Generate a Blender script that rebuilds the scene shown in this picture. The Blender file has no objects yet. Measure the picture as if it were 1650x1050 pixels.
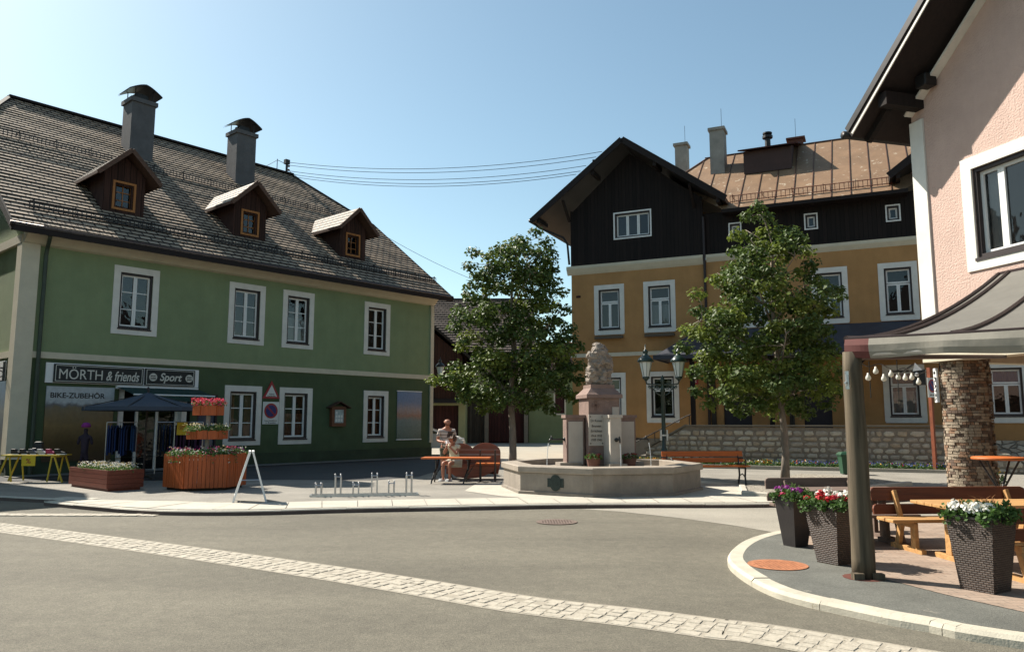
import bpy, math, random
from mathutils import Vector, Matrix, Quaternion, noise
rd = math.radians
random.seed(7)
sc = bpy.context.scene
COL = sc.collection

# ------------------------------------------------------------ camera, sky, sun
FPX, PITCH, CH = 1235.0, rd(7.1), 1.6
cam = bpy.data.cameras.new('camera'); cam_o = bpy.data.objects.new('camera', cam); COL.objects.link(cam_o)
cam.sensor_width = 36; cam.lens = FPX / 1650 * 36; cam.clip_end = 6000; cam.clip_start = .05
cam_o.location = (0, 0, CH); cam_o.rotation_euler = (math.pi / 2 + PITCH, 0, 0)
sc.camera = cam_o
SUN_AZ, SUN_EL = rd(-56.5), rd(43.5)
w = bpy.data.worlds.new('World'); sc.world = w; w.use_nodes = True
nt = w.node_tree; bg = nt.nodes['Background']
sky = nt.nodes.new('ShaderNodeTexSky'); sky.sky_type = 'NISHITA'; sky.sun_disc = False
sky.sun_elevation = SUN_EL; sky.sun_rotation = SUN_AZ; sky.altitude = 700; sky.air_density = 1.0; sky.dust_density = 1.4; sky.ozone_density = .35
tint = nt.nodes.new('ShaderNodeVectorMath'); tint.operation = 'MULTIPLY'; tint.inputs[1].default_value = (.98, 1.07, .93); nt.links.new(sky.outputs[0], tint.inputs[0]); nt.links.new(tint.outputs[0], bg.inputs[0]); bg.inputs[1].default_value = .085
sl = bpy.data.lights.new('sun', 'SUN'); sl.energy = 5.0; sl.angle = rd(.5); sl.color = (1, .93, .82)
so = bpy.data.objects.new('sun', sl); COL.objects.link(so)
SUNV = Vector((math.sin(SUN_AZ) * math.cos(SUN_EL), math.cos(SUN_AZ) * math.cos(SUN_EL), math.sin(SUN_EL)))
so.rotation_euler = (-SUNV).to_track_quat('-Z', 'Y').to_euler(); so.location = SUNV * 100
sc.view_settings.view_transform = 'Standard'; sc.view_settings.look = 'None'
sc.view_settings.exposure = 1.05; sc.view_settings.gamma = 1

# ------------------------------------------------------------ coordinate helpers
def ray(x, y):
    a = (x - 825) / FPX; b = (525 - y) / FPX
    return (a, math.cos(PITCH) - b * math.sin(PITCH), math.sin(PITCH) + b * math.cos(PITCH))
def G(x, y, z=0.):
    r = ray(x, y); s = (z - CH) / r[2]; return (r[0] * s, r[1] * s)

# ------------------------------------------------------------ materials
MATS = {}
def lin(c):
    return tuple(((v / 255) / 12.92 if v / 255 <= .04045 else ((v / 255 + .055) / 1.055) ** 2.4) for v in c)
def M(name, col, rough=.8, var=.12, scale=4., bump=0., bscale=60., metal=0., spec=.4, trans=0., stretch=(1, 1, 1), col2=None, spots=None):
    if name in MATS: return MATS[name]
    m = bpy.data.materials.new(name); m.use_nodes = True; n = m.node_tree; b = n.nodes['Principled BSDF']
    b.inputs['Roughness'].default_value = rough; b.inputs['Metallic'].default_value = metal
    b.inputs['Specular IOR Level'].default_value = spec
    tc = n.nodes.new('ShaderNodeTexCoord'); mp = n.nodes.new('ShaderNodeMapping'); mp.inputs['Scale'].default_value = stretch
    n.links.new(tc.outputs['Object'], mp.inputs[0])
    nz = n.nodes.new('ShaderNodeTexNoise'); nz.inputs['Scale'].default_value = scale; nz.inputs['Detail'].default_value = 8; nz.inputs['Roughness'].default_value = .65
    n.links.new(mp.outputs[0], nz.inputs['Vector'])
    rmp = n.nodes.new('ShaderNodeValToRGB'); rmp.color_ramp.elements[0].position = .3; rmp.color_ramp.elements[1].position = .7
    c2 = col2 or tuple(min(1, c * (1 + var)) for c in col); c1 = col if col2 else tuple(c * (1 - var) for c in col)
    rmp.color_ramp.elements[0].color = (*c1, 1); rmp.color_ramp.elements[1].color = (*c2, 1)
    n.links.new(nz.outputs['Fac'], rmp.inputs[0]); out = rmp.outputs[0]
    if spots:   # (colour, threshold, scale)
        n2 = n.nodes.new('ShaderNodeTexNoise'); n2.inputs['Scale'].default_value = spots[2]; n2.inputs['Detail'].default_value = 10; n2.inputs['Roughness'].default_value = .7
        n.links.new(mp.outputs[0], n2.inputs['Vector'])
        r2 = n.nodes.new('ShaderNodeValToRGB'); r2.color_ramp.elements[0].position = spots[1]; r2.color_ramp.elements[1].position = spots[1] + .04
        n.links.new(n2.outputs['Fac'], r2.inputs[0])
        mx = n.nodes.new('ShaderNodeMix'); mx.data_type = 'RGBA'; n.links.new(r2.outputs[0], mx.inputs[0]); n.links.new(out, mx.inputs[6]); mx.inputs[7].default_value = (*spots[0], 1)
        out = mx.outputs[2]
    n.links.new(out, b.inputs['Base Color'])
    if bump:
        nb = n.nodes.new('ShaderNodeTexNoise'); nb.inputs['Scale'].default_value = bscale; nb.inputs['Detail'].default_value = 6
        n.links.new(mp.outputs[0], nb.inputs['Vector'])
        bp = n.nodes.new('ShaderNodeBump'); bp.inputs['Strength'].default_value = bump; bp.inputs['Distance'].default_value = .02
        n.links.new(nb.outputs['Fac'], bp.inputs['Height']); n.links.new(bp.outputs[0], b.inputs['Normal'])
    if trans:
        tr = n.nodes.new('ShaderNodeBsdfTranslucent'); n.links.new(out, tr.inputs[0]); ms = n.nodes.new('ShaderNodeMixShader'); ms.inputs[0].default_value = trans
        o = n.nodes['Material Output']; n.links.new(b.outputs[0], ms.inputs[1]); n.links.new(tr.outputs[0], ms.inputs[2]); n.links.new(ms.outputs[0], o.inputs[0])
    MATS[name] = m; return m

def brickmat(name, c1, c2, mortar, bw, bh, msize, bump=.6, rough=.8, offset=.5, squash=1, noise_amt=.25, uv=True, spec=.3):
    if name in MATS: return MATS[name]
    m = bpy.data.materials.new(name); m.use_nodes = True; n = m.node_tree; b = n.nodes['Principled BSDF']; b.inputs['Roughness'].default_value = rough; b.inputs['Specular IOR Level'].default_value = spec
    tc = n.nodes.new('ShaderNodeTexCoord'); src = tc.outputs['UV' if uv else 'Object']
    nz0 = n.nodes.new('ShaderNodeTexNoise'); nz0.inputs['Scale'].default_value = 3.5; n.links.new(src, nz0.inputs['Vector'])
    vm = n.nodes.new('ShaderNodeVectorMath'); vm.operation = 'MULTIPLY_ADD'; n.links.new(nz0.outputs['Color'], vm.inputs[0]); vm.inputs[1].default_value = (bw * .12, bh * .12, 0); n.links.new(src, vm.inputs[2])
    br = n.nodes.new('ShaderNodeTexBrick'); br.offset = offset; br.inputs['Scale'].default_value = 1; br.inputs['Brick Width'].default_value = bw; br.inputs['Row Height'].default_value = bh
    br.inputs['Mortar Size'].default_value = msize; br.inputs['Mortar Smooth'].default_value = .3; br.inputs['Bias'].default_value = 0
    br.inputs['Color1'].default_value = (*c1, 1); br.inputs['Color2'].default_value = (*c2, 1); br.inputs['Mortar'].default_value = (*mortar, 1)
    n.links.new(vm.outputs[0], br.inputs['Vector'])
    nz = n.nodes.new('ShaderNodeTexNoise'); nz.inputs['Scale'].default_value = 2.2; nz.inputs['Detail'].default_value = 9; nz.inputs['Roughness'].default_value = .7; n.links.new(src, nz.inputs['Vector'])
    mr = n.nodes.new('ShaderNodeMapRange'); mr.inputs[1].default_value = .3; mr.inputs[2].default_value = .7; mr.inputs[3].default_value = 1 - noise_amt; mr.inputs[4].default_value = 1 + noise_amt; n.links.new(nz.outputs['Fac'], mr.inputs[0])
    mul = n.nodes.new('ShaderNodeVectorMath'); mul.operation = 'SCALE'; n.links.new(br.outputs['Color'], mul.inputs[0]); n.links.new(mr.outputs[0], mul.inputs['Scale']); n.links.new(mul.outputs[0], b.inputs['Base Color'])
    inv = n.nodes.new('ShaderNodeMath'); inv.operation = 'SUBTRACT'; inv.inputs[0].default_value = 1; n.links.new(br.outputs['Fac'], inv.inputs[1])
    nf = n.nodes.new('ShaderNodeTexNoise'); nf.inputs['Scale'].default_value = 25; nf.inputs['Detail'].default_value = 4; n.links.new(src, nf.inputs['Vector'])
    ad = n.nodes.new('ShaderNodeMath'); ad.operation = 'MULTIPLY_ADD'; n.links.new(nf.outputs['Fac'], ad.inputs[0]); ad.inputs[1].default_value = .5; n.links.new(inv.outputs[0], ad.inputs[2])
    bp = n.nodes.new('ShaderNodeBump'); bp.inputs['Strength'].default_value = bump; bp.inputs['Distance'].default_value = .02; n.links.new(ad.outputs[0], bp.inputs['Height']); n.links.new(bp.outputs[0], b.inputs['Normal'])
    MATS[name] = m; return m

def wood(name, col, rough=.6, dirn='x', planks=0., var=.25, spec=.3):
    """grain along dirn; planks = width of vertical boards (dark gaps) along the x axis"""
    if name in MATS: return MATS[name]
    m = bpy.data.materials.new(name); m.use_nodes = True; n = m.node_tree; b = n.nodes['Principled BSDF']; b.inputs['Roughness'].default_value = rough; b.inputs['Specular IOR Level'].default_value = spec
    tc = n.nodes.new('ShaderNodeTexCoord'); mp = n.nodes.new('ShaderNodeMapping')
    mp.inputs['Scale'].default_value = {'x': (1.5, 22, 22), 'y': (22, 1.5, 22), 'z': (22, 22, 1.5)}[dirn]; n.links.new(tc.outputs['Object'], mp.inputs[0])
    nz = n.nodes.new('ShaderNodeTexNoise'); nz.inputs['Scale'].default_value = 1; nz.inputs['Detail'].default_value = 6; n.links.new(mp.outputs[0], nz.inputs['Vector'])
    rmp = n.nodes.new('ShaderNodeValToRGB'); rmp.color_ramp.elements[0].position = .25; rmp.color_ramp.elements[1].position = .75
    rmp.color_ramp.elements[0].color = (*[c * (1 - var) for c in col], 1); rmp.color_ramp.elements[1].color = (*[min(1, c * (1 + var)) for c in col], 1); n.links.new(nz.outputs['Fac'], rmp.inputs[0])
    out = rmp.outputs[0]
    bp = n.nodes.new('ShaderNodeBump'); bp.inputs['Strength'].default_value = .25; bp.inputs['Distance'].default_value = .01; n.links.new(nz.outputs['Fac'], bp.inputs['Height']); nrm = bp.outputs[0]
    if planks:
        sx = n.nodes.new('ShaderNodeSeparateXYZ'); n.links.new(tc.outputs['Object'], sx.inputs[0])
        dv = n.nodes.new('ShaderNodeMath'); dv.operation = 'DIVIDE'; dv.inputs[1].default_value = planks; n.links.new(sx.outputs[0], dv.inputs[0])
        fr = n.nodes.new('ShaderNodeMath'); fr.operation = 'FRACT'; n.links.new(dv.outputs[0], fr.inputs[0])
        fl = n.nodes.new('ShaderNodeMath'); fl.operation = 'FLOOR'; n.links.new(dv.outputs[0], fl.inputs[0])
        wn = n.nodes.new('ShaderNodeTexWhiteNoise'); wn.noise_dimensions = '1D'; n.links.new(fl.outputs[0], wn.inputs['W'])
        gp = n.nodes.new('ShaderNodeMapRange'); gp.inputs[1].default_value = .02; gp.inputs[2].default_value = .1; n.links.new(fr.outputs[0], gp.inputs[0])
        vr = n.nodes.new('ShaderNodeMapRange'); vr.inputs[3].default_value = .7; vr.inputs[4].default_value = 1.25; n.links.new(wn.outputs[0], vr.inputs[0])
        mu = n.nodes.new('ShaderNodeMath'); mu.operation = 'MULTIPLY'; n.links.new(gp.outputs[0], mu.inputs[0]); n.links.new(vr.outputs[0], mu.inputs[1])
        sc_ = n.nodes.new('ShaderNodeVectorMath'); sc_.operation = 'SCALE'; n.links.new(out, sc_.inputs[0]); n.links.new(mu.outputs[0], sc_.inputs['Scale']); out = sc_.outputs[0]
        b2 = n.nodes.new('ShaderNodeBump'); b2.inputs['Strength'].default_value = .8; b2.inputs['Distance'].default_value = .02; n.links.new(gp.outputs[0], b2.inputs['Height']); n.links.new(nrm, b2.inputs['Normal']); nrm = b2.outputs[0]
    n.links.new(out, b.inputs['Base Color']); n.links.new(nrm, b.inputs['Normal'])
    MATS[name] = m; return m

def glassmat():
    m = bpy.data.materials.new('window_glass'); m.use_nodes = True; n = m.node_tree; n.nodes.remove(n.nodes['Principled BSDF'])
    tr = n.nodes.new('ShaderNodeBsdfTransparent'); tr.inputs[0].default_value = (.55, .58, .6, 1); gl = n.nodes.new('ShaderNodeBsdfGlossy'); gl.inputs['Roughness'].default_value = .03
    lw = n.nodes.new('ShaderNodeFresnel'); lw.inputs['IOR'].default_value = 1.5
    tc = n.nodes.new('ShaderNodeTexCoord'); nz = n.nodes.new('ShaderNodeTexNoise'); nz.inputs['Scale'].default_value = 2.5; n.links.new(tc.outputs['Object'], nz.inputs['Vector'])
    bp = n.nodes.new('ShaderNodeBump'); bp.inputs['Strength'].default_value = .12; bp.inputs['Distance'].default_value = .05; n.links.new(nz.outputs['Fac'], bp.inputs['Height']); n.links.new(bp.outputs[0], gl.inputs['Normal'])
    ma = n.nodes.new('ShaderNodeMath'); ma.operation = 'MULTIPLY_ADD'; ma.inputs[1].default_value = .9; ma.inputs[2].default_value = .03; n.links.new(lw.outputs[0], ma.inputs[0])
    mx = n.nodes.new('ShaderNodeMixShader'); n.links.new(ma.outputs[0], mx.inputs[0]); n.links.new(tr.outputs[0], mx.inputs[1]); n.links.new(gl.outputs[0], mx.inputs[2]); n.links.new(mx.outputs[0], n.nodes['Material Output'].inputs[0])
    return m
GLASS = glassmat()
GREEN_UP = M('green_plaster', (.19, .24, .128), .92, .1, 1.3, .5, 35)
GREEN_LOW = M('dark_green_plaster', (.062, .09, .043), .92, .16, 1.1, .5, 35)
CREAM = M('cream_trim', (.52, .47, .36), .85, .08, 3, .2, 40)
WHITE = M('white_trim', (.62, .6, .55), .8, .08, 3, .15, 60)
WPAINT = M('white_paint', (.7, .7, .69), .5, .05, 6)
OCHRE = M('ochre_plaster', (.36, .195, .075), .92, .16, .9, .5, 30)
PINK = M('pink_plaster', (.49, .35, .295), .92, .07, 2, .9, 30)
DARKW = wood('dark_timber', (.011, .007, .006), .85, 'z', .16)
DARKB = wood('dark_beam', (.013, .008, .007), .75, 'x')
BARNW = wood('barn_timber', (.04, .018, .013), .9, 'z', .2, .45)
BARNG = wood('barn_grey_timber', (.06, .05, .04), .9, 'z', .18, .4)
BARNR = wood('barn_red_gate', (.045, .014, .012), .85, 'z', .22, .35)
FRAMED = M('dark_window_frame', (.022, .014, .014), .5, .15, 5)
SASH = M('white_sash', (.68, .68, .66), .5, .05, 8)
INTER = M('dark_interior', (.02, .017, .016), .9, .3, 1.5)
CURT = M('white_curtain', (.5, .48, .45), .9, .1, 3)
CURTR = M('rust_curtain', (.28, .09, .04), .9, .2, 3)
CURTB = M('blue_blind', (.07, .1, .26), .8, .1, 3)
METAL = M('dark_metal', (.03, .028, .028), .45, .2, 8, metal=.6)
STEEL = M('galvanised_steel', (.5, .5, .5), .35, .1, 8, metal=.9)
BLACKI = M('black_iron', (.012, .013, .013), .4, .2, 8, spec=.5)
GREENI = M('green_iron', (.01, .03, .022), .35, .2, 8, spec=.6)
CONC = M('grey_render', (.085, .085, .09), .9, .15, 3, .3, 30)
CONCY = M('weathered_chimney_render', (.27, .25, .22), .9, .2, 2, .3, 30)
STONE = M('fountain_stone', (.33, .285, .235), .85, .16, 3.5, .5, 90)
STONER = M('reddish_stone', (.2, .135, .112), .85, .2, 4, .5, 60)
STATUE = M('sandstone', (.235, .195, .16), .9, .3, 9, .8, 30)
PLAQ = M('pale_plaque', (.4, .36, .31), .6, .08, 4)
ORANGEW = wood('orange_stained_wood', (.42, .11, .025), .5, 'x', 0, .2)
ORANGEV = wood('orange_planter_wood', (.34, .075, .018), .5, 'z', 0, .3)
REDW = wood('red_brown_wood', (.2, .045, .018), .4, 'x', 0, .35, .5)
LIGHTW = wood('golden_pine', (.42, .235, .095), .5, 'x', 0, .25)
BROWNW = wood('brown_stained_wood', (.13, .04, .018), .5, 'x', 0, .3)
GREYW = wood('weathered_wood', (.14, .1, .08), .8, 'x', 0, .3)
POSTW = wood('weathered_pole', (.09, .07, .046), .85, 'z', 0, .6)
LEAFA = M('leaf_green', (.07, .108, .023), .5, .4, 6, trans=.32, spec=.3)
LEAFB = M('leaf_light', (.14, .18, .033), .5, .3, 6, trans=.4, spec=.3)
BARK = M('bark', (.21, .175, .14), .95, .3, 14, .8, 40, stretch=(1, 1, .3))
PLANTG = M('plant_leaf', (.06, .12, .025), .6, .4, 20, trans=.3)
SOIL = M('soil', (.03, .02, .013), .95, .3, 30)

# ------------------------------------------------------------ mesh builder
class MB:
    def __init__(s): s.v = []; s.f = []; s.mi = []; s.uv = []; s.m = 0
    def add(s, vs, fs, uvs=None):
        o = len(s.v); s.v += [tuple(p) for p in vs]
        for i, f in enumerate(fs):
            s.f.append([o + k for k in f]); s.mi.append(s.m); s.uv.append(uvs[i] if uvs else None)
    def quad(s, a, b, c, d, uv=None): s.add([a, b, c, d], [(0, 1, 2, 3)], [uv] if uv else None)
    def poly(s, pts, uv=None): s.add(pts, [tuple(range(len(pts)))], [uv] if uv else None)
    def box(s, x0, y0, z0, x1, y1, z1, top=None):
        """top = (inset x, inset y) shrink of the top face"""
        ix, iy = top or (0, 0)
        s.add([(x0, y0, z0), (x1, y0, z0), (x1, y1, z0), (x0, y1, z0), (x0 + ix, y0 + iy, z1), (x1 - ix, y0 + iy, z1), (x1 - ix, y1 - iy, z1), (x0 + ix, y1 - iy, z1)],
              [(0, 3, 2, 1), (4, 5, 6, 7), (0, 1, 5, 4), (1, 2, 6, 5), (2, 3, 7, 6), (3, 0, 4, 7)])
    def rbox(s, c, size, rot):
        """box of size about centre c turned by a 3x3 rotation matrix"""
        c = Vector(c); hx, hy, hz = [q / 2 for q in size]; p = []
        for z in (-hz, hz):
            for x, y in ((-hx, -hy), (hx, -hy), (hx, hy), (-hx, hy)): p.append(c + rot @ Vector((x, y, z)))
        s.add(p, [(0, 3, 2, 1), (4, 5, 6, 7), (0, 1, 5, 4), (1, 2, 6, 5), (2, 3, 7, 6), (3, 0, 4, 7)])
    def beam(s, a, b, wd, hg, up=(0, 0, 1)):
        a = Vector(a); b = Vector(b); d = (b - a); L = d.length; d.normalize(); u = Vector(up); x = d.cross(u)
        if x.length < 1e-4: x = Vector((1, 0, 0))
        x.normalize(); z = x.cross(d)
        s.rbox((a + b) / 2, (wd, L, hg), Matrix((x, d, z)).transposed())
    def prism(s, pts, ax, t0, t1):
        """extrude 2-D polygon; ax 'x','y','z' = extrusion axis; pts counter-clockwise in the other two axes"""
        def P(p, t): return {'x': (t, p[0], p[1]), 'y': (p[0], t, p[1]), 'z': (p[0], p[1], t)}[ax]
        n = len(pts); vs = [P(p, t0) for p in pts] + [P(p, t1) for p in pts]
        s.add(vs, [tuple(range(n))[::-1], tuple(range(n, 2 * n))] + [(i, (i + 1) % n, n + (i + 1) % n, n + i) for i in range(n)])
    def tube(s, pts, r, n=8, cap=True):
        pts = [Vector(p) for p in pts]; rs = r if isinstance(r, (list, tuple)) else [r] * len(pts); o = len(s.v); ring = []
        t0 = (pts[1] - pts[0]).normalized(); x = t0.orthogonal().normalized()
        for i, p in enumerate(pts):
            t = (pts[min(i + 1, len(pts) - 1)] - pts[max(i - 1, 0)]).normalized(); x = (x - t * x.dot(t)).normalized(); y = t.cross(x)
            for k in range(n):
                a = 2 * math.pi * k / n; s.v.append(tuple(p + (x * math.cos(a) + y * math.sin(a)) * rs[i]))
        for i in range(len(pts) - 1):
            for k in range(n):
                s.f.append([o + i * n + k, o + i * n + (k + 1) % n, o + (i + 1) * n + (k + 1) % n, o + (i + 1) * n + k]); s.mi.append(s.m); s.uv.append(None)
        if cap:
            s.f.append([o + k for k in range(n)][::-1]); s.f.append([o + (len(pts) - 1) * n + k for k in range(n)]); s.mi += [s.m] * 2; s.uv += [None] * 2
    def lathe(s, prof, c=(0, 0, 0), n=16, rot=0, sx=1, sy=1):
        """prof = [(r,z)...] about the z axis"""
        o = len(s.v)
        for r, z in prof:
            for k in range(n):
                a = rot + 2 * math.pi * k / n; s.v.append((c[0] + r * sx * math.cos(a), c[1] + r * sy * math.sin(a), c[2] + z))
        for i in range(len(prof) - 1):
            for k in range(n):
                s.f.append([o + i * n + k, o + i * n + (k + 1) % n, o + (i + 1) * n + (k + 1) % n, o + (i + 1) * n + k]); s.mi.append(s.m); s.uv.append(None)
        for i, rv in ((0, True), (len(prof) - 1, False)):
            if prof[i][0] > 1e-4:
                f = [o + i * n + k for k in range(n)]; s.f.append(f[::-1] if rv else f); s.mi.append(s.m); s.uv.append(None)
    def build(s, name, mat, parent=None, smooth=False, loc=None, rot=0, bevel=0):
        me = bpy.data.meshes.new(name); me.from_pydata(s.v, [], s.f)
        for m in (mat if isinstance(mat, (list, tuple)) else [mat]): me.materials.append(m)
        if any(s.mi): me.polygons.foreach_set('material_index', s.mi)
        if any(u is not None for u in s.uv):
            ul = me.uv_layers.new(name='UVMap')
            for p, u in zip(me.polygons, s.uv):
                if u:
                    for li, c in zip(p.loop_indices, u): ul.data[li].uv = c
        if smooth: me.polygons.foreach_set('use_smooth', [True] * len(me.polygons))
        me.update(); o = bpy.data.objects.new(name, me); COL.objects.link(o)
        if parent: o.parent = parent
        if loc: o.location = loc
        if rot: o.rotation_euler = (0, 0, rot)
        if bevel:
            bm = o.modifiers.new('bevel', 'BEVEL'); bm.width = bevel; bm.segments = 2; bm.limit_method = 'ANGLE'
        if smooth == 'auto':
            pass
        return o

def tag(o, label=None, cat=None, group=None, kind=None):
    if label: o['label'] = label
    if cat: o['category'] = cat
    if group: o['group'] = group
    if kind: o['kind'] = kind
    return o
def thing(name, label, cat, loc=(0, 0, 0), rot=0, group=None):
    o = bpy.data.objects.new(name, None); COL.objects.link(o); o.location = loc; o.rotation_euler = (0, 0, rot); o.empty_display_size = .3
    return tag(o, label, cat, group)
def dup(root, loc, rot=None, label=None):
    def cp(o, par):
        c = o.copy(); COL.objects.link(c)
        if par: c.parent = par
        for ch in list(o.children): cp(ch, c)
        return c
    r = cp(root, None); r.location = loc
    if rot is not None: r.rotation_euler = (0, 0, rot)
    if label: r['label'] = label
    return r
class Frame:
    """facade frame: origin O, u along the facade (azimuth az), v back into the house"""
    def __init__(s, O, az):
        a = rd(az); s.O = O; s.d = (math.sin(a), math.cos(a)); s.n = (-s.d[1], s.d[0]); s.rot = rd(90 - az)
    def w(s, u, v, z=0): return (s.O[0] + u * s.d[0] + v * s.n[0], s.O[1] + u * s.d[1] + v * s.n[1], z)
FG = Frame((-13.75, 21.9), 41); FY = Frame((2.64, 33.5), 115); FP = Frame((7.22, 13.5), 164.5)

def text(s, name, mat, parent, u, v, z, wd, ht, bold=0., shear=0., vert=False, depth=.004):
    """lettering in the local x-z plane facing -y, its box centred on (u, z)"""
    cu = bpy.data.curves.new('lettering', 'FONT'); cu.body = s; cu.offset = bold; cu.shear = shear; cu.extrude = .02; cu.size = 1
    to = bpy.data.objects.new('lettering', cu); COL.objects.link(to); dg = bpy.context.evaluated_depsgraph_get(); dg.update()
    me = bpy.data.meshes.new_from_object(to.evaluated_get(dg)); bpy.data.objects.remove(to)
    xs = [q.co.x for q in me.vertices]; ys = [q.co.y for q in me.vertices]; x0, x1, y0, y1 = min(xs), max(xs), min(ys), max(ys)
    for q in me.vertices:
        a = (q.co.x - (x0 + x1) / 2) / (x1 - x0); b = (q.co.y - (y0 + y1) / 2) / (y1 - y0); t = q.co.z * depth / .02
        if vert: q.co = (u + b * ht, v - t, z - a * wd)
        else: q.co = (u + a * wd, v - t, z + b * ht)
    me.materials.clear(); me.materials.append(mat); o = bpy.data.objects.new(name, me); COL.objects.link(o); o.parent = parent; me.update()
    return o

# ------------------------------------------------------------ facade helpers
def wall_cells(mb, u0, u1, z0, z1, ops, v=0., dep=.16):
    """front face at v with rectangular openings and reveals"""
    us = sorted({u0, u1, *[o[0] for o in ops], *[o[1] for o in ops]}); zs = sorted({z0, z1, *[o[2] for o in ops], *[o[3] for o in ops]})
    us = [q for q in us if u0 <= q <= u1]; zs = [q for q in zs if z0 <= q <= z1]
    for a, b in zip(us, us[1:]):
        for c, d in zip(zs, zs[1:]):
            mu, mz = (a + b) / 2, (c + d) / 2
            if any(o[0] < mu < o[1] and o[2] < mz < o[3] for o in ops): continue
            mb.quad((a, v, c), (b, v, c), (b, v, d), (a, v, d))
    for a, b, c, d in ops:
        w_ = v + dep
        mb.quad((a, v, c), (b, v, c), (b, w_, c), (a, w_, c)); mb.quad((a, v, d), (a, w_, d), (b, w_, d), (b, v, d))
        mb.quad((a, v, c), (a, w_, c), (a, w_, d), (a, v, d)); mb.quad((b, v, c), (b, v, d), (b, w_, d), (b, w_, c))
def ring(mb, u0, u1, z0, z1, t, v0, v1):
    mb.box(u0, v0, z0, u0 + t, v1, z1); mb.box(u1 - t, v0, z0, u1, v1, z1); mb.box(u0 + t, v0, z0, u1 - t, v1, z0 + t); mb.box(u0 + t, v0, z1 - t, u1 - t, v1, z1)
def pleats(mb, u0, u1, z0, z1, v, amp=.02, n=None):
    n = n or max(6, int((u1 - u0) / .04)); pts = [(u0 + (u1 - u0) * i / n, v + amp * math.sin(i * 1.7 + random.random())) for i in range(n + 1)]
    for (a, b), (c, d) in zip(pts, pts[1:]): mb.quad((a, b, z0), (c, d, z0), (c, d, z1), (a, b, z1))
def window(par, u0, u1, z0, z1, style, v=0., curtain=None, sur=.2, interior=INTER, label=None):
    """outer trim rectangle; returns its opening. children of the window part: surround, frame, pane, curtain"""
    a, b, c, d = u0 + sur, u1 - sur, z0 + sur, z1 - sur
    w_ = MB(); sash = .055; vs = v + .13
    def leaf(x0, x1, y0, y1, rows, cols=1):
        ring(w_, x0, x1, y0, y1, sash, vs - .03, vs + .02)
        for k in range(1, rows): q = y0 + (y1 - y0) * k / rows; w_.box(x0 + sash, vs - .015, q - .014, x1 - sash, vs + .01, q + .014)
        for k in range(1, cols): q = x0 + (x1 - x0) * k / cols; w_.box(q - .014, vs - .018, y0 + sash, q + .014, vs + .013, y1 - sash)
    fr = .06; mid = (a + b) / 2
    if style == 'green': leaf(a + fr, mid - .002, c + fr, d - fr, 3); leaf(mid + .002, b - fr, c + fr, d - fr, 3)
    elif style == 'ochre':
        h = c + (d - c) * .66; leaf(a + fr, b - fr, h + .02, d - fr, 1); leaf(a + fr, mid - .002, c + fr, h - .002, 1); leaf(mid + .002, b - fr, c + fr, h - .002, 1)
    elif style == 'pink': leaf(a + fr, a + (b - a) * .31, c + fr, d - fr, 1); leaf(a + (b - a) * .31 + .004, a + (b - a) * .69 - .004, c + fr, d - fr, 1); leaf(a + (b - a) * .69, b - fr, c + fr, d - fr, 1)
    elif style == 'triple':
        q = (b - a - 2 * fr) / 3
        for k in range(3): leaf(a + fr + q * k + .003, a + fr + q * (k + 1) - .003, c + fr, d - fr, 1)
    elif style == 'single': leaf(a + fr, b - fr, c + fr, d - fr, 1)
    elif style == 'six': leaf(a + .01, b - .01, c + .01, d - .01, 3, 2)
    wo = w_.build('window', SASH if style != 'six' else wood('dormer_sash', (.25, .1, .03), .6, 'z'), par)
    if label: wo['label'] = label
    s_ = MB(); ring(s_, u0, u1, z0, z1, sur, v - .028, v + .012)
    if style == 'ochre': s_.box(u0 + .02, v - .05, z0 - .05, u1 - .02, v - .002, z0 - .004)
    s_.build('surround', {'six': wood('dormer_frame', (.32, .13, .035), .6, 'z'), 'triple': SASH, 'single': SASH}.get(style, WHITE), wo)
    f_ = MB(); ring(f_, a + .001, b - .001, c + .001, d - .001, fr, v + .02, v + .15)
    if style in ('green', 'ochre', 'pink'): f_.box(a - .02, v - .045, c - .05, b + .02, v + .019, c - .003)
    f_.build('frame', FRAMED if style != 'six' else BARNW, wo)
    p = MB(); p.quad((a, vs + .006, c), (b, vs + .006, c), (b, vs + .006, d), (a, vs + .006, d)); p.build('pane', GLASS, wo)
    r = MB(); e = .45
    r.quad((a, v + e, c), (b, v + e, c), (b, v + e, d), (a, v + e, d)); r.quad((a, v + .16, c), (b, v + .16, c), (b, v + e, c), (a, v + e, c)); r.quad((a, v + .16, d), (b, v + .16, d), (b, v + e, d), (a, v + e, d))
    r.quad((a, v + .16, c), (a, v + e, c), (a, v + e, d), (a, v + .16, d)); r.quad((b, v + .16, c), (b, v + e, c), (b, v + e, d), (b, v + .16, d)); r.build('interior', interior, wo)
    if curtain:
        cm, mode = curtain; q = MB()
        if mode == 'full': pleats(q, a + .02, b - .02, c + .02, d - .02, v + .24)
        elif mode == 'sides': pleats(q, a + .02, a + (b - a) * .3, c + .02, d - .02, v + .24); pleats(q, b - (b - a) * .3, b - .02, c + .02, d - .02, v + .24)
        elif mode == 'half': pleats(q, a + .02, b - .02, c + .02, c + (d - c) * .55, v + .24)
        elif mode == 'top': pleats(q, a + .02, b - .02, c + (d - c) * .68, d - .02, v + .18)
        q.build('curtain', cm, wo)
    return (a, b, c, d)
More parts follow.
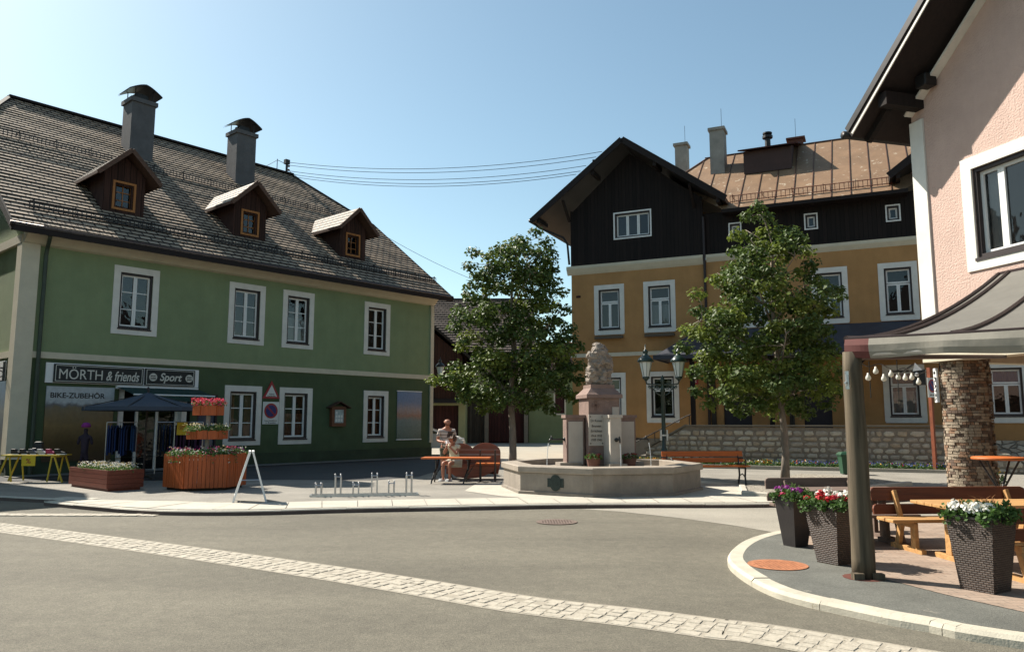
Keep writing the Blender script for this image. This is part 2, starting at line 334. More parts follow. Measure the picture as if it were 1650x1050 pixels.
def roof_courses(mb, O, U, S, N, smax, urange, rowh=.26, lip=.03, uoff=0.):
    """lapped rows: O origin, U along the eave, S up the slope, N normal; urange(s)->(ua,ub)"""
    O, U, S, N = map(Vector, (O, U, S, N)); n = max(1, round(smax / rowh)); h = smax / n
    for i in range(n):
        s0, s1 = i * h, (i + 1) * h; a0, b0 = urange(s0); a1, b1 = urange(s1)
        if b0 - a0 < .02: continue
        P = lambda u, s, t: O + U * u + S * s + N * t
        cuts = max(1, int((b0 - a0) / 2.5))
        for k in range(cuts):
            l0 = a0 + (b0 - a0) * k / cuts; r0 = a0 + (b0 - a0) * (k + 1) / cuts; l1 = a1 + (b1 - a1) * k / cuts; r1 = a1 + (b1 - a1) * (k + 1) / cuts
            j0 = lip * (1 + .25 * math.sin(i * 7.3 + k * 2.1)); j1 = lip * (1 + .25 * math.sin(i * 7.3 + (k + 1) * 2.1))
            mb.quad(P(l0, s0, j0), P(r0, s0, j1), P(r1, s1, 0.002), P(l1, s1, 0.002), uv=[(l0, s0), (r0, s0), (r1, s1), (l1, s1)])
            mb.quad(P(l0, s0, -.01), P(r0, s0, -.01), P(r0, s0, j1), P(l0, s0, j0), uv=[(l0, s0), (r0, s0), (r0, s0 + .001), (l0, s0 + .001)])
    # closed back
def guard(mb, u0, u1, v, z, hgt=.24, step=.13):
    """snow guard lattice along u at roof point v,z"""
    mb.tube([(u0, v, z + hgt), (u1, v, z + hgt)], .02, 5); mb.tube([(u0, v, z + .06), (u1, v, z + .06)], .017, 5)
    n = int((u1 - u0) / step)
    for i in range(n + 1): q = u0 + (u1 - u0) * i / n; mb.beam((q, v, z + .02), (q, v, z + hgt), .024, .01, (0, 1, 0))
    m = int((u1 - u0) / 1.1)
    for i in range(m + 1): q = u0 + .1 + (u1 - u0 - .2) * i / m; mb.beam((q, v + .28, z + .24), (q, v - .02, z + hgt + .05), .02, .02); mb.beam((q, v - .02, z - .02), (q, v - .02, z + hgt + .06), .02, .02)

# ------------------------------------------------------------ GROUND
def sheet(name, pts, z, mat, uvs=False):
    mb = MB(); mb.poly([(p[0], p[1], z) for p in pts], [(p[0], p[1]) for p in pts] if uvs else None); return tag(mb.build(name, mat), kind='structure')
ASPH = M('asphalt', (.128, .116, .088), .9, .14, .35, .55, 120, spots=((.08, .075, .065), .66, 1.6))
def addgrain(m, sc_, lo, hi):
    n = m.node_tree; b = n.nodes['Principled BSDF']; l = b.inputs['Base Color'].links[0].from_socket
    tc = n.nodes.new('ShaderNodeTexCoord'); nz = n.nodes.new('ShaderNodeTexNoise'); nz.inputs['Scale'].default_value = sc_; nz.inputs['Detail'].default_value = 3; n.links.new(tc.outputs['Object'], nz.inputs['Vector'])
    mr = n.nodes.new('ShaderNodeMapRange'); mr.inputs[1].default_value = .3; mr.inputs[2].default_value = .7; mr.inputs[3].default_value = lo; mr.inputs[4].default_value = hi; n.links.new(nz.outputs['Fac'], mr.inputs[0])
    v = n.nodes.new('ShaderNodeVectorMath'); v.operation = 'SCALE'; n.links.new(l, v.inputs[0]); n.links.new(mr.outputs[0], v.inputs['Scale']); n.links.new(v.outputs[0], b.inputs['Base Color'])
addgrain(ASPH, 55, .72, 1.3)
ASPH2 = M('worn_asphalt', (.27, .248, .205), .9, .12, .6, .5, 120); addgrain(ASPH2, 60, .8, 1.2)
ASPHP = M('plaza_asphalt', (.225, .208, .178), .9, .12, .8, .5, 120, spots=((.15, .14, .12), .68, 1.2)); addgrain(ASPHP, 60, .8, 1.2)
ASPHT = M('terrace_asphalt', (.115, .115, .1), .9, .16, 1.2, .5, 140, spots=((.19, .18, .15), .62, 3)); addgrain(ASPHT, 70, .75, 1.25)
SLAB = M('pale_paving', (.4, .37, .31), .85, .12, 1.5, .3, 60); addgrain(SLAB, 30, .9, 1.1)
COB = M('cobble_granite', (.35, .315, .255), .85, .2, 9, .4, 50, spots=((.25, .215, .16), .62, 5))
KERB = M('kerb_granite', (.42, .385, .31), .85, .16, 4, .2, 60, spots=((.27, .23, .16), .62, 6))
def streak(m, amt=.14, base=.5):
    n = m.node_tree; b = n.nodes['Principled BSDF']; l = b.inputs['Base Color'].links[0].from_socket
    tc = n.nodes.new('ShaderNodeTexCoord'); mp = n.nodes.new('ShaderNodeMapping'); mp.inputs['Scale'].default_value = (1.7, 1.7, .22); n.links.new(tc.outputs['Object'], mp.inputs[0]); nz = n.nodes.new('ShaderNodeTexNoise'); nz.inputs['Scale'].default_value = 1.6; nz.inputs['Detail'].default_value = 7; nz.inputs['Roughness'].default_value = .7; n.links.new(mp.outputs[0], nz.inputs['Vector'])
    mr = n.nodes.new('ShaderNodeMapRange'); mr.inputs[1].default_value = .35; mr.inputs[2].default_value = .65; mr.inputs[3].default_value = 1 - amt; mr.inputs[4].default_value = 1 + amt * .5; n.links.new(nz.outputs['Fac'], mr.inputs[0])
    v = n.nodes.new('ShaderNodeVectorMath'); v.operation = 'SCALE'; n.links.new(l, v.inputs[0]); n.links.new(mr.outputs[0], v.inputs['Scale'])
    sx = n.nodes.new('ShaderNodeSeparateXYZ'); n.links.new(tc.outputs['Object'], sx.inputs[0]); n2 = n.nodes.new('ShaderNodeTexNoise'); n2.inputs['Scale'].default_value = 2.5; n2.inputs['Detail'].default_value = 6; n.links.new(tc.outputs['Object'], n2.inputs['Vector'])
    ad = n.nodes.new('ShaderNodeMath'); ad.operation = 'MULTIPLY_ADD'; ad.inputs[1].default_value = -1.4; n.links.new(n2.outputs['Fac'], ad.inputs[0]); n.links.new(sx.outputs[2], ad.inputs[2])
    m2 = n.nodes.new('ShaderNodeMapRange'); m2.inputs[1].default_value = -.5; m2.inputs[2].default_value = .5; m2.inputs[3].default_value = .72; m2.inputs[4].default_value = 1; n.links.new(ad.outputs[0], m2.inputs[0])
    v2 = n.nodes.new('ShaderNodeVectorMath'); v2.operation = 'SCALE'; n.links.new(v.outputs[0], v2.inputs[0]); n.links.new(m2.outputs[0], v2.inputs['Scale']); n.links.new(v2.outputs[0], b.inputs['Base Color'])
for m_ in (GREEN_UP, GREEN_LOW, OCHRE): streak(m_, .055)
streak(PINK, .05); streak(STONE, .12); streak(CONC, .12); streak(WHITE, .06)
def broad(m, lo, hi, sc_, st):
    n = m.node_tree; b = n.nodes['Principled BSDF']; l = b.inputs['Base Color'].links[0].from_socket
    tc = n.nodes.new('ShaderNodeTexCoord'); mp = n.nodes.new('ShaderNodeMapping'); mp.inputs['Rotation'].default_value = (0, 0, rd(32)); mp.inputs['Scale'].default_value = st; n.links.new(tc.outputs['Object'], mp.inputs[0]); nz = n.nodes.new('ShaderNodeTexNoise'); nz.inputs['Scale'].default_value = sc_; nz.inputs['Detail'].default_value = 5; nz.inputs['Distortion'].default_value = .6; n.links.new(mp.outputs[0], nz.inputs['Vector'])
    mr = n.nodes.new('ShaderNodeMapRange'); mr.inputs[1].default_value = .35; mr.inputs[2].default_value = .65; mr.inputs[3].default_value = lo; mr.inputs[4].default_value = hi; n.links.new(nz.outputs['Fac'], mr.inputs[0])
    v = n.nodes.new('ShaderNodeVectorMath'); v.operation = 'SCALE'; n.links.new(l, v.inputs[0]); n.links.new(mr.outputs[0], v.inputs['Scale']); n.links.new(v.outputs[0], b.inputs['Base Color'])
broad(ASPH, .86, 1.1, .5, (.25, 1.6, 1)); broad(ASPH, .9, 1.08, 7, (1, 1, 1)); addgrain(ASPH, 160, .7, 1.3); addgrain(ASPH, 22, .9, 1.1); broad(ASPH2, .9, 1.07, .7, (.3, 1.5, 1)); broad(ASPHP, .9, 1.08, 1.2, (1, 1, 1)); broad(ASPHT, .88, 1.1, 2, (1, 1, 1))
g = MB(); g.quad((-1500, -1500, 0), (1500, -1500, 0), (1500, 1500, 0), (-1500, 1500, 0)); tag(g.build('ground', ASPH), kind='structure')
sheet('road', [G(935, 820), G(1000, 824), G(1100, 835), G(1180, 846), G(1262, 860), (4.6, 12.0), (9.5, 14.5), (14, 16.5), (14, 20), G(1300, 815)], .004, ASPH2)
sheet('lane', [(-9, 34.5), (-2, 31), (4, 29), (30, 16), (34, 60), (-30, 75), (-9, 60)], .004, M('lane_asphalt', (.3, .275, .225), .9, .1, .5, .3, 120))
# gentle hills all round beyond the village
hm = MB(); N_ = 96
for k in range(N_):
    a0, a1 = 2 * math.pi * k / N_, 2 * math.pi * (k + 1) / N_
    hh = lambda a: 40 + 26 * math.sin(a * 3 + 1) + 16 * math.sin(a * 7 + 2) + 8 * math.sin(a * 17)
    P = lambda a, r, z: (r * math.cos(a), r * math.sin(a), z)
    hm.quad(P(a0, 900, -2), P(a1, 900, -2), P(a1, 1150, hh(a1)), P(a0, 1150, hh(a0))); hm.quad(P(a0, 1150, hh(a0)), P(a1, 1150, hh(a1)), P(a1, 1450, -5), P(a0, 1450, -5))
tag(hm.build('hills', M('wooded_hills', (.025, .045, .02), .95, .4, .02, 0), smooth=True), kind='structure')

def catmull(pts, n=8):
    out = []
    for i in range(len(pts) - 1):
        p0, p1, p2, p3 = [Vector(pts[min(max(j, 0), len(pts) - 1)]) for j in (i - 1, i, i + 1, i + 2)]
        for k in range(n):
            t = k / n; out.append(.5 * ((2 * p1) + (p2 - p0) * t + (2 * p0 - 5 * p1 + 4 * p2 - p3) * t * t + (3 * p1 - p0 - 3 * p2 + p3) * t ** 3))
    out.append(Vector(pts[-1])); return out
def resample(pts, step):
    out = [pts[0].copy()]; acc = 0
    for a, b in zip(pts, pts[1:]):
        L = (b - a).length; t = step - acc
        while t <= L: out.append(a + (b - a) * (t / L)); t += step
        acc = (acc + L) % step if L else acc
    return out
def offs(pts, d):
    out = []
    for i in range(len(pts)):
        t = (pts[min(i + 1, len(pts) - 1)] - pts[max(i - 1, 0)]).normalized(); out.append(pts[i] + Vector((-t.y, t.x)) * d)
    return out
def kerb(name, path, wd, z, mat, ln=1.0, gap=.008, jit=.004, rnd=.02, facem=None):
    """kerb stones along path, body on the left of the travel direction"""
    fine = resample(path, .1); mb = MB(); k = 0; per = max(2, int(ln / .1))
    inner = offs(fine, wd)
    while k < len(fine) - 1:
        e = min(k + per, len(fine) - 1); dz = random.uniform(-jit, jit)
        for i in range(k, e):
            a, b, c, d = fine[i].copy(), fine[i + 1].copy(), inner[i + 1].copy(), inner[i].copy()
            if i == k: a += (b - a) * gap * 10 * .5; d += (c - d) * gap * 10 * .5
            A = [(p.x, p.y) for p in (a, b, c, d)]; r = offs([a, b], rnd)
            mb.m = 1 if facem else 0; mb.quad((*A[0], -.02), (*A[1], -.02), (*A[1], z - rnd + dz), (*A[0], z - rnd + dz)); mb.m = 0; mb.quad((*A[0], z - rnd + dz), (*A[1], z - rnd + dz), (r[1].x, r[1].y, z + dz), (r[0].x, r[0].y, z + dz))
            mb.quad((r[0].x, r[0].y, z + dz), (r[1].x, r[1].y, z + dz), (*A[2], z + dz), (*A[3], z + dz))
            if i == k: mb.quad((*A[0], -.02), (*A[0], z - rnd + dz), (r[0].x, r[0].y, z + dz), (*A[3], z + dz))
            if i == e - 1: mb.quad((*A[1], -.02), (*A[2], -.02), (*A[2], z + dz), (r[1].x, r[1].y, z + dz))
        k = e
    return tag(mb.build(name, [mat, facem] if facem else mat), kind='structure')
# plaza (raised one kerb step)
PZ = .08
front = catmull([(-30, 22.5)] + [G(x, y) for x, y in ((0, 806), (70, 814), (160, 823), (260, 829.5), (400, 830), (550, 826), (700, 823), (950, 818.5), (1245, 817.5))] + [(7.6, 15.6), (11, 17.4), (15, 18.5)], 6)
kerb('kerb', front, .12, PZ + .004, SLAB, 1.2, facem=M('shaded_kerb_face', (.1, .072, .062), .95, .25, 3, .4, 40))  # shade on the upright kerb face is painted in as darker reddish brown
inn = offs(front, .12)
def inside(p, poly):
    c = False
    for i in range(len(poly)):
        a, b = poly[i], poly[i - 1]
        if (a.y > p[1]) != (b.y > p[1]) and p[0] < (b.x - a.x) * (p[1] - a.y) / (b.y - a.y) + a.x: c = not c
    return c
pl = [Vector(p) for p in inn] + [Vector((15, 22.2)), Vector((6.4, 25.5)), Vector((-1, 28.5)), Vector((-3.4, 33.8)), Vector((-13.4, 22.5)), Vector((-30, 36))]
sheet('plaza', [(p.x, p.y) for p in pl], PZ, ASPHP)
sheet('side_street', [(-3.4, 33.8), (-13.4, 22.5), (-30, 36), (-30, 30), (-15.4, 19.6), (-10.2, 20.2), (-6.0, 20.5), (-3.6, 20.3), (-2.6, 21.6), (-2.2, 25), (-1.2, 28.5)], PZ + .004, M('dark_asphalt', (.055, .054, .054), .9, .15, 1, .5, 120))
fs = [FG.w(u, v)[:2] for u, v in ((-.5, -1.0), (15.9, -1.0), (15.9, -.03), (-.5, -.03))]
sheet('pavement_strip', fs, PZ + .03, M('facade_pavement', (.17, .16, .145), .9, .12, 2))
# pale slabs along the kerb, each slab with its joint
sl_ = MB(); pa = resample([p for p in inn if p.x > -9.8], .62); pb = offs(pa, 1.15)
for i in range(len(pa) - 1):
    if pa[i].x > 7.5: break
    w0 = min(1, max(.05, (pa[i].x + 9.8) / 3)); w1 = min(1, max(.05, (pa[i + 1].x + 9.8) / 3))
    a = pa[i].lerp(pa[i + 1], .012); b = pa[i].lerp(pa[i + 1], .988); c = pa[i + 1].lerp(pb[i + 1], w1); d = pa[i].lerp(pb[i], w0); c = d.lerp(c, .988); d = d.lerp(c, .012)
    z = PZ + .012 + random.uniform(-.002, .002)
    sl_.quad((*a, z), (*b, z), (*c, z), (*d, z)); sl_.quad((*a, PZ), (*b, PZ), (*b, z), (*a, z))
tag(sl_.build('pavement', SLAB), kind='structure')
sheet('fountain_paving', [(-1.05, 17.2), (-.2, 16.0), (.6, 15.45), (2.4, 15.3), (5.2, 15.7), (6.2, 17.2), (5.4, 19.5), (4, 21.5), (0.5, 21.3), (-.9, 19)], PZ + .006, SLAB)
# terrace
TZ = .08
tp = catmull([(13, 15.2), (8, 13.0), G(1330, 848), G(1255, 862.5), G(1204, 877), G(1176, 898), G(1180, 922), G(1250, 963), G(1400, 1000), G(1500, 1019), G(1650, 1046), (6.5, 3.6), (9, 1.2), (12, -2.5)], 8)
kerb('terrace_kerb', tp, .17, TZ + .003, KERB, 1.0, .012, .005, .03)
ti = offs(tp, .17)
sheet('terrace', [(p.x, p.y) for p in ti] + [(16, 6)], TZ, ASPHT)
PAV = brickmat('terrace_brick', (.3, .23, .18), (.26, .19, .145), (.18, .145, .115), .2, .1, .006, .4, .9, noise_amt=.18)
sheet('terrace_paving', [G(1262, 866, TZ), G(1330, 893, TZ), G(1400, 926, TZ), G(1520, 957, TZ), G(1650, 986, TZ), (8, 4.6), (15, 4), (12.4, 14.3), (8, 12.6), (4.6, 11.6)], TZ + .005, PAV, True)
sheet('gravel_border', [G(1195, 795, .1), G(1300, 803, .1), (7.6, 17.4), (9.6, 18.9), (9.3, 20.9), (8.2, 22.2), G(1192, 786, .1)], PZ + .05, M('gravel', (.3, .27, .22), .95, .5, 14, 1, 40, spots=((.12, .1, .08), .5, 20)))
kerb('border_kerb', [Vector(p) for p in (G(1191, 785, .1), G(1195, 796, .1), G(1300, 804, .1), (7.65, 17.3), (9.7, 18.8))], .12, .17, SLAB, .8)
# cobbled drainage band across the street: four rows of setts
band = catmull([(-30, 24.5), (-17, 16.9), (-10.6, 13.2), G(-5, 857), G(150, 878), G(330, 904), G(500, 930), G(660, 957), G(820, 985), G(1000, 1007), G(1140, 1027), G(1250, 1042), (3.5, 4.4), (6, 2.0), (9, -1.2)], 8)
cb = MB(); rows = [(0., .11), (.113, .222), (.227, .338), (.343, .452), (.456, .56)]
for ri, (o0, o1) in enumerate(rows):
    base = resample(band, .125 if ri in (1, 2, 3) else .19); A_, B_ = offs(base, o0), offs(base, o1); rough = ri in (1, 2, 3)
    for i in range(len(base) - 1):
        if rough and random.random() < .02: continue
        j = lambda s=.007: Vector((random.uniform(-s, s), random.uniform(-s, s))) * (1.2 if rough else .5)
        m = [A_[i].lerp(A_[i + 1], .04) + j(), A_[i].lerp(A_[i + 1], .95) + j(), B_[i].lerp(B_[i + 1], .95) + j(), B_[i].lerp(B_[i + 1], .04) + j()]
        z = .007 + random.uniform(-.003, .004) * (1 if rough else .3); c = sum(m, Vector((0, 0))) / 4; t = [q.lerp(c, .14) for q in m]; tl = [random.uniform(-.0015, .0015) * rough for _ in range(4)]
        cb.quad(*[(q.x, q.y, z + e_) for q, e_ in zip(t, tl)])
        for k in range(4): l = (k + 1) % 4; cb.quad((*m[k], -.005), (*m[l], -.005), (t[l].x, t[l].y, z + tl[l]), (t[k].x, t[k].y, z + tl[k]))
tag(cb.build('gutter', COB), kind='structure')
gb_ = MB(); ga, gc = offs(band, -.02), offs(band, .6)
for i in range(len(ga) - 1): gb_.quad((*ga[i], .003), (*ga[i + 1], .003), (*gc[i + 1], .003), (*gc[i], .003))
tag(gb_.build('gutter_bed', M('gutter_sand', (.28, .25, .2), .95, .2, 8, .4, 80)), kind='structure')
b2 = catmull([G(-40, 830), G(0, 831), G(120, 831.5), G(200, 831.5), G(260, 832)], 6); cb = MB(); bs = resample(b2, .15); bo = offs(bs, .3); bh_ = offs(bs, .15)
for i in range(len(bs) - 1):
    for p_, q_ in ((bs, bh_), (bh_, bo)):
        a, b, c, d = p_[i].lerp(p_[i + 1], .05), p_[i].lerp(p_[i + 1], .95), q_[i].lerp(q_[i + 1], .95), q_[i].lerp(q_[i + 1], .05); z = .012 + random.uniform(-.003, .004)
        cb.quad((*a, z), (*b, z), (*c, z), (*d, z)); cb.quad((*a, 0), (*b, 0), (*b, z), (*a, z))
tag(cb.build('channel', COB), kind='structure')

# ------------------------------------------------------------ GREEN HOUSE
TILE = brickmat('grey_shingles', (.38, .285, .2), (.27, .2, .14), (.024, .017, .013), .36, .26, .03, .55, .75, noise_amt=.22)
gh = thing('green_house', 'long two storey green plastered corner house with grey shingle roof, three dormers and sport shop', 'house', FG.w(0, 0), FG.rot)
TH = rd(37); tn = math.tan(TH); zr = lambda v: 7.05 + tn * (v + .7)
up_w = [(2.08, 3.49), (5.93, 7.33), (8.06, 9.41), (11.82, 13.16)]
lo_w = [(5.93, 7.34), (8.06, 9.46), (11.88, 13.14)]
ops_up = []; ops_lo = []
for k, (a, b) in enumerate(up_w): ops_up.append(window(gh, a, b, 4.3, 6.45, 'green', curtain=[None, None, (CURT, 'half'), None][k]))
for k, (a, b) in enumerate(lo_w): ops_lo.append(window(gh, a, b, .78, 2.84, 'green', curtain=[(CURTR, 'sides'), (CURTR, 'half'), (CURTR, 'full')][k]))
shop = (2.45, 4.75, 0.0, 2.62); shopw = (4.98, 5.7, .75, 2.5)
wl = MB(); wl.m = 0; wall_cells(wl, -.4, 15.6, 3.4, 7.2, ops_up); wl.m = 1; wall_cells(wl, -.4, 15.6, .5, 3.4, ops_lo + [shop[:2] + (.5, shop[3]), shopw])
wl.m = 0
for u, sgn in ((-.4, 1), (15.6, -1)):
    pts = [(0, 3.4), (17.2, 3.4), (17.2, 7.0), (12.35, 11.0), (4.85, 11.0), (0, 7.0)]
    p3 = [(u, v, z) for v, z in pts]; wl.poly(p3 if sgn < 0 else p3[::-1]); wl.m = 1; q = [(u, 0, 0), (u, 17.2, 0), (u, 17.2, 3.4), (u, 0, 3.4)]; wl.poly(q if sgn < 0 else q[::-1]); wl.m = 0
wl.quad((-.4, 17.2, 0), (15.6, 17.2, 0), (15.6, 17.2, 7.2), (-.4, 17.2, 7.2))
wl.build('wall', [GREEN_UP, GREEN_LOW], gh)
pb_ = MB()
for a, b in ((-.42, 2.45), (4.75, 15.62)): pb_.box(a, -.03, 0, b, .02, .5)
pb_.box(-.43, .02, 0, -.38, 15.4, .5); pb_.build('plinth', M('dark_plinth', (.035, .05, .028), .95, .25, 1.5, .4, 40), gh)
tr = MB(); tr.box(-.46, -.05, 3.42, -.4, 15, 3.6); tr.box(-.46, -.05, 3.42, 15.6, -.001, 3.6); tr.build('string_course', CREAM, gh)
tr = MB(); tr.prism([(-.42, 7.12), (-.42, 7.0), (-.12, 6.72), (-.001, 6.68), (-.001, 7.12)], 'x', -.46, 15.62); tr.box(-.5, .0, 6.7, -.401, 15, 6.95); tr.build('cornice', CREAM, gh)
tr = MB(); tr.prism([(-.49, -.075), (-.02, -.075), (-.02, -.006), (-.415, -.006), (-.415, .35), (-.49, .35)], 'z', .55, 6.7); tr.build('corner_strip', CREAM, gh); tr = MB(); tr.box(15.46, -.06, .7, 15.64, -.006, 6.7); tr.build('corner_strip', CREAM, gh)
dp = MB(); dp.tube([(.05, -.6, 7.0), (.05, -.58, 6.85), (.12, -.2, 6.6), (.12, -.13, 6.4), (.12, -.13, .02)], .055, 8); dp.build('downpipe', M('dark_green_pipe', (.035, .05, .035), .5, .2, 4), gh)
gt = MB(); gt.tube([(-1.0, -.68, 7.06), (16.15, -.68, 7.06)], .075, 8); gt.build('gutter', M('brown_gutter', (.08, .05, .04), .45, .2, 3, metal=.4), gh, True)
# roof: two planes with half hips
rf = MB(); S_ = (0, math.cos(TH), math.sin(TH)); N__ = (0, -math.sin(TH), math.cos(TH)); sm = 9.35 / math.cos(TH); sk = 5.65 / math.cos(TH)
def ur(s):
    if s <= sk: return (-.95, 16.1)
    t = (s - sk) / (sm - sk); return (-.95 + 2.1 * t, 16.1 - 2.4 * t)
roof_courses(rf, (0, -.75, 7.01), (1, 0, 0), S_, N__, sm, ur)
Sb = (0, -math.cos(TH), math.sin(TH)); Nb = (0, math.sin(TH), math.cos(TH)); roof_courses(rf, (0, 17.95, 7.01), (1, 0, 0), Sb, Nb, sm, ur)
zk = zr(4.9); zt = zr(8.6)
rf.poly([(16.1, 4.85, zk), (16.1, 12.35, zk), (13.7, 8.6, zt)], [(0, 0), (6.3, 0), (3, 3)]); rf.poly([(-.95, 12.35, zk), (-.95, 4.85, zk), (1.15, 8.6, zt)], [(0, 0), (6.3, 0), (3, 3)])
ro = rf.build('roof', TILE, gh)
un = MB()
for sg in (0, 1):
    Y = (lambda v: v) if sg == 0 else (lambda v: 17.2 - v)
    P = lambda u, v, dz: (u, Y(v), zr(v) + dz)
    q = [P(-.93, -.7, -.16), P(16.08, -.7, -.16), P(16.08, 4.8, -.16), P(13.6, 8.5, -.16), P(1.2, 8.5, -.16), P(-.93, 4.8, -.16)]; un.poly(q if sg else q[::-1])
    for u in (-.95, 16.1): un.beam(P(u, -.75, -.07), P(u, 4.9, -.07), .05, .2)
    un.beam(P(-.95, -.74, -.08), P(16.1, -.74, -.08), .04, .16)
    un.beam(P(16.1, 4.9, .02), P(13.7, 8.6, .03), .16, .08); un.beam(P(-.95, 4.9, .02), P(1.15, 8.6, .03), .16, .08)
un.beam((16.1, 4.9, zk - .05), (16.1, 12.3, zk - .05), .06, .14); un.beam((1.1, 8.6, zt + .04), (13.75, 8.6, zt + .04), .3, .09)
un.build('roof_edge', DARKB, ro)
sg = MB(); guard(sg, -.3, 16.0, .25, zr(.25) + .02); sg.build('snow_guard', METAL, ro)
sg = MB(); guard(sg, -.7, 15.8, 4.9, zr(4.9) + .02); sg.build('snow_guard', METAL, ro)
TILE2 = brickmat('dormer_tiles', (.33, .285, .23), (.24, .2, .16), (.05, .04, .035), .36, .2, .02, .5, .7, noise_amt=.25)
for uc in (2.64, 7.2, 11.95):
    d = MB(); ez, rz = 9.52, 10.5; hw = .66; d.m = 0
    wall_cells(d, uc - hw, uc + hw, 8.35, 9.75, [(uc - .3, uc + .3, 8.55, 9.38)], 1.05, .12); d.poly([(uc - hw, 1.05, 9.75), (uc + hw, 1.05, 9.75), (uc, 1.05, 10.3)])
    for sx in (-1, 1):
        q = [(uc + sx * hw, 1.05, 8.3), (uc + sx * hw, 1.05, 9.75), (uc + sx * hw, 2.9, 9.75)]; d.poly(q if sx < 0 else q[::-1])
    dm = d.build('dormer', BARNW, gh); window(gh, uc - .37, uc + .37, 8.48, 9.45, 'six', v=1.05, sur=.07)
    r = MB(); sl2 = math.atan2(rz - ez, 1.0); L = math.hypot(1.0, rz - ez)
    for sx in (-1, 1):
        # eave line runs back until it meets the main roof
        ve, vr = (ez - 7.05) / tn - .7, (rz - 7.05) / tn - .7
        A, B, C, D = Vector((uc + sx * 1.0, .62, ez)), Vector((uc + sx * 1.0, ve + .1, ez + .03)), Vector((uc, vr + .05, rz)), Vector((uc, .62, rz))
        n = 5
        for k in range(n):
            a, b = A.lerp(D, k / n), B.lerp(C, k / n); c, e = B.lerp(C, (k + 1) / n), A.lerp(D, (k + 1) / n); up = Vector((0, 0, .03))
            uv = [(0, k * .2), ((b - a).length, k * .2), ((b - a).length, k * .2 + .2), (0, k * .2 + .2)]
            q = [a + up, b + up, c + up * .1, e + up * .1]
            if sx > 0: r.quad(*q, uv=uv); r.quad(a, b, b + up, a + up)
            else: r.quad(q[1], q[0], q[3], q[2], uv=[uv[1], uv[0], uv[3], uv[2]]); r.quad(b, a, a + up, b + up)
    r.build('dormer_roof', TILE2, dm)
    e_ = MB()
    for sx in (-1, 1):
        e_.beam((uc + sx * 1.0, .6, ez - .05), (uc, .6, rz - .05), .05, .14); e_.quad((uc + sx * .97, .62, ez - .05), (uc, .62, rz - .06), (uc, 3.4, rz - .06), (uc + sx * .97, 2.6, ez - .05))
        e_.beam((uc + sx * 1.0, .6, ez - .04), (uc + sx * 1.0, 2.6, ez - .04), .04, .1)
    e_.build('bargeboard', wood('dormer_board', (.09, .05, .035), .8), dm)
for u0 in (4.62, 9.15):
    c = MB(); zb = zr(5.7) - .3; c.box(u0, 5.85, zb, u0 + .92, 6.7, 14.3); c.box(u0 - .07, 5.78, 14.3, u0 + .99, 6.77, 14.47); co = c.build('chimney', CONC, gh)
    c = MB(); z = 14.82
    for sx in (-1, 1):
        for k in range(6):
            t0, t1 = k / 6, (k + 1) / 6; f = lambda t: (u0 + .46 + sx * .62 * t * 1.05, z + .2 * math.sin(math.pi * min(1, .5 + t * .5)) - .12 * t)
            a, b = f(t0), f(t1); c.quad((a[0], 5.7, a[1] + .05), (b[0], 5.7, b[1] + .05), (b[0], 6.85, b[1] + .05), (a[0], 6.85, a[1] + .05)); c.quad((a[0], 5.7, a[1]), (a[0], 6.85, a[1]), (b[0], 6.85, b[1]), (b[0], 5.7, b[1]))
            c.quad((a[0], 5.7, a[1]), (b[0], 5.7, b[1]), (b[0], 5.7, b[1] + .05), (a[0], 5.7, a[1] + .05))
    for x in (.12, .8):
        for y in (5.9, 6.65): c.tube([(u0 + x, y, 14.4), (u0 + x, y, 14.95)], .02, 5)
    c.box(u0 + .22, 6.05, 14.47, u0 + .7, 6.5, 14.75); c.build('chimney_cap', METAL, co)
# shop front
s_ = MB(); s_.quad((2.45, 1.2, 0.02), (4.75, 1.2, 0.02), (4.75, 1.2, 2.62), (2.45, 1.2, 2.62)); s_.quad((2.45, 0, .0), (2.45, 1.2, .0), (2.45, 1.2, 2.62), (2.45, 0, 2.62)); s_.quad((4.75, 0, 0), (4.75, 0, 2.62), (4.75, 1.2, 2.62), (4.75, 1.2, 0)); s_.quad((2.45, 0, 2.62), (2.45, 1.2, 2.62), (4.75, 1.2, 2.62), (4.75, 0, 2.62)); s_.build('shop_interior', INTER, gh)
s_ = MB(); ring(s_, 3.1, 4.45, .02, 2.5, .08, .25, .32); s_.box(3.74, .26, .1, 3.82, .31, 2.42); so_ = s_.build('shop_door', WPAINT, gh)
s_ = MB(); s_.quad((3.1, .3, .05), (4.45, .3, .05), (4.45, .3, 2.48), (3.1, .3, 2.48)); s_.build('door_pane', GLASS, so_)
for a_, b_, c_ in ((4.45, 4.62, -.02), (2.5, 2.66, .1)): s_ = MB(); s_.box(a_, c_, 0, b_, .3, 2.6); s_.build('door_post', WPAINT, gh)
s_ = MB(); ring(s_, 4.98, 5.7, .75, 2.5, .06, .0, .1); so_ = s_.build('shop_window', FRAMED, gh)
s_ = MB(); s_.quad((5.0, .07, .78), (5.68, .07, .78), (5.68, .07, 2.48), (5.0, .07, 2.48)); s_.build('pane', M('dusk_blue_glass', (.03, .045, .09), .12, .3, 2, spec=.6), so_)

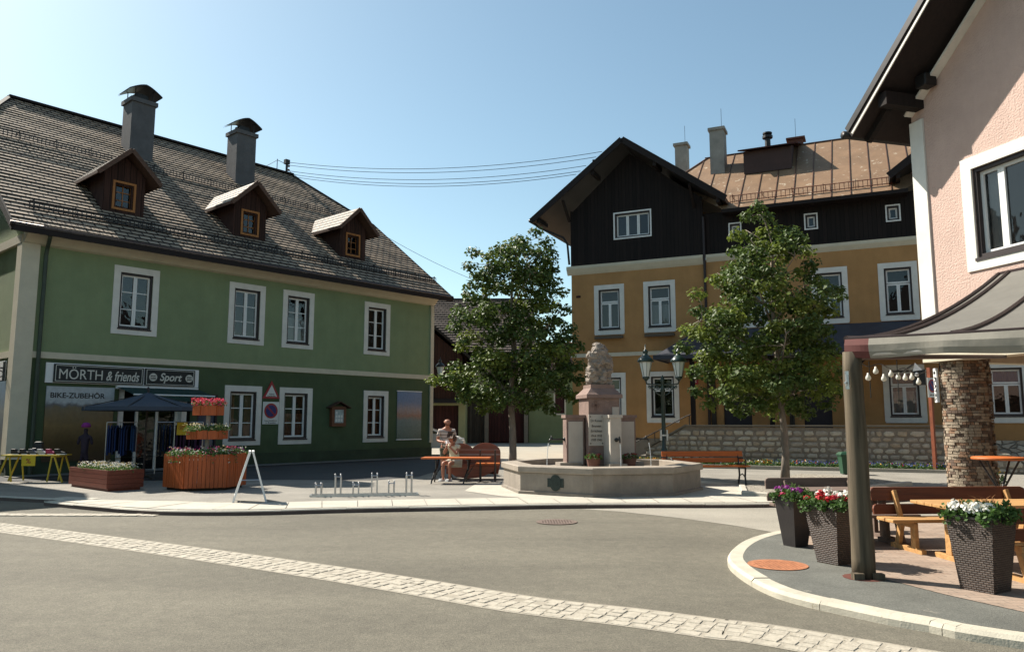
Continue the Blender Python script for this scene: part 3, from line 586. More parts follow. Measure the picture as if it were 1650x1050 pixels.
def sceneposter(name, kind):
    """printed landscape: sky above, hills, ground below"""
    m = bpy.data.materials.new(name); m.use_nodes = True; n = m.node_tree; b = n.nodes['Principled BSDF']; b.inputs['Roughness'].default_value = .35
    tc = n.nodes.new('ShaderNodeTexCoord'); sx = n.nodes.new('ShaderNodeSeparateXYZ'); n.links.new(tc.outputs['Generated'], sx.inputs[0])
    nz = n.nodes.new('ShaderNodeTexNoise'); nz.inputs['Scale'].default_value = 5; nz.inputs['Detail'].default_value = 8; n.links.new(tc.outputs['Generated'], nz.inputs['Vector'])
    ad = n.nodes.new('ShaderNodeMath'); ad.operation = 'MULTIPLY_ADD'; n.links.new(nz.outputs['Fac'], ad.inputs[0]); ad.inputs[1].default_value = .22; n.links.new(sx.outputs['Z'], ad.inputs[2])
    r = n.nodes.new('ShaderNodeValToRGB'); n.links.new(ad.outputs[0], r.inputs[0]); e = r.color_ramp.elements
    cols = {'hills': [(0, (.03, .02, .015)), (.35, (.1, .06, .02)), (.6, (.19, .12, .045)), (.83, (.12, .1, .06)), (.86, (.09, .1, .11)), (.9, (.3, .34, .36)), (1, (.36, .4, .42))],
            'fjord': [(0, (.04, .09, .08)), (.3, (.1, .16, .15)), (.5, (.14, .2, .2)), (.62, (.3, .17, .13)), (.72, (.3, .25, .25)), (.9, (.13, .2, .32)), (1, (.12, .2, .34))],
            'lake': [(0, (.02, .025, .03)), (.4, (.05, .05, .06)), (.6, (.07, .09, .12)), (.75, (.16, .17, .17)), (.88, (.1, .15, .22)), (1, (.09, .16, .27))]}[kind]
    e[0].position, e[0].color = cols[0][0], (*cols[0][1], 1); e[1].position, e[1].color = cols[-1][0], (*cols[-1][1], 1)
    for p, c in cols[1:-1]: q = e.new(p); q.color = (*c, 1)
    n2 = n.nodes.new('ShaderNodeTexNoise'); n2.inputs['Scale'].default_value = 18; n2.inputs['Detail'].default_value = 6; n.links.new(tc.outputs['Generated'], n2.inputs['Vector']); mr = n.nodes.new('ShaderNodeMapRange'); mr.inputs[3].default_value = .65; mr.inputs[4].default_value = 1.3; n.links.new(n2.outputs['Fac'], mr.inputs[0])
    vv = n.nodes.new('ShaderNodeVectorMath'); vv.operation = 'SCALE'; n.links.new(r.outputs[0], vv.inputs[0]); n.links.new(mr.outputs[0], vv.inputs['Scale']); n.links.new(vv.outputs[0], b.inputs['Base Color'])
    return m
INK = M('black_ink', (.015, .015, .015), .6, .05, 5); LETT = M('cream_lettering', (.55, .54, .48), .5, .05, 5)
t = thing('window_mural', 'large printed hillside picture headed BIKE-ZUBEHÖR left of the shop door', 'mural', FG.w(0, 0), FG.rot)
b_ = MB(); b_.box(.42, -.05, .45, 2.3, -.006, 2.62); b_.build('panel', sceneposter('hillside_print', 'hills'), t); text('BIKE-ZUBEHÖR', 'lettering', INK, t, 1.28, -.052, 2.38, 1.5, .19, .02)
t = thing('side_mural', 'printed blue mountain lake picture on the side wall by the white corner', 'mural', FG.w(0, 0), FG.rot)
b_ = MB(); b_.box(-.46, .35, .4, -.406, 3.0, 2.75); b_.build('panel', sceneposter('lake_print', 'lake'), t)
t = thing('shop_sign', 'long dark shop sign MÖRTH & friends Sport above the awning', 'sign', FG.w(0, 0), FG.rot)
b_ = MB(); b_.box(.36, -.06, 2.72, 4.95, -.006, 3.3); b_.build('backboard', WPAINT, t)
b_ = MB(); b_.box(.56, -.11, 2.74, 3.12, -.062, 3.27); b_.box(3.17, -.11, 2.74, 4.8, -.062, 3.27); b_.build('board', M('dark_sign_board', (.008, .013, .014), .5, .1, 3), t)
b_ = MB(); ring(b_, .6, 3.08, 2.77, 3.24, .015, -.118, -.108); ring(b_, 3.21, 4.76, 2.77, 3.24, .015, -.118, -.108); b_.build('border', LETT, t)
text('MÖRTH', 'lettering', LETT, t, 1.3, -.112, 3.02, 1.2, .36, .0); text('& friends', 'lettering', LETT, t, 2.5, -.112, 2.98, .98, .3, .012, .25); text('Sport', 'lettering', LETT, t, 4.0, -.112, 2.98, .72, .33, .02, .25)
for u in (3.42, 4.6):
    b_ = MB(); b_.prism([(u + .125 * math.cos(k * math.pi / 10), 3.0 + .125 * math.sin(k * math.pi / 10)) for k in range(20)], 'y', -.125, -.111); b_.build('roundel', LETT, t)
    text('SPORT', 'lettering', INK, t, u, -.127, 3.035, .17, .055, .02); text('2000', 'lettering', INK, t, u, -.127, 2.96, .17, .055, .02)
# awning over the shop door
t = thing('shop_awning', 'dark green fabric awning rolled out above the shop door', 'awning', FG.w(0, 0), FG.rot)
b_ = MB(); b_.quad((2.35, -.1, 2.66), (2.35, -1.3, 2.4), (4.9, -1.3, 2.4), (4.9, -.1, 2.66)); b_.quad((2.35, -.1, 2.655), (4.9, -.1, 2.655), (4.9, -1.3, 2.395), (2.35, -1.3, 2.395)); b_.quad((2.35, -1.3, 2.4), (2.35, -1.3, 2.22), (4.9, -1.3, 2.22), (4.9, -1.3, 2.4)); b_.build('fabric', M('dark_green_fabric', (.01, .04, .035), .8, .2, 4), t)
b_ = MB(); b_.box(2.33, -.14, 2.6, 4.92, -.006, 2.7); b_.tube([(2.35, -1.3, 2.4), (4.9, -1.3, 2.4)], .025, 6); b_.build('rail', WPAINT, t)
# wrought bracket on the side wall
t = thing('hanging_sign_bracket', 'black scrolled iron bracket on white plaque at the left side wall', 'bracket', FG.w(0, 0), FG.rot)
b_ = MB(); b_.box(-.46, .75, 2.78, -.41, 1.8, 3.34); b_.build('plaque', WPAINT, t)
b_ = MB(); b_.tube([(-.5, .62, 2.75), (-.5, .62, 3.3)], .03, 6); b_.tube([(-.5, .65, 3.12), (-1.5, .65, 3.12)], .02, 6); b_.tube([(-.6 - .16 * math.cos(a / 3) * (1 - a / 26), .65, 2.93 + .14 * math.sin(a / 3) * (1 - a / 26)) for a in range(22)], .015, 5); b_.build('scroll', BLACKI, t)
# traffic signs
RED = M('sign_red', (.3, .02, .025), .4, .08, 4); SWHITE = M('sign_white', (.6, .6, .57), .4, .05, 4); SBLUE = M('sign_blue', (.02, .02, .13), .4, .08, 4)
t = thing('warning_sign', 'red edged warning triangle between two ground floor windows', 'sign', FG.w(0, 0), FG.rot)
b_ = MB(); b_.prism([(7.36, 2.42), (8.06, 2.42), (7.71, 3.06)], 'y', -.04, -.01); b_.build('rim', RED, t); b_ = MB(); b_.prism([(7.48, 2.49), (7.94, 2.49), (7.71, 2.91)], 'y', -.046, -.041); b_.build('face', SWHITE, t)
text('Achtung', 'lettering', INK, t, 7.71, -.048, 2.58, .22, .05, .01); text('Dachlawine', 'lettering', INK, t, 7.71, -.048, 2.52, .32, .04, .01)
def noparking(t, cx, z, r, v):
    b_ = MB(); b_.box(cx - r * 1.2, v - .012, z - r * 1.75, cx + r * 1.2, v, z + r * 1.2); b_.build('plate', SWHITE, t)
    c = lambda q, v0, v1: [(cx + q * math.cos(k * math.pi / 14), z + q * math.sin(k * math.pi / 14)) for k in range(28)]
    b_ = MB(); b_.prism(c(r, 0, 0), 'y', v - .018, v - .013); b_.build('red_ring', RED, t); b_ = MB(); b_.prism(c(r * .76, 0, 0), 'y', v - .022, v - .0185); b_.build('blue_disc', SBLUE, t)
    b_ = MB(); b_.rbox((cx, v - .024, z), (r * 1.6, .004, r * .2), Matrix.Rotation(rd(45), 3, 'Y')); b_.build('slash', RED, t)
t = thing('no_parking_sign', 'square no parking plate below the red warning triangle', 'sign', FG.w(0, 0), FG.rot)
noparking(t, 7.72, 1.98, .27, -.02); text('Ausg. Zustelldienst', 'lettering', INK, t, 7.72, -.036, 1.63, .5, .045, .01); text('u. Kunden', 'lettering', INK, t, 7.72, -.036, 1.56, .4, .045, .01)
# notice case with little roof
t = thing('notice_case', 'small wooden notice case with pitched roof on the green wall', 'notice board', FG.w(0, 0), FG.rot)
b_ = MB(); b_.box(10.27, -.16, 1.42, 10.93, -.005, 2.18); b_.build('case', wood('case_wood', (.13, .05, .025), .5), t)
b_ = MB()
for sx in (-1, 1): b_.beam((10.6, -.12, 2.36), (10.6 + sx * .5, -.12, 2.12), .3, .03)
b_.build('roof', wood('case_roof', (.06, .03, .02), .7), t); b_ = MB(); b_.box(10.4, -.168, 1.55, 10.8, -.162, 2.05); b_.build('glass_door', M('case_glass', (.3, .36, .36), .3, .35, 9), t)
b_ = MB(); random.seed(3)
for k in range(7): x = 10.43 + (k % 3) * .12; z = 1.6 + (k // 3) * .14; b_.box(x, -.172, z, x + .09, -.169, z + .11)
b_.build('notes', SWHITE, t)
t = thing('wall_banner', 'tall fabric banner with a blue and pink fjord picture near the right end', 'banner', FG.w(0, 0), FG.rot)
b_ = MB(); b_.box(13.62, -.03, .86, 14.98, -.02, 2.86); b_.build('print', sceneposter('fjord_print', 'fjord'), t); b_ = MB(); b_.tube([(13.6, -.025, 2.87), (15, -.025, 2.87)], .022, 6); b_.tube([(13.6, -.025, .85), (15, -.025, .85)], .022, 6); b_.build('rod', WPAINT, t)
# lamp bracket at the right corner
def lantern(par, x, y, z, s, cap=GREENI, glassm=None):
    g_ = MB(); g_.lathe([(.1 * s, 0), (.2 * s, .48 * s)], (x, y, z), 8); lg = g_.build('lantern_glass', glassm or M('milky_lamp_glass', (.62, .66, .62), .25, .05, 3, spec=.5), par)
    c = MB(); c.lathe([(.25 * s, .46 * s), (.26 * s, .5 * s), (.2 * s, .58 * s), (.1 * s, .68 * s), (.07 * s, .7 * s), (.07 * s, .76 * s), (.09 * s, .78 * s), (.05 * s, .84 * s), (.02 * s, .86 * s), (.015 * s, 1.0 * s), (0, 1.02 * s)], (x, y, z), 12)
    c.lathe([(0.02 * s, -.14 * s), (.05 * s, -.1 * s), (.12 * s, -.03 * s), (.11 * s, .01 * s)], (x, y, z), 8)
    for k in range(8):
        a = 2 * math.pi * k / 8; c.tube([(x + .1 * s * math.cos(a), y + .1 * s * math.sin(a), z), (x + .2 * s * math.cos(a), y + .2 * s * math.sin(a), z + .48 * s)], .008 * s, 4)
    c.build('lantern_cap', cap, par, 'auto')
t = thing('wall_lamp', 'white glass lantern on a curved bracket at the green house corner', 'lamp', FG.w(15.64, 0), FG.rot)
b_ = MB(); b_.tube([(0, .1, 3.0), (.3, .1, 3.12), (.5, .1, 3.3), (.55, .1, 3.5)], .03, 6); b_.tube([(0, .1, 3.4), (.5, .1, 3.4)], .02, 6); b_.tube([(.2 + .12 * math.cos(a / 2), .1, 3.25 + .1 * math.sin(a / 2)) for a in range(12)], .012, 5); b_.build('bracket', BLACKI, t); lantern(t, .55, .1, 3.62, .85, BLACKI)
# roof mast and wires
t = thing('roof_mast', 'short service mast with insulators on the green house ridge', 'mast', FG.w(13.4, 8.6, 13.95), FG.rot)
b_ = MB(); b_.tube([(0, 0, 0), (0, 0, .75)], .06, 8); b_.box(-.12, -.1, .62, .12, .1, .85); b_.tube([(-.55, 0, 0), (-.55, 0, .75)], .02, 5); b_.tube([(-.55, 0, .7), (0, 0, .6)], .015, 5); b_.build('pole', METAL, t)
b_ = MB()
for z in (.5, .3, .68): b_.lathe([(.04, 0), (.06, .04), (.04, .09)], (.12, 0, z), 8)
b_.build('insulator', M('brown_porcelain', (.12, .05, .03), .3), t)
mx = FG.w(13.55, 8.6)
def wire(p, q, sag, name='wire'):
    p, q = Vector(p), Vector(q); pts = []
    for k in range(25): t_ = k / 24; a = p.lerp(q, t_); a.z -= sag * 4 * t_ * (1 - t_); pts.append(a)
    mb = MB(); mb.tube(pts, .013, 4, False); return mb
for k, (z0, e, lb) in enumerate([(14.7, (4.02, 33, 13.55), 'topmost overhead wire between green house mast and yellow gable'), (14.55, (3.75, 33, 13.3), 'second overhead wire from the top between mast and gable'), (14.25, (3.3, 33, 12.9), 'third overhead wire from the top between mast and gable'), (14.1, (3.05, 33, 12.65), 'fourth overhead wire from the top between mast and gable'), (13.98, (2.85, 33, 12.5), 'lowest overhead wire between green house mast and gable')]):
    tag(wire((mx[0], mx[1], z0), e, .55).build('overhead_wire', BLACKI), lb, 'wire', 'overhead wires')
tag(wire((mx[0], mx[1], 14.25), (-1.6, 42, 9.2), .5).build('overhead_wire', BLACKI), 'thick cable descending from the mast to behind the left tree', 'wire', 'overhead wires')
m2 = FG.w(12.8, 8.6); m3 = FG.w(8.5, 9.2)
for k in range(2): tag(wire((m2[0], m2[1], 14.6 - .4 * k), (m3[0] - 6, m3[1] + 14, 16.0 - .5 * k), .2).build('overhead_wire', BLACKI), ['upper', 'lower'][k] + ' short wire leaving the mast to the left behind the roof', 'wire', 'overhead wires')

# ------------------------------------------------------------ OCHRE HOUSE
random.seed(11)
METR = M('weathered_metal_roof', (.215, .13, .073), .62, .2, 1.2, .15, 20, spec=.4, spots=((.42, .34, .25), .6, 3.6))
def stonemat():
    m = bpy.data.materials.new('rubble_stone'); m.use_nodes = True; n = m.node_tree; b = n.nodes['Principled BSDF']; b.inputs['Roughness'].default_value = .9
    tc = n.nodes.new('ShaderNodeTexCoord'); mp = n.nodes.new('ShaderNodeMapping'); mp.inputs['Scale'].default_value = (3.4, 1.5, 5.6); n.links.new(tc.outputs['Object'], mp.inputs[0])
    nz = n.nodes.new('ShaderNodeTexNoise'); nz.inputs['Scale'].default_value = 1.5; n.links.new(mp.outputs[0], nz.inputs['Vector']); vm = n.nodes.new('ShaderNodeVectorMath'); vm.operation = 'MULTIPLY_ADD'; vm.inputs[1].default_value = (.35, .35, .35); n.links.new(nz.outputs['Color'], vm.inputs[0]); n.links.new(mp.outputs[0], vm.inputs[2])
    v1 = n.nodes.new('ShaderNodeTexVoronoi'); v1.feature = 'DISTANCE_TO_EDGE'; v1.inputs['Scale'].default_value = 1; v1.inputs['Randomness'].default_value = .8; n.links.new(vm.outputs[0], v1.inputs['Vector'])
    v2 = n.nodes.new('ShaderNodeTexVoronoi'); v2.inputs['Scale'].default_value = 1; v2.inputs['Randomness'].default_value = .8; n.links.new(vm.outputs[0], v2.inputs['Vector'])
    r = n.nodes.new('ShaderNodeMapRange'); r.inputs[1].default_value = .03; r.inputs[2].default_value = .1; n.links.new(v1.outputs['Distance'], r.inputs[0])
    sp = n.nodes.new('ShaderNodeSeparateColor'); n.links.new(v2.outputs['Color'], sp.inputs[0]); cr = n.nodes.new('ShaderNodeValToRGB'); cr.color_ramp.elements[0].color = (.3, .255, .2, 1); cr.color_ramp.elements[1].color = (.55, .49, .4, 1); n.links.new(sp.outputs[0], cr.inputs[0])
    mx = n.nodes.new('ShaderNodeMix'); mx.data_type = 'RGBA'; n.links.new(r.outputs[0], mx.inputs[0]); mx.inputs[6].default_value = (.19, .16, .125, 1); n.links.new(cr.outputs[0], mx.inputs[7])
    n3 = n.nodes.new('ShaderNodeTexNoise'); n3.inputs['Scale'].default_value = 14; n3.inputs['Detail'].default_value = 6; n.links.new(tc.outputs['Object'], n3.inputs['Vector']); m3_ = n.nodes.new('ShaderNodeMapRange'); m3_.inputs[3].default_value = .7; m3_.inputs[4].default_value = 1.25; n.links.new(n3.outputs['Fac'], m3_.inputs[0])
    vv = n.nodes.new('ShaderNodeVectorMath'); vv.operation = 'SCALE'; n.links.new(mx.outputs[2], vv.inputs[0]); n.links.new(m3_.outputs[0], vv.inputs['Scale']); n.links.new(vv.outputs[0], b.inputs['Base Color'])
    bp = n.nodes.new('ShaderNodeBump'); bp.inputs['Distance'].default_value = .05; bp.inputs['Strength'].default_value = .9; n.links.new(r.outputs[0], bp.inputs['Height']); n.links.new(bp.outputs[0], b.inputs['Normal']); return m
RUB = stonemat()
oh = thing('ochre_house', 'ochre yellow house with dark timber gable and brown metal roof behind the fountain', 'house', FY.w(0, 0), FY.rot)
up = [(1.05, 2.4), (3.25, 4.6), (6.95, 8.3), (9.9, 11.2), (12.25, 13.56)]; lo = [(1.05, 2.4), (3.29, 4.65), (12.2, 13.58), (15.37, 16.75)]
ou = [window(oh, a, b, 5.35, 7.48, 'ochre', curtain=[None, (CURT, 'half'), None, None, None][k]) for k, (a, b) in enumerate(up)]
ol = [window(oh, a, b, 1.6, 3.66, 'ochre', curtain=[None, None, (CURT, 'half'), (CURTB, 'top')][k]) for k, (a, b) in enumerate(lo)]
doors = [(6.42, 7.5, 1.35, 3.5), (9.42, 10.42, 1.35, 3.5)]
W_ = MB(); wall_cells(W_, 0, 5.83, .3, 4.42, [o for o in ol if o[1] < 5.8]); wall_cells(W_, 0, 5.83, 4.42, 8.2, [o for o in ou if o[1] < 5.8])
wall_cells(W_, 5.831, 20, .3, 4.42, [o for o in ol if o[0] > 5.9] + doors); wall_cells(W_, 5.831, 20, 4.42, 8.2, [o for o in ou if o[0] > 5.9])
W_.quad((0, 0, 0), (0, 0, 8.2), (0, 9, 8.2), (0, 9, 0)); W_.quad((20, 0, 0), (20, 9, 0), (20, 9, 8.2), (20, 0, 8.2)); W_.quad((0, 9, 0), (0, 9, 8.2), (20, 9, 8.2), (20, 9, 0)); W_.build('wall', OCHRE, oh)
W_ = MB(); W_.box(-.05, -.05, 0, 5.5, .0, .9); W_.build('plinth', M('grey_plinth', (.16, .14, .115), .95, .25, 2, .5, 30), oh)
W_ = MB(); W_.box(14.4, -.12, 0, 20, .0, .95); W_.build('stone_plinth', RUB, oh)
W_ = MB(); prof = [(-.16, 8.4), (-.16, 8.28), (-.06, 8.1), (-.001, 8.02), (-.001, 8.4)]; W_.prism(prof, 'x', -.18, 5.8); W_.build('cornice', CREAM, oh); W_ = MB(); W_.prism([(a + .06, b) for a, b in prof[:4]] + [(.05, 8.4)], 'x', 5.92, 20.1); W_.build('cornice', CREAM, oh)
W_ = MB(); W_.box(-.04, -.04, 4.36, 5.8, -.001, 4.52); W_.build('string_course', CREAM, oh); W_ = MB(); W_.box(13.9, -.04, 4.36, 20, -.001, 4.52); W_.build('string_course', CREAM, oh)
W_ = MB(); W_.tube([(5.86, -.08, 10.0), (5.86, -.08, 1.2)], .055, 8); W_.build('downpipe', FRAMED, oh)
for a, b, c, d in doors: q = MB(); q.box(a, .1, c, b, .16, d); q.build('door', M('dark_door', (.018, .014, .02), .6, .2, 3), oh)
W_ = MB(); W_.box(.22, -.012, 7.0, .42, .004, 7.1); W_.build('vent', BARNR, oh)
for u0, u1 in ((1.1, 2.35), (3.3, 4.55)): q = MB(); q.box(u0, -.2, 5.12, u1, -.052, 5.24); q.build('flower_shelf', M('shelf_wood', (.09, .07, .05), .9), oh)
# timber gable
gw = [window(oh, 2.0, 3.68, 9.42, 10.62, 'triple', v=-.06, sur=.06)]
W_ = MB(); sl_g = math.tan(rd(36.3)); apex = (2.75, 13.15)
wall_cells(W_, 0, 5.83, 8.38, 10.9, gw, -.06)
W_.poly([(.12, -.06, 10.9), (5.72, -.06, 10.9), (2.75, -.06, 13.2)]); W_.poly([(0, -.06, 10.9), (.12, -.06, 10.9), (0, -.06, 10.93)])
W_.quad((5.83, -.06, 8.38), (5.83, .1, 8.38), (5.83, .1, 10.7), (5.83, -.06, 10.7)); W_.quad((0, -.06, 8.38), (0, -.06, 10.9), (0, 9, 10.9), (0, 9, 8.38)); W_.build('gable_cladding', DARKW, oh)
sw = [window(oh, a, b, c, c + .65, 'single', sur=.05, v=.04) for a, b, c in ((6.85, 7.36, 9.0), (9.75, 10.25, 9.05), (12.63, 13.14, 9.05))]
W_ = MB(); wall_cells(W_, 5.83, 14.2, 8.38, 10.15, sw, .04); W_.build('timber_band', DARKW, oh)
GR = M('dark_roof_sheet', (.03, .026, .026), .5, .2, 2, metal=.2)
def gable_roof(uc, zt_, half, v0, v1, name, zt_soff=.2, wall=None):
    z0 = zt_ - half * sl_g
    r = MB(); r.prism([(uc - half, z0), (uc, zt_), (uc + half, z0), (uc + half, z0 - .2), (uc, zt_ - .22), (uc - half, z0 - .2)][::-1], 'y', v0, v1); ro_ = r.build(name, GR, oh)
    b = MB()
    for s_ in (-1, 1):
        b.beam((uc + s_ * (half + .02), v0 - .03, z0 - .1), (uc, v0 - .03, zt_ - .08), .05, .26)
        for q in (.35, 1.0):   # purlins and struts under the eave
            x = uc + s_ * half * q * .93; z = zt_ - half * q * .93 * sl_g - .32; b.beam((x, v0 + .05, z), (x, 0, z), .14, .18)
        b.beam((uc + s_ * (half * .66), v0 + .15, zt_ - half * .66 * sl_g - .35), (uc + s_ * half * .66, -.06, zt_ - half * .66 * sl_g - 1.1), .1, .1)
    b.build('bargeboard', DARKB, ro_); return ro_
gr1 = gable_roof(2.72, 13.6, 4.2, -1.0, 8.8, 'gable_roof')
b = MB(); b.tube([(-1.52, -1.1, 10.42), (-1.52, 8, 10.42)], .08, 8); b.tube([(-1.52, -.9, 10.42), (-1.3, -.5, 10.2), (-.25, -.3, 9.7), (-.1, -.2, 9.4), (-.06, -.1, 8.5)], .05, 6); b.build('gutter', METAL, gr1, True)
b = MB()
for v in (-.3, 2.0): b.box(2.72 - 3.5, v, 11.1, 2.72 - 3.4, v + .1, 11.35)
b.box(2.72 - 1.4, -.8, 12.62, 2.72 - 1.3, -.7, 12.9); b.build('snow_hook', METAL, gr1)
gable_roof(17.0, 13.7, 4.2, -1.0, 8.8, 'gable_roof')
W_ = MB(); W_.quad((14.3, -.06, 8.38), (19.8, -.06, 8.38), (19.8, -.06, 10.9), (14.3, -.06, 10.9)); W_.poly([(14.4, -.06, 10.9), (19.7, -.06, 10.9), (17, -.06, 13.2)]); W_.quad((14.3, .1, 8.38), (14.3, -.06, 8.38), (14.3, -.06, 10.9), (14.3, .1, 10.9)); W_.build('gable_cladding', DARKW, oh)
# main metal roof
TM = math.tan(rd(40)); zm = lambda v: 10.08 + (v + .62) * TM
R_ = MB(); vr = 3.85; zR = zm(vr)
R_.poly([(6.75, -.62, zm(-.62)), (13.3, -.62, zm(-.62)), (14.3, .2, zm(.2)), (17.4, .2, zm(.2)), (15.2, vr, zR), (5.4, vr, zR), (2.7, .2, zm(.2)), (5.9, .2, zm(.2))]); R_.quad((17.8, 8.32, zm(-.62)), (2.0, 8.32, zm(-.62)), (5.4, vr, zR), (15.2, vr, zR)); R_.poly([(2.0, 8.32, zm(-.62)), (2.7, .2, zm(.2)), (5.4, vr, zR)]); R_.poly([(17.4, .2, zm(.2)), (17.8, 8.32, zm(-.62)), (15.2, vr, zR)])
mr = R_.build('roof', METR, oh)
R_ = MB(); u = 3.2
while u < 17:
    vt = min(vr, -.62 + (u - 2.0) / 3.4 * 4.47) if u < 5.4 else (vr if u < 15.2 else -.62 + (17.8 - u) / 2.6 * 4.47); v0_ = -.64 if 6.8 < u < 13.3 else .3; R_.beam((u, v0_, zm(v0_) + .012), (u, vt, zm(vt) + .012), .026, .045); u += .69
R_.beam((5.3, vr, zR + .02), (15.3, vr, zR + .02), .1, .05); R_.beam((2.8, .4, zm(.4) + .02), (5.4, vr, zR + .02), .08, .05); R_.build('standing_seam', M('seam_metal', (.1, .045, .028), .6, .2, 3), mr)
R_ = MB(); R_.box(6.7, -.66, 9.94, 13.4, -.6, 10.08); R_.quad((6.7, -.6, 9.98), (6.7, .1, 9.98), (13.4, .1, 9.98), (13.4, -.6, 9.98)); R_.build('eave_board', DARKB, mr)
R_ = MB(); guard(R_, 7.0, 12.9, -.28, zm(-.28) + .02, .3, .16); R_.build('snow_guard', M('rusty_guard', (.16, .06, .035), .7, .2, 5), mr)
C_ = MB(); C_.box(5.8, 2.3, 12.5, 6.42, 3.05, 14.55); C_.box(5.74, 2.24, 14.55, 6.48, 3.11, 14.68); C_.build('chimney', CONCY, oh)
C_ = MB(); C_.box(3.65, 4.9, 12.2, 4.22, 5.5, 15.05); C_.box(3.58, 4.83, 15.05, 4.29, 5.57, 15.18); C_.build('chimney', CONCY, oh)
C_ = MB(); C_.box(9.0, 4.0, 13.3, 9.6, 4.5, 14.2); C_.box(8.9, 3.9, 14.2, 9.7, 4.6, 14.28); C_.build('chimney', M('brick_red_chimney', (.12, .05, .035), .9), oh)
C_ = MB(); C_.prism([(1.85, 12.2), (4.0, 13.2), (4.0, 13.95), (1.85, 13.2)], 'x', 7.3, 9.25); rb = C_.build('roof_hatch_box', M('hatch_brown', (.05, .025, .02), .7, .2, 3), oh)
C_ = MB(); C_.prism([(1.6, 13.17), (4.1, 13.98), (4.1, 14.04), (1.6, 13.23)], 'x', 7.1, 9.55); C_.build('lid', BARNR, rb)
C_ = MB(); C_.lathe([(.12, 0), (.12, .45), (.1, .45)], (8.25, 2.6, 13.45), 10); C_.lathe([(.1, .45), (.22, .47), (.22, .58), (.12, .64), (.2, .66), (.2, .72), (0, .78)], (8.25, 2.6, 13.45), 10); C_.build('vent_pipe', METAL, rb)
for u, v, z in ((6.3, 2.6, 14.68), (4.1, 5.2, 15.18), (9.3, 4.2, 14.28)): C_ = MB(); C_.tube([(u, v, z), (u, v, z + .95)], .01, 4); C_.build('lightning_rod', METAL, oh)
# porch
P_ = MB(); ez, ev = 4.12, -2.3
P_.quad((4.25, ev, ez), (14.2, ev, ez), (14.2, 0, 5.28), (5.4, 0, 5.28)); P_.poly([(4.25, ev, ez), (5.4, 0, 5.28), (4.25, 0, ez)]); P_.poly([(4.25, ev, ez - .1), (4.25, 0, ez - .1), (14.2, 0, ez - .1), (14.2, ev, ez - .1)]); P_.box(4.2, ev - .05, ez - .14, 14.25, ev, ez + .02); P_.box(4.2, ev, ez - .14, 4.25, 0, ez + .02)
po = P_.build('porch_roof', M('slate_blue_roof', (.035, .037, .05), .6, .25, 3), oh)
for u in (5.55, 8.4, 11.2, 13.9): P_ = MB(); P_.box(u, -2.1, 1.4, u + .16, -1.94, 4.0); P_.beam((u + .08, -2.02, 3.4), (u + .65, -2.02, 4.0), .1, .1); P_.build('porch_post', DARKW, oh)
P_ = MB(); P_.beam((5.2, -2.02, 4.0), (14.1, -2.02, 4.0), .16, .16); P_.build('porch_beam', DARKB, oh)
for a_ in (5.95, 8.9): P_ = MB(); P_.box(a_, -.06, 1.4, a_ + .18, -.002, 4.0); P_.build('door_trim', BARNG, oh)
t = thing('house_number_plate', 'small dark red number plate beside the porch of the ochre house', 'sign', FY.w(0, 0), FY.rot); P_ = MB(); P_.box(5.15, -.03, 3.1, 5.45, -.005, 3.4); P_.build('plate', RED, t); text('12', 'lettering', SWHITE, t, 5.3, -.032, 3.25, .16, .14)
# terrace retaining wall with steps
t = thing('stone_terrace_wall', 'low rubble stone terrace wall with slab top in front of the ochre house', 'wall', FY.w(0, 0), FY.rot)
P_ = MB(); P_.prism([(4.1, 0), (14.3, 0), (14.3, 1.36), (5.6, 1.42), (4.1, .55)], 'y', -3.3, -3.0); P_.prism([(14.3, 0), (15.9, 0), (15.9, .3), (14.3, 1.36)], 'y', -3.3, -3.0)
def rubble(mb, topf, u0, u1, v):
    z = .02; row = 0
    while z < 1.4:
        h = random.uniform(.13, .25); u = u0 + random.uniform(-.2, 0)
        while u < u1:
            w_ = random.uniform(.16, .52); a, b_ = max(u, u0) + .012, min(u + w_, u1) - .012; u += w_
            if b_ - a < .06: continue
            zt_ = min(z + h, topf((a + b_) / 2)) - .014; zb_ = z + .012
            if zt_ - zb_ < .05: continue
            j = lambda s_: random.uniform(-s_, s_); cu, cz = (a + b_) / 2, (zt_ + zb_) / 2; hw_, hh_ = (b_ - a) / 2, (zt_ - zb_) / 2; P1 = []
            for k in range(9):
                an = 2 * math.pi * k / 9 + j(.2); c_, s_ = math.cos(an), math.sin(an); q = min(1 / max(abs(c_), .01), 1 / max(abs(s_), .01)) * random.uniform(.8, 1.0) * .97; q = min(q, 1.22); P1.append((cu + c_ * hw_ * q, cz + s_ * hh_ * q))
            d_ = random.uniform(.015, .04); mb.m = random.choice((1, 1, 2, 2, 3)); ins = [(cu + (x - cu) * .8, cz + (y - cz) * .78) for x, y in P1]; n_ = 9
            mb.add([(x, v, y) for x, y in P1] + [(x, v - d_, y) for x, y in ins] + [(cu, v - d_ - .01, cz)], [(k, (k + 1) % n_, n_ + (k + 1) % n_, n_ + k) for k in range(n_)] + [(n_ + k, n_ + (k + 1) % n_, 2 * n_) for k in range(n_)])
        z += h; row += 1
rubble(P_, lambda u: 1.38 if u > 5.6 else .55 + (u - 4.1) * .56, 4.1, 14.3, -3.301); rubble(P_, lambda u: 1.36 - (u - 14.3) * .66, 14.3, 15.9, -3.301)
P_.build('masonry', [M('mortar', (.2, .17, .135), .95, .2, 8), M('limestone_block', (.43, .385, .31), .9, .22, 9, .6, 50), M('grey_block', (.32, .285, .235), .9, .25, 9, .6, 50), M('tan_block', (.36, .29, .21), .9, .25, 9, .6, 50)], t)
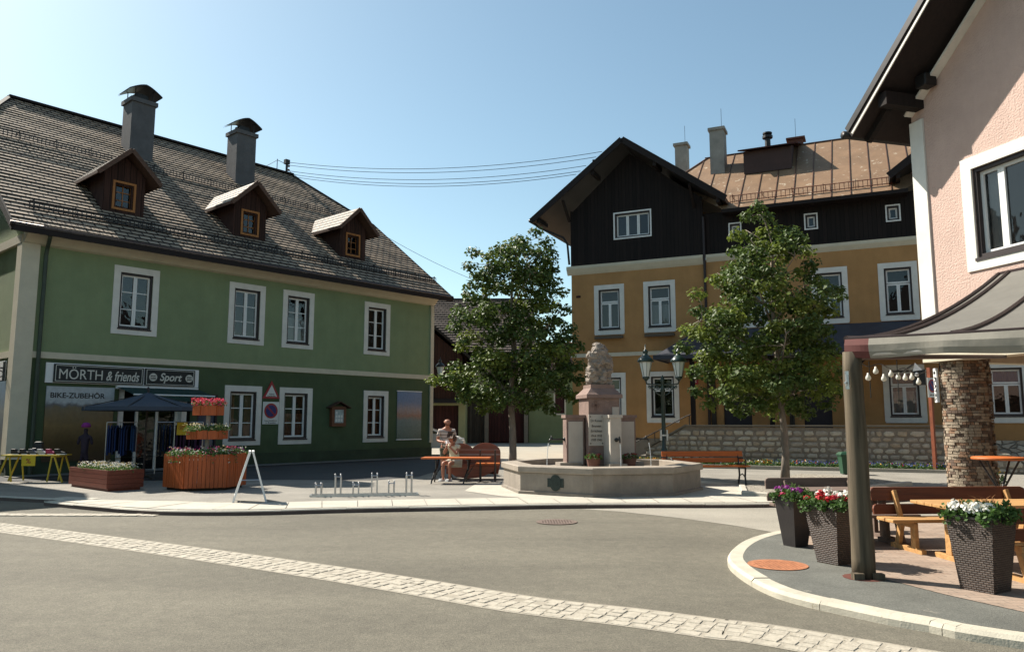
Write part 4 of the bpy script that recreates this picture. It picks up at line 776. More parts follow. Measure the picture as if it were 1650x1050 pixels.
P_ = MB(); P_.box(5.55, -3.36, 1.425, 14.35, -2.95, 1.48); P_.beam((4.05, -3.15, .6), (5.6, -3.15, 1.47), .4, .06); P_.build('coping', M('coping_slab', (.15, .13, .1), .9, .2, 3), t)
t = thing('terrace', 'raised landing and steps behind the stone wall', 'steps', FY.w(0, 0), FY.rot)
P_ = MB(); P_.box(5.6, -2.99, 0, 14.3, -.002, 1.36)
P_.build('landing', M('terrace_slab', (.2, .18, .15), .9), t); P_ = MB()
for k in range(8): P_.box(5.6 - .3 * (k + 1), -2.98, 0, 5.6 - .3 * k, -1.2, 1.36 - .17 * (k + 1) + .01)
P_.build('stair', M('stair_stone', (.2, .18, .15), .9, .2, 4), t)
t = thing('stair_railing', 'thin iron handrail running down the steps left of the stone wall', 'railing', FY.w(0, 0), FY.rot)
P_ = MB(); P_.tube([(5.75, -3.1, 1.85), (5.6, -3.1, 1.8), (3.5, -3.1, .75), (3.2, -3.1, .7)], .022, 6); P_.tube([(5.7, -3.1, 1.4), (5.7, -3.1, 1.83)], .02, 5); P_.tube([(4.4, -3.1, .6), (4.4, -3.1, 1.2)], .02, 5); P_.tube([(3.4, -3.1, 0), (3.4, -3.1, .72)], .02, 5); P_.build('rail', M('matt_dark_rail', (.03, .025, .022), .8), t)

# ------------------------------------------------------------ flowers
def scatter_plant(mb, leafs, pos, r, h, n, size):
    for _ in range(n):
        a = random.random() * 6.283; q = math.sqrt(random.random()) * r; x = pos[0] + q * math.cos(a); y = pos[1] + q * math.sin(a); z = pos[2] + random.random() * h * (1 - .5 * (q / r))
        d = Vector((random.gauss(0, 1), random.gauss(0, 1), random.gauss(.4, .7))).normalized(); e = d.orthogonal().normalized(); e = Quaternion(d, random.random() * 6.28) @ e; f = d.cross(e); s = size * random.uniform(.6, 1.3)
        c = Vector((x, y, z)); mb.quad(c - e * s * .5, c + f * s * .3, c + e * s * .5, c - f * s * .3) if leafs else mb.add([c + (e * math.cos(k * 1.2566) + f * math.sin(k * 1.2566)) * s * .5 for k in range(5)], [(0, 1, 2, 3, 4)])
def flowerhead(mb, c, r, n, d0=(0, 0, 1)):
    """cluster of florets making a small dome"""
    for _ in range(n):
        d = (Vector((random.gauss(0, 1), random.gauss(0, 1), abs(random.gauss(0, 1))))).normalized(); p = Vector(c) + d * r * random.uniform(.45, 1.15); d = (d + Vector((random.gauss(0, .3), random.gauss(0, .3), 0))).normalized(); e = d.orthogonal().normalized(); f = d.cross(e); s = r * random.uniform(.26, .42)
        mb.add([p + (e * math.cos(k * 1.2566) + f * math.sin(k * 1.2566)) * s for k in range(5)], [(0, 1, 2, 3, 4)])
def petal(name, col): return M(name, col, .6, .25, 25, trans=.25)
PRED, PPINK, PPURP, PWHI, PYEL, PBLUE, PORA = petal('red_petals', (.5, .02, .03)), petal('pink_petals', (.6, .06, .16)), petal('purple_petals', (.28, .03, .25)), petal('white_petals', (.75, .74, .68)), petal('yellow_petals', (.55, .36, .03)), petal('blue_petals', (.07, .08, .3)), petal('orange_petals', (.5, .17, .02))
# flower bed at the foot of the stone wall
t = tag(bpy.data.objects.new('flower_bed', None), 'strip of orange, blue and mixed bedding flowers at the foot of the stone wall', 'flower bed'); COL.objects.link(t); t.location = FY.w(0, 0); t.rotation_euler = (0, 0, FY.rot)
P_ = MB(); P_.box(3.4, -4.2, 0, 14.5, -3.32, .1); P_.build('soil', SOIL, t); P_ = MB(); P_.box(3.3, -4.3, 0, 14.6, -4.2, .13); P_.build('edging', SLAB, t)
lf = MB(); fl = {k: MB() for k in 'oybrw'}
for _ in range(520):
    u = random.uniform(3.5, 14.3); v = random.uniform(-4.1, -3.4); scatter_plant(lf, True, (u, v, .1), .14, .25, 14, .07)
    kind = 'o' if u < 6.4 else ('b' if (u > 8.6 and random.random() < .7) else random.choice('oyrwb')); k2 = 'y' if (kind == 'o' and random.random() < .4) else kind; scatter_plant(fl[k2], False, (u, v, .2), .12, .14, 4, .042)
lf.build('foliage', PLANTG, t)
for k, m in zip('oybrw', (PORA, PYEL, PBLUE, PRED, PWHI)): fl[k].build('blooms', m, t)

# ------------------------------------------------------------ PINK HOUSE
random.seed(5)
ph = thing('pink_house', 'pink plastered house on the right with white trim and deep dark roof overhang', 'house', FP.w(0, 0), FP.rot)
pw = window(ph, 1.13, 2.95, 4.03, 5.92, 'pink', curtain=(CURT, 'sides'), sur=.2)
W_ = MB(); zsl = lambda u: 7.0 + .79 * (u + .42)
wall_cells(W_, .14, 9.5, 2.75, 6.9, [pw, (4.2, 5.6, 4.23, 5.72)])
W_.poly([(.14, 0, 6.9), (9.5, 0, 6.9), (9.5, 0, 7.6), (5.2, 0, 11.0), (.14, 0, 7.2)])
W_.quad((.14, 9, 2.75), (.14, 0, 2.75), (.14, 0, 7.1), (.14, 9, 7.1)); W_.quad((9.5, 0, 0), (9.5, 9, 0), (9.5, 9, 7.6), (9.5, 0, 7.6)); W_.quad((.14, 0, 2.75), (.14, 9, 2.75), (9.5, 9, 2.75), (9.5, 0, 2.75))
W_.quad((3.2, 3.2, 0), (9.5, 3.2, 0), (9.5, 3.2, 2.75), (3.2, 3.2, 2.75)); W_.quad((3.2, 9, 0), (3.2, 3.2, 0), (3.2, 3.2, 2.75), (3.2, 9, 2.75)); W_.build('wall', PINK, ph)
window(ph, 4.0, 5.8, 4.03, 5.92, 'pink', curtain=(CURT, 'sides'), sur=.2)
W_ = MB(); W_.box(.12, -.035, 2.78, .42, -.001, 6.95); W_.beam((.16, -.02, zsl(.16) - .38), (5.1, -.02, zsl(5.1) - .38), .036, .3, (0, 1, 0)); W_.build('corner_trim', WHITE, ph)
W_ = MB(); W_.box(.1, -.06, 2.62, 9.5, .3, 2.76); W_.box(.1, .3, 2.62, .4, 6, 2.76); W_.build('ceiling_beam', CREAM, ph)
R_ = MB(); zb = zsl(-.42); uR = 5.2; zt2 = zsl(uR)
R_.prism([(-.42, zb), (uR, zt2), (10.9, zb), (10.9, zb - .16), (uR, zt2 - .2), (-.42, zb - .16)][::-1], 'y', -.84, 9.5); r_ = R_.build('roof', DARKB, ph)
R_ = MB(); R_.beam((-.48, -.87, zb - .02), (uR, -.87, zt2 + .03), .05, .12); R_.build('verge_flashing', METAL, r_)
R_ = MB(); R_.beam((-.34, -.885, zb - .13), (uR, -.885, zt2 - .12), .02, .04); R_.build('white_verge_strip', WHITE, r_)
R_ = MB(); R_.beam((-.46, -.857, zb - .12), (uR, -.857, zt2 - .1), .03, .2); R_.build('bargeboard', DARKB, r_)
R_ = MB(); R_.tube([(-.52, -.94, zb - .1), (-.52, 9.5, zb - .1)], .075, 8); R_.build('gutter', METAL, r_, True)
for u in (.35, 2.6, 5.2): R_ = MB(); R_.box(u - .1, -.8, zsl(u) - .48, u + .1, 0, zsl(u) - .24); R_.build('purlin', DARKW, r_)
for v in (-.5, .6, 1.7, 2.8): R_ = MB(); R_.beam((-.4, v, zb - .22), (.14, v, zsl(.14) - .24), .12, .1, (0, 1, 0)); R_.build('rafter', DARKW, r_)
COLS = brickmat('slate_cladding', (.3, .25, .19), (.13, .1, .08), (.03, .025, .02), .16, .045, .006, .9, .9, noise_amt=.4)
c = MB(); cx, cy, rr, nn = .5, .42, .375, 28
random.seed(9)
rowsn = 55
for i in range(rowsn):     # ledges of thin split stone laid in courses
    z0, z1 = i * 2.66 / rowsn, (i + 1) * 2.66 / rowsn - .006; a = random.random()
    while a < 6.283 + 0:
        da = random.uniform(.12, .38); r1 = rr + random.uniform(-.012, .016); a1 = a + da - .02; m = 3
        pts = [(cx + r1 * math.cos(a + (a1 - a) * q / m), cy + r1 * math.sin(a + (a1 - a) * q / m)) for q in range(m + 1)]; inn_ = [(cx + (rr - .05) * math.cos(a + (a1 - a) * q / m), cy + (rr - .05) * math.sin(a + (a1 - a) * q / m)) for q in range(m + 1)]
        c.m = random.choice((0, 0, 1, 2))
        for q in range(m): c.quad((*pts[q], z0), (*pts[q + 1], z0), (*pts[q + 1], z1), (*pts[q], z1)); c.quad((*pts[q], z1), (*pts[q + 1], z1), (*inn_[q + 1], z1), (*inn_[q], z1)); c.quad((*pts[q + 1], z0), (*pts[q], z0), (*inn_[q], z0), (*inn_[q + 1], z0))
        c.quad((*pts[0], z0), (*pts[0], z1), (*inn_[0], z1), (*inn_[0], z0)); c.quad((*pts[-1], z1), (*pts[-1], z0), (*inn_[-1], z0), (*inn_[-1], z1))
        a += da
        if a > 6.4: break
c.m = 1; c.lathe([(rr - .04, 0), (rr - .04, 2.66)], (cx, cy, 0), 24)
c.build('stone_column', [M('split_stone_pale', (.26, .21, .155), .9, .3, 12, .6, 60), M('split_stone_dark', (.11, .075, .055), .9, .3, 12, .6, 60), M('split_stone_rust', (.2, .12, .075), .9, .3, 12, .6, 60)], ph)
t = thing('platzl_sign', "narrow upright white sign reading 'S PLATZL on the stone column", 'sign', FP.w(.2, .2), FP.rot - rd(28))
b = MB(); b.box(-.08, -.09, 1.93, .08, -.06, 2.52); b.build('board', WPAINT, t); text("'S PLATZL", 'lettering', INK, t, 0, -.092, 2.22, .54, .09, .01, vert=True)
t = thing('wall_speaker', 'small black box fixed under the gable on the pink wall', 'speaker', FP.w(.68, 0), FP.rot)
b = MB(); b.box(-.12, -.28, 7.4, .12, -.03, 7.62); b.build('case', METAL, t, bevel=.02); b = MB(); b.box(-.02, -.03, 7.45, .02, -.005, 7.6); b.tube([(.02, -.1, 7.62), (.04, -.06, 7.8)], .008, 4); b.build('mount', METAL, t)

# ------------------------------------------------------------ BARNS beyond
BT = brickmat('barn_tiles', (.11, .085, .07), (.08, .06, .05), (.02, .016, .013), .34, .33, .05, .9, .85, noise_amt=.3)
RT = brickmat('red_tiles', (.3, .15, .1), (.22, .1, .07), (.05, .03, .02), .3, .3, .04, .9, .85, noise_amt=.3)
bn = thing('timber_barn', 'tall dark timber barn with tiled roof and red gates behind the left tree', 'barn', (-6.6, 58, 0), 0)
b = MB(); b.m = 0; b.quad((3.25, 0, 0), (7.8, 0, 0), (7.8, 0, 7), (3.25, 0, 7)); b.quad((-4, 0, 4.2), (7.8, 0, 4.2), (7.8, 0, 7), (-4, 0, 7)); b.quad((7.8, 0, 0), (7.8, 10, 0), (7.8, 10, 7), (7.8, 0, 7)); b.quad((-4, 10, 0), (-4, 0, 0), (-4, 0, 7), (-4, 10, 7)); b.quad((7.8, 10, 0), (-4, 10, 0), (-4, 10, 7), (7.8, 10, 7)); b.poly([(7.8, 0, 7), (7.8, 10, 7), (7.8, 5, 11.6)]); b.poly([(-4, 10, 7), (-4, 0, 7), (-4, 5, 11.6)]); b.build('wall', BARNW, bn)
b = MB(); s2 = math.atan2(4.9, 5.6); Lr = math.hypot(4.9, 5.6); roof_courses(b, (-4.6, -.6, 6.75), (1, 0, 0), (0, math.cos(s2), math.sin(s2)), (0, -math.sin(s2), math.cos(s2)), Lr, lambda s: (0, 13), .33, .06)
b.quad((8.4, 10.6, 6.75), (-4.6, 10.6, 6.75), (-4.6, 5, 11.65), (8.4, 5, 11.65)); b.box(-4.6, 4.9, 11.62, 8.4, 5.1, 11.75); b.build('roof', BT, bn)
# cross gable with balcony
b = MB(); b.poly([(-3.5, -2.5, 4.3), (3.0, -2.5, 4.3), (3.0, -2.5, 6.3), (.2, -2.5, 8.6), (-3.5, -2.5, 7.0)]); b.quad((3, -2.5, 4.3), (3, 0, 4.3), (3, 0, 6.3), (3, -2.5, 6.3)); b.quad((-3.5, -2.5, 4.3), (-3.5, -2.5, 4.31), (3, 0, 4.31), (3, 0, 4.3)); b.build('loft_gable', BARNW, bn)
b = MB()
b.prism([(-4.2, 5.4), (.2, 9.15), (4.0, 5.9), (4.0, 5.7), (.2, 8.93), (-4.2, 5.2)][::-1], 'y', -3.6, 4.0); b.build('gable_roof', BT, bn)
b = MB()
for k in range(30): x = -3.4 + k * .21; b.box(x, -3.3, 4.4, x + .12, -3.27, 5.2)
b.box(-3.5, -3.32, 5.2, 3, -3.24, 5.3); b.box(-3.5, -3.3, 4.3, 3, -2.5, 4.4); b.build('balcony', BARNW, bn)
b = MB(); b.quad((-.9, -3.4, 2.9), (3.3, -3.4, 2.9), (3.3, -.0, 4.2), (-.9, 0, 4.2)); b.build('lean_to_roof', RT, bn)
gd = MB(); wall_cells(gd, -4, 3.25, 0, 3.05, [(.35, 2.75, 0, 2.75)], -2.5, .3); gd.quad((3.25, -2.5, 0), (3.25, 0, 0), (3.25, 0, 3.05), (3.25, -2.5, 3.05)); gd.build('garage_wall', M('yellow_cream_plaster', (.3, .29, .15), .9, .1, 2), bn)
gd = MB(); gd.quad((-4, -2.5, 3.05), (3.25, -2.5, 3.05), (3.25, -2.5, 4.3), (-4, -2.5, 4.3)); gd.build('board_front', BARNW, bn)
gd = MB(); gd.quad((.35, -2.2, 0), (2.75, -2.2, 0), (2.75, -2.2, 2.75), (.35, -2.2, 2.75)); gd.build('garage_door', BARNR, bn)
gd = MB(); gd.box(3.3, -.08, 0, 4.6, -.02, 4); gd.build('grey_boarding', BARNG, bn)
gd = MB(); gd.box(4.75, -.1, .1, 7.78, -.02, 3.2); gd.build('gate', BARNR, bn)
for x in (4.55, 7.5): gd = MB(); gd.box(x, -.35, 0, x + .3, -.11, 3.3); gd.build('gate_post', M('pale_post', (.2, .17, .13), .9), bn)
gb = thing('green_outbuilding', 'low pale green outbuilding with dark red shutter and red tiled roof', 'building', (1.25, 58, 0), 0)
b = MB(); wall_cells(b, 0, 9, 0, 5.6, [(2.0, 2.7, 2.2, 4.6), (4.3, 5.4, 2.2, 4.6)], 0, .12); b.quad((0, 8, 0), (0, 0, 0), (0, 0, 5.6), (0, 8, 5.6)); b.quad((9, 0, 0), (9, 8, 0), (9, 8, 5.6), (9, 0, 5.6)); b.build('wall', M('pale_green_plaster', (.17, .2, .1), .92, .12, 1), gb)
for a, c_ in ((2.0, 2.7), (4.3, 5.4)):
    q = MB(); ring(q, a - .12, c_ + .12, 2.08, 4.72, .12, -.03, .0); wo = q.build('window', CREAM, gb); q = MB(); q.box(a, .05, 2.2, c_, .1, 4.6); q.build('shutter', BARNR, wo)
b = MB(); s2 = math.atan2(2.6, 4.5); roof_courses(b, (-.5, -.5, 5.4), (1, 0, 0), (0, math.cos(s2), math.sin(s2)), (0, -math.sin(s2), math.cos(s2)), math.hypot(2.6, 4.5), lambda s: (0, 10), .3, .05); b.quad((9.5, 8.5, 5.4), (-.5, 8.5, 5.4), (-.5, 4, 8.0), (9.5, 4, 8.0)); b.build('roof', RT, gb)

# ------------------------------------------------------------ TREES
def tree(name, label, loc, outline, trunk_top, seed, nclump=230, per=85, trunk_r=.13, dark=.62):
    """outline = [(z, left, right)] of the crown relative to the trunk foot"""
    random.seed(seed); t = thing(name, label, 'tree', loc); z0, z1 = outline[-1][0], outline[0][0]
    def env(z):
        for (a, l0, r0), (b, l1, r1) in zip(outline, outline[1:]):
            if b <= z <= a: k = (z - b) / (a - b); return l1 + (l0 - l1) * k, r1 + (r0 - r1) * k
        return (-.1, .1)
    tr = MB(); ax = []
    for k in range(12): z = k / 11 * (z1 - .5); l, r = env(max(z, z0 + .4)); cx = (l + r) / 2 * max(0, (z - trunk_top) / (z1 - trunk_top)); ax.append(Vector((cx * .8 + .03 * math.sin(k * 1.3), .03 * math.cos(k * 1.7), z)))
    tr.tube(ax, [trunk_r * (1.25 if k == 0 else 1) * (1 - k / 11 * .88) for k in range(12)], 10); clumps = []
    for z, l, r in outline[1:]:
        clumps.append((Vector((l + .2, random.uniform(-.3, .3), z)), .24)); clumps.append((Vector((r - .2, random.uniform(-.3, .3), z)), .24))
    clumps.append((Vector(((outline[0][1] + outline[0][2]) / 2, 0, z1 - .12)), .2))
    tries = 0
    while len(clumps) < nclump and tries < 9000:
        tries += 1; z = random.uniform(z0, z1 - .1); l, r = env(z)
        if random.random() > (r - l) / 4.6: continue
        a = random.random() * 6.283; q = math.sqrt(random.uniform(.12, .93)); rx = (r - l) / 2 - .2; p = Vector(((l + r) / 2 + rx * q * math.cos(a), rx * .88 * q * math.sin(a), z))
        if any((p - c).length < .33 for c, _ in clumps): continue
        clumps.append((p, random.choice((random.uniform(.16, .26), random.uniform(.26, .44)))))
    limbs = []
    for k in range(17):
        h = trunk_top + (z1 - trunk_top - .8) * (k / 16) ** 1.1; i = min(10, int(h / (z1 - .5) * 11)); base = ax[i].lerp(ax[i + 1], h / (z1 - .5) * 11 - i); l, r = env(min(z1 - .1, h + .7)); a = k * 2.4; rr_ = (r - l) / 2 * .72
        tip = Vector(((l + r) / 2 + rr_ * math.cos(a), rr_ * math.sin(a), min(z1 - .2, h + .5 + rr_ * .5))); mid = base.lerp(tip, .5) + Vector((0, 0, .12)); tr.tube([base, mid, tip], [.045 * (1 - k / 22), .028 * (1 - k / 22), .01], 6); limbs.append((base, mid, tip))
    for c, _ in clumps:
        best = None
        for b, m, e in limbs:
            for q in (b.lerp(m, .5), m, m.lerp(e, .5), e):
                d = (q - c).length + max(0, q.z - c.z) * .8
                if best is None or d < best[0]: best = (d, q)
        q = best[1]; mid = q.lerp(c, .5) + Vector((random.uniform(-.08, .08), random.uniform(-.08, .08), .06)); tr.tube([q, mid, c], [.014, .009, .004], 4, False)
    tr.build('trunk', BARK, t, True)
    crown = MB()
    for c, rad in clumps:
        crown.m = 0 if random.random() < dark else 1; dens = int(per * (rad / .3) ** 1.6)
        for _ in range(dens):
            d = Vector((random.gauss(0, 1), random.gauss(0, 1), random.gauss(0, .8))).normalized(); p = c + Vector((d.x * 1.2, d.y * 1.2, d.z * .85)) * rad * random.random() ** .45
            nrm = (d * .7 + Vector((random.gauss(0, .45), random.gauss(0, .45), .75 + random.gauss(0, .35)))).normalized(); e = nrm.orthogonal().normalized(); e = Quaternion(nrm, random.random() * 6.283) @ e; e = (e + Vector((0, 0, -.35))).normalized(); f = nrm.cross(e).normalized(); s = random.uniform(.085, .145)
            b0, b1 = p - e * s * .5, p + e * s * .5; fold = nrm * s * .12
            crown.add([b0, p + f * s * .42 + fold - e * s * .12, b1, p - f * s * .42 + fold - e * s * .12], [(0, 1, 2), (0, 2, 3)])
    crown.build('crown', [LEAFA, LEAFB], t)
    return t
def outl(rows, cx, y0h, mpp): return [((679 - y) * mpp + y0h, (l - cx) * mpp, (r - cx) * mpp) for y, l, r in rows]
T1 = outl([(362, 850, 880), (385, 826, 892), (402, 752, 898), (430, 746, 902), (470, 744, 915), (500, 728, 920), (530, 722, 928), (560, 732, 938), (590, 722, 942), (614, 690, 942), (640, 736, 936), (660, 768, 900)], 825, 1.52, .0186)
tree('street_tree', 'broad leafy tree behind the left side of the fountain', (0, 23, PZ), T1, 2.0, 21, 195, 122, .12, .85)
T2 = outl([(316, 1226, 1244), (342, 1206, 1262), (370, 1188, 1296), (398, 1186, 1328), (425, 1178, 1326), (445, 1150, 1332), (472, 1116, 1378), (500, 1116, 1356), (530, 1102, 1348), (560, 1090, 1350), (600, 1110, 1368), (630, 1114, 1366), (650, 1130, 1350), (664, 1190, 1310)], 1260, 1.5, .0161)
tree('street_tree', 'tall pointed leafy tree in the gravel border before the ochre house', (6.98, 19.9, PZ), T2, 1.9, 33, 180, 122, .1)

# ------------------------------------------------------------ FOUNTAIN
random.seed(2)
FCX, FCY = 2.02, 17.9; fa = rd(90 - 190)      # a corner of the basin points this way
t = thing('village_fountain', 'octagonal stone fountain with tall memorial pier and carved figure on top', 'fountain', (FCX, FCY, PZ))
def octo(r, z): return [(r * math.cos(fa + k * math.pi / 4), r * math.sin(fa + k * math.pi / 4), z) for k in range(8)]
b = MB(); b.lathe([(2.3, 0), (2.3, .06), (2.25, .07), (2.25, .44), (2.24, .45)], n=8, rot=fa); b.build('basin', STONE, t)
b = MB(); b.lathe([(2.23, .451), (2.3, .452), (2.31, .47), (2.31, .57), (2.29, .59), (1.93, .6), (1.92, .58), (1.92, .1)], n=8, rot=fa); b.build('rim', M('rim_stone', (.27, .23, .185), .75, .2, 3, .4, 70), t)
WATER = M('fountain_water', (.01, .014, .013), .04, .1, 4, .35, 6, spec=.8); b = MB(); b.poly([(p[0], p[1], .43) for p in octo(1.93, 0)]); b.build('water', WATER, t)
pr = rd(90 - 168)    # front direction of the pier
fd = Vector((math.cos(pr), math.sin(pr), 0)); sd = Vector((-fd.y, fd.x, 0)); RP = Matrix((sd, -fd, Vector((0, 0, 1)))).transposed()   # local x = right seen from the front
def pb(mb, x, y, z0, z1, w_, d_): mb.rbox(RP @ Vector((x, y, (z0 + z1) / 2)), (w_, d_, z1 - z0), RP)
b = MB(); pb(b, 0, 0, .3, 2.05, .74, .74); b.build('pier', STONER, t)
b = MB(); prz = [(.45, 2.05), (.45, 2.13), (.4, 2.17), (.3, 2.28), (.3, 2.36)]; b.lathe([(r * 1.414 * .95, z) for r, z in prz], n=4, rot=pr + math.pi / 4); b.build('pier_cap', STONER, t)
for x, y in ((-.62, 0), (.62, 0), (0, .62)): b = MB(); pb(b, x, y, .3, 1.6, .42 if x else .3, .3 if x else .42); pb(b, x, y, 1.6, 1.67, .48 if x else .36, .36 if x else .48); w_ = b.build('wing', STONER, t); b = MB(); pb(b, x, y - .16, .55, 1.52, .34, .02); b.build('panel', PLAQ, w_)
b = MB(); pb(b, .1, -.62, .3, 1.6, .26, .46); pb(b, .1, -.62, 1.6, 1.67, .32, .5); b.build('wing', PLAQ, t)
b = MB(); pb(b, .27, -.376, .8, 1.85, .16, .02); b.build('side_panel', PLAQ, t)
b = MB(); pb(b, -.2, -.385, .98, 1.68, .36, .03); pq = b.build('inscription_plaque', PLAQ, t)
b = MB()
for x in (-.34, -.06):
    for z in (1.03, 1.63): pb(b, x, -.404, z - .012, z + .012, .024, .012)
b.build('bolts', INK, pq)
tx = bpy.data.objects.new('inscription', None)
for s_, z, w_ in (('Dr Koren', 1.54, .26), ('Brunnen', 1.42, .22), ('Errichtet', 1.31, .26), ('1914 1918', 1.2, .24), ('1939 1945', 1.11, .24)):
    o = text(s_, 'lettering', INK, pq, 0, 0, 0, w_, .055, .0); o.location = RP @ Vector((-.2, -.402, z)); o.rotation_euler = (0, 0, RP.to_euler().z)
bpy.data.objects.remove(tx)
b = MB(); pb(b, -.2, -.374, 1.78, 1.98, .06, .012); pb(b, -.2, -.374, 1.85, 1.91, .18, .012); b.build('carved_cross', M('carved_shadow_stone', (.16, .1, .08), .9), t)
b = MB()
for x, y in ((-.75, 0), (.75, 0), (.1, -.85), (0, .8)): pb(b, x, y, .25, .6, .5 if x > .5 or x < -.5 else .4, .42 if y == 0 else .3)
b.build('inner_trough', STONE, t)
for x, y, dx, dy in ((-.83, 0, -1, 0), (.83, 0, 1, 0), (.1, -.85, .25, -1)):
    b = MB(); P = lambda a, z: RP @ Vector((x + dx * a, y + dy * a, z)); L_ = .35 if dx in (1, -1) else .14; b.tube([P(-.02, 1.12), P(L_ * .8, 1.12), P(L_, 1.12), P(L_ * 1.08, 1.06)], .018, 6); b.lathe([(.02, -.03), (.03, 0), (.02, .03), (.012, .06), (0, .07)], P(L_ * .9, 1.13), 8); b.tube([P(.0, 1.12), P(.03, 1.12)], .045, 8); sp = b.build('water_spout', BLACKI, t, True)
    b = MB(); b.tube([P(L_ * 1.1, 1.03), P(L_ * 1.16, .9), P(L_ * 1.2, .7), P(L_ * 1.22, .44)], [.012, .008, .007, .01], 5); b.build('water_jet', M('falling_water', (.75, .8, .82), .1, .05, 4, spec=.8), sp)
# carved figure: a crouching draped figure with a shell-like mane, one lumpy sandstone mass
def blob(parts, sub=3, rough=.03, seed=0):
    """union of ellipsoids by remeshing"""
    import bmesh
    bm = bmesh.new()
    for c, r in parts: m = Matrix.Translation(c) @ Matrix.Diagonal((*r, 1)); bmesh.ops.create_icosphere(bm, subdivisions=3, radius=1, matrix=m)
    me = bpy.data.meshes.new('tmp'); bm.to_mesh(me); bm.free(); o = bpy.data.objects.new('tmp', me); COL.objects.link(o)
    rm = o.modifiers.new('r', 'REMESH'); rm.mode = 'VOXEL'; rm.voxel_size = .016; dg = bpy.context.evaluated_depsgraph_get(); dg.update(); me2 = bpy.data.meshes.new_from_object(o.evaluated_get(dg)); bpy.data.objects.remove(o)
    for v in me2.vertices: n_ = noise.noise_vector(v.co * 9 + Vector((seed, 0, 0))); v.co += n_ * rough + noise.noise_vector(v.co * 19) * rough * .7
    return me2
st = blob([((0, 0, .1), (.26, .22, .14)), ((-.03, -.02, .34), (.22, .19, .25)), ((.12, 0, .33), (.15, .16, .26)), ((-.15, -.1, .26), (.11, .12, .2)), ((-.02, -.06, .62), (.23, .16, .26)), ((0, -.03, .82), (.13, .11, .14)), ((.22, 0, .52), (.07, .09, .2)), ((-.22, -.03, .66), (.06, .07, .1)), ((-.19, -.12, .1), (.06, .06, .07)), ((.05, -.17, .22), (.06, .08, .16)), ((-.06, -.19, .47), (.09, .05, .04)), ((.13, -.16, .5), (.1, .05, .05)), ((0.02, -.16, .66), (.05, .05, .07)), ((.1, .02, .74), (.12, .12, .14))], rough=.05)
st.materials.append(STATUE); so2 = bpy.data.objects.new('carved_figure', st); COL.objects.link(so2); so2.parent = t; so2.scale = (1.18, 1.1, 1.05); so2.location = (0, 0, 2.34); so2.rotation_euler = (0, 0, RP.to_euler().z)
b = MB(); ang = rd(90 - 212.5) ; nrm_ = Vector((math.cos(ang), math.sin(ang), 0)); sdv = Vector((-nrm_.y, nrm_.x, 0))
shape = []
for k in range(24):
    a = 2 * math.pi * k / 24; shape.append((.13 * math.cos(a), .165 * math.sin(a)))
am = 2.25 * math.cos(math.pi / 8)
# bronze emblem on the front face beside the corner
ang2 = rd(90 - 167.5); nv = Vector((math.cos(ang2), math.sin(ang2), 0)); sv = Vector((-nv.y, nv.x, 0))
if True:
    Q = lambda x, z, d: (lambda v: (v.x, v.y, z))(nv2 * (am + d) + sv2 * x)
    ang3 = rd(90 - 212.5); nv2 = Vector((math.cos(ang3), math.sin(ang3), 0)); sv2 = Vector((-nv2.y, nv2.x, 0)); ex, ez_ = .0, .26
    front_ = [Q(ex + x, ez_ + z, .02) for x, z in shape]; back_ = [Q(ex + x, ez_ + z, -.01) for x, z in shape]; n_ = 24
    b.add(front_ + back_, [tuple(range(n_))] + [(i, n_ + i, n_ + (i + 1) % n_, (i + 1) % n_) for i in range(n_)])
    r4 = [(-.19, -.09), (.19, -.09), (.19, .09), (-.19, .09)]; f4 = [Q(ex + x, ez_ + z, .012) for x, z in r4]; k4 = [Q(ex + x, ez_ + z, -.01) for x, z in r4]; b.add(f4 + k4, [(0, 1, 2, 3)] + [(i, 4 + i, 4 + (i + 1) % 4, (i + 1) % 4) for i in range(4)])
    b.build('bronze_emblem', M('dark_bronze', (.025, .035, .032), .45, .3, 12, .3, 30, metal=.5), t)
for x, y in ((-.35, -.62), (.5, -.6)):
    p = RP @ Vector((x, y, 0)); q = tag(bpy.data.objects.new('flower_pot', None), 'red flowers in a pot on the fountain ' + ('left' if x < 0 else 'right') + ' of its front spout', 'flowers', 'red flower pots on the fountain'); COL.objects.link(q); q.location = (FCX + p.x, FCY + p.y, PZ + .6)
    b = MB(); b.lathe([(.12, -.1), (.16, .12)], n=12); b.build('pot', M('clay_pot', (.15, .07, .05), .9), q); l_ = MB(); scatter_plant(l_, True, (0, 0, .1), .2, .14, 160, .06); l_.build('foliage', PLANTG, q); f_ = MB()
    for _ in range(16): flowerhead(f_, (random.uniform(-.16, .16), random.uniform(-.13, .13), .17 + random.uniform(-.05, .03)), .03, 10)
    f_.build('blooms', petal('dull_red_petals', (.26, .012, .018)), q)

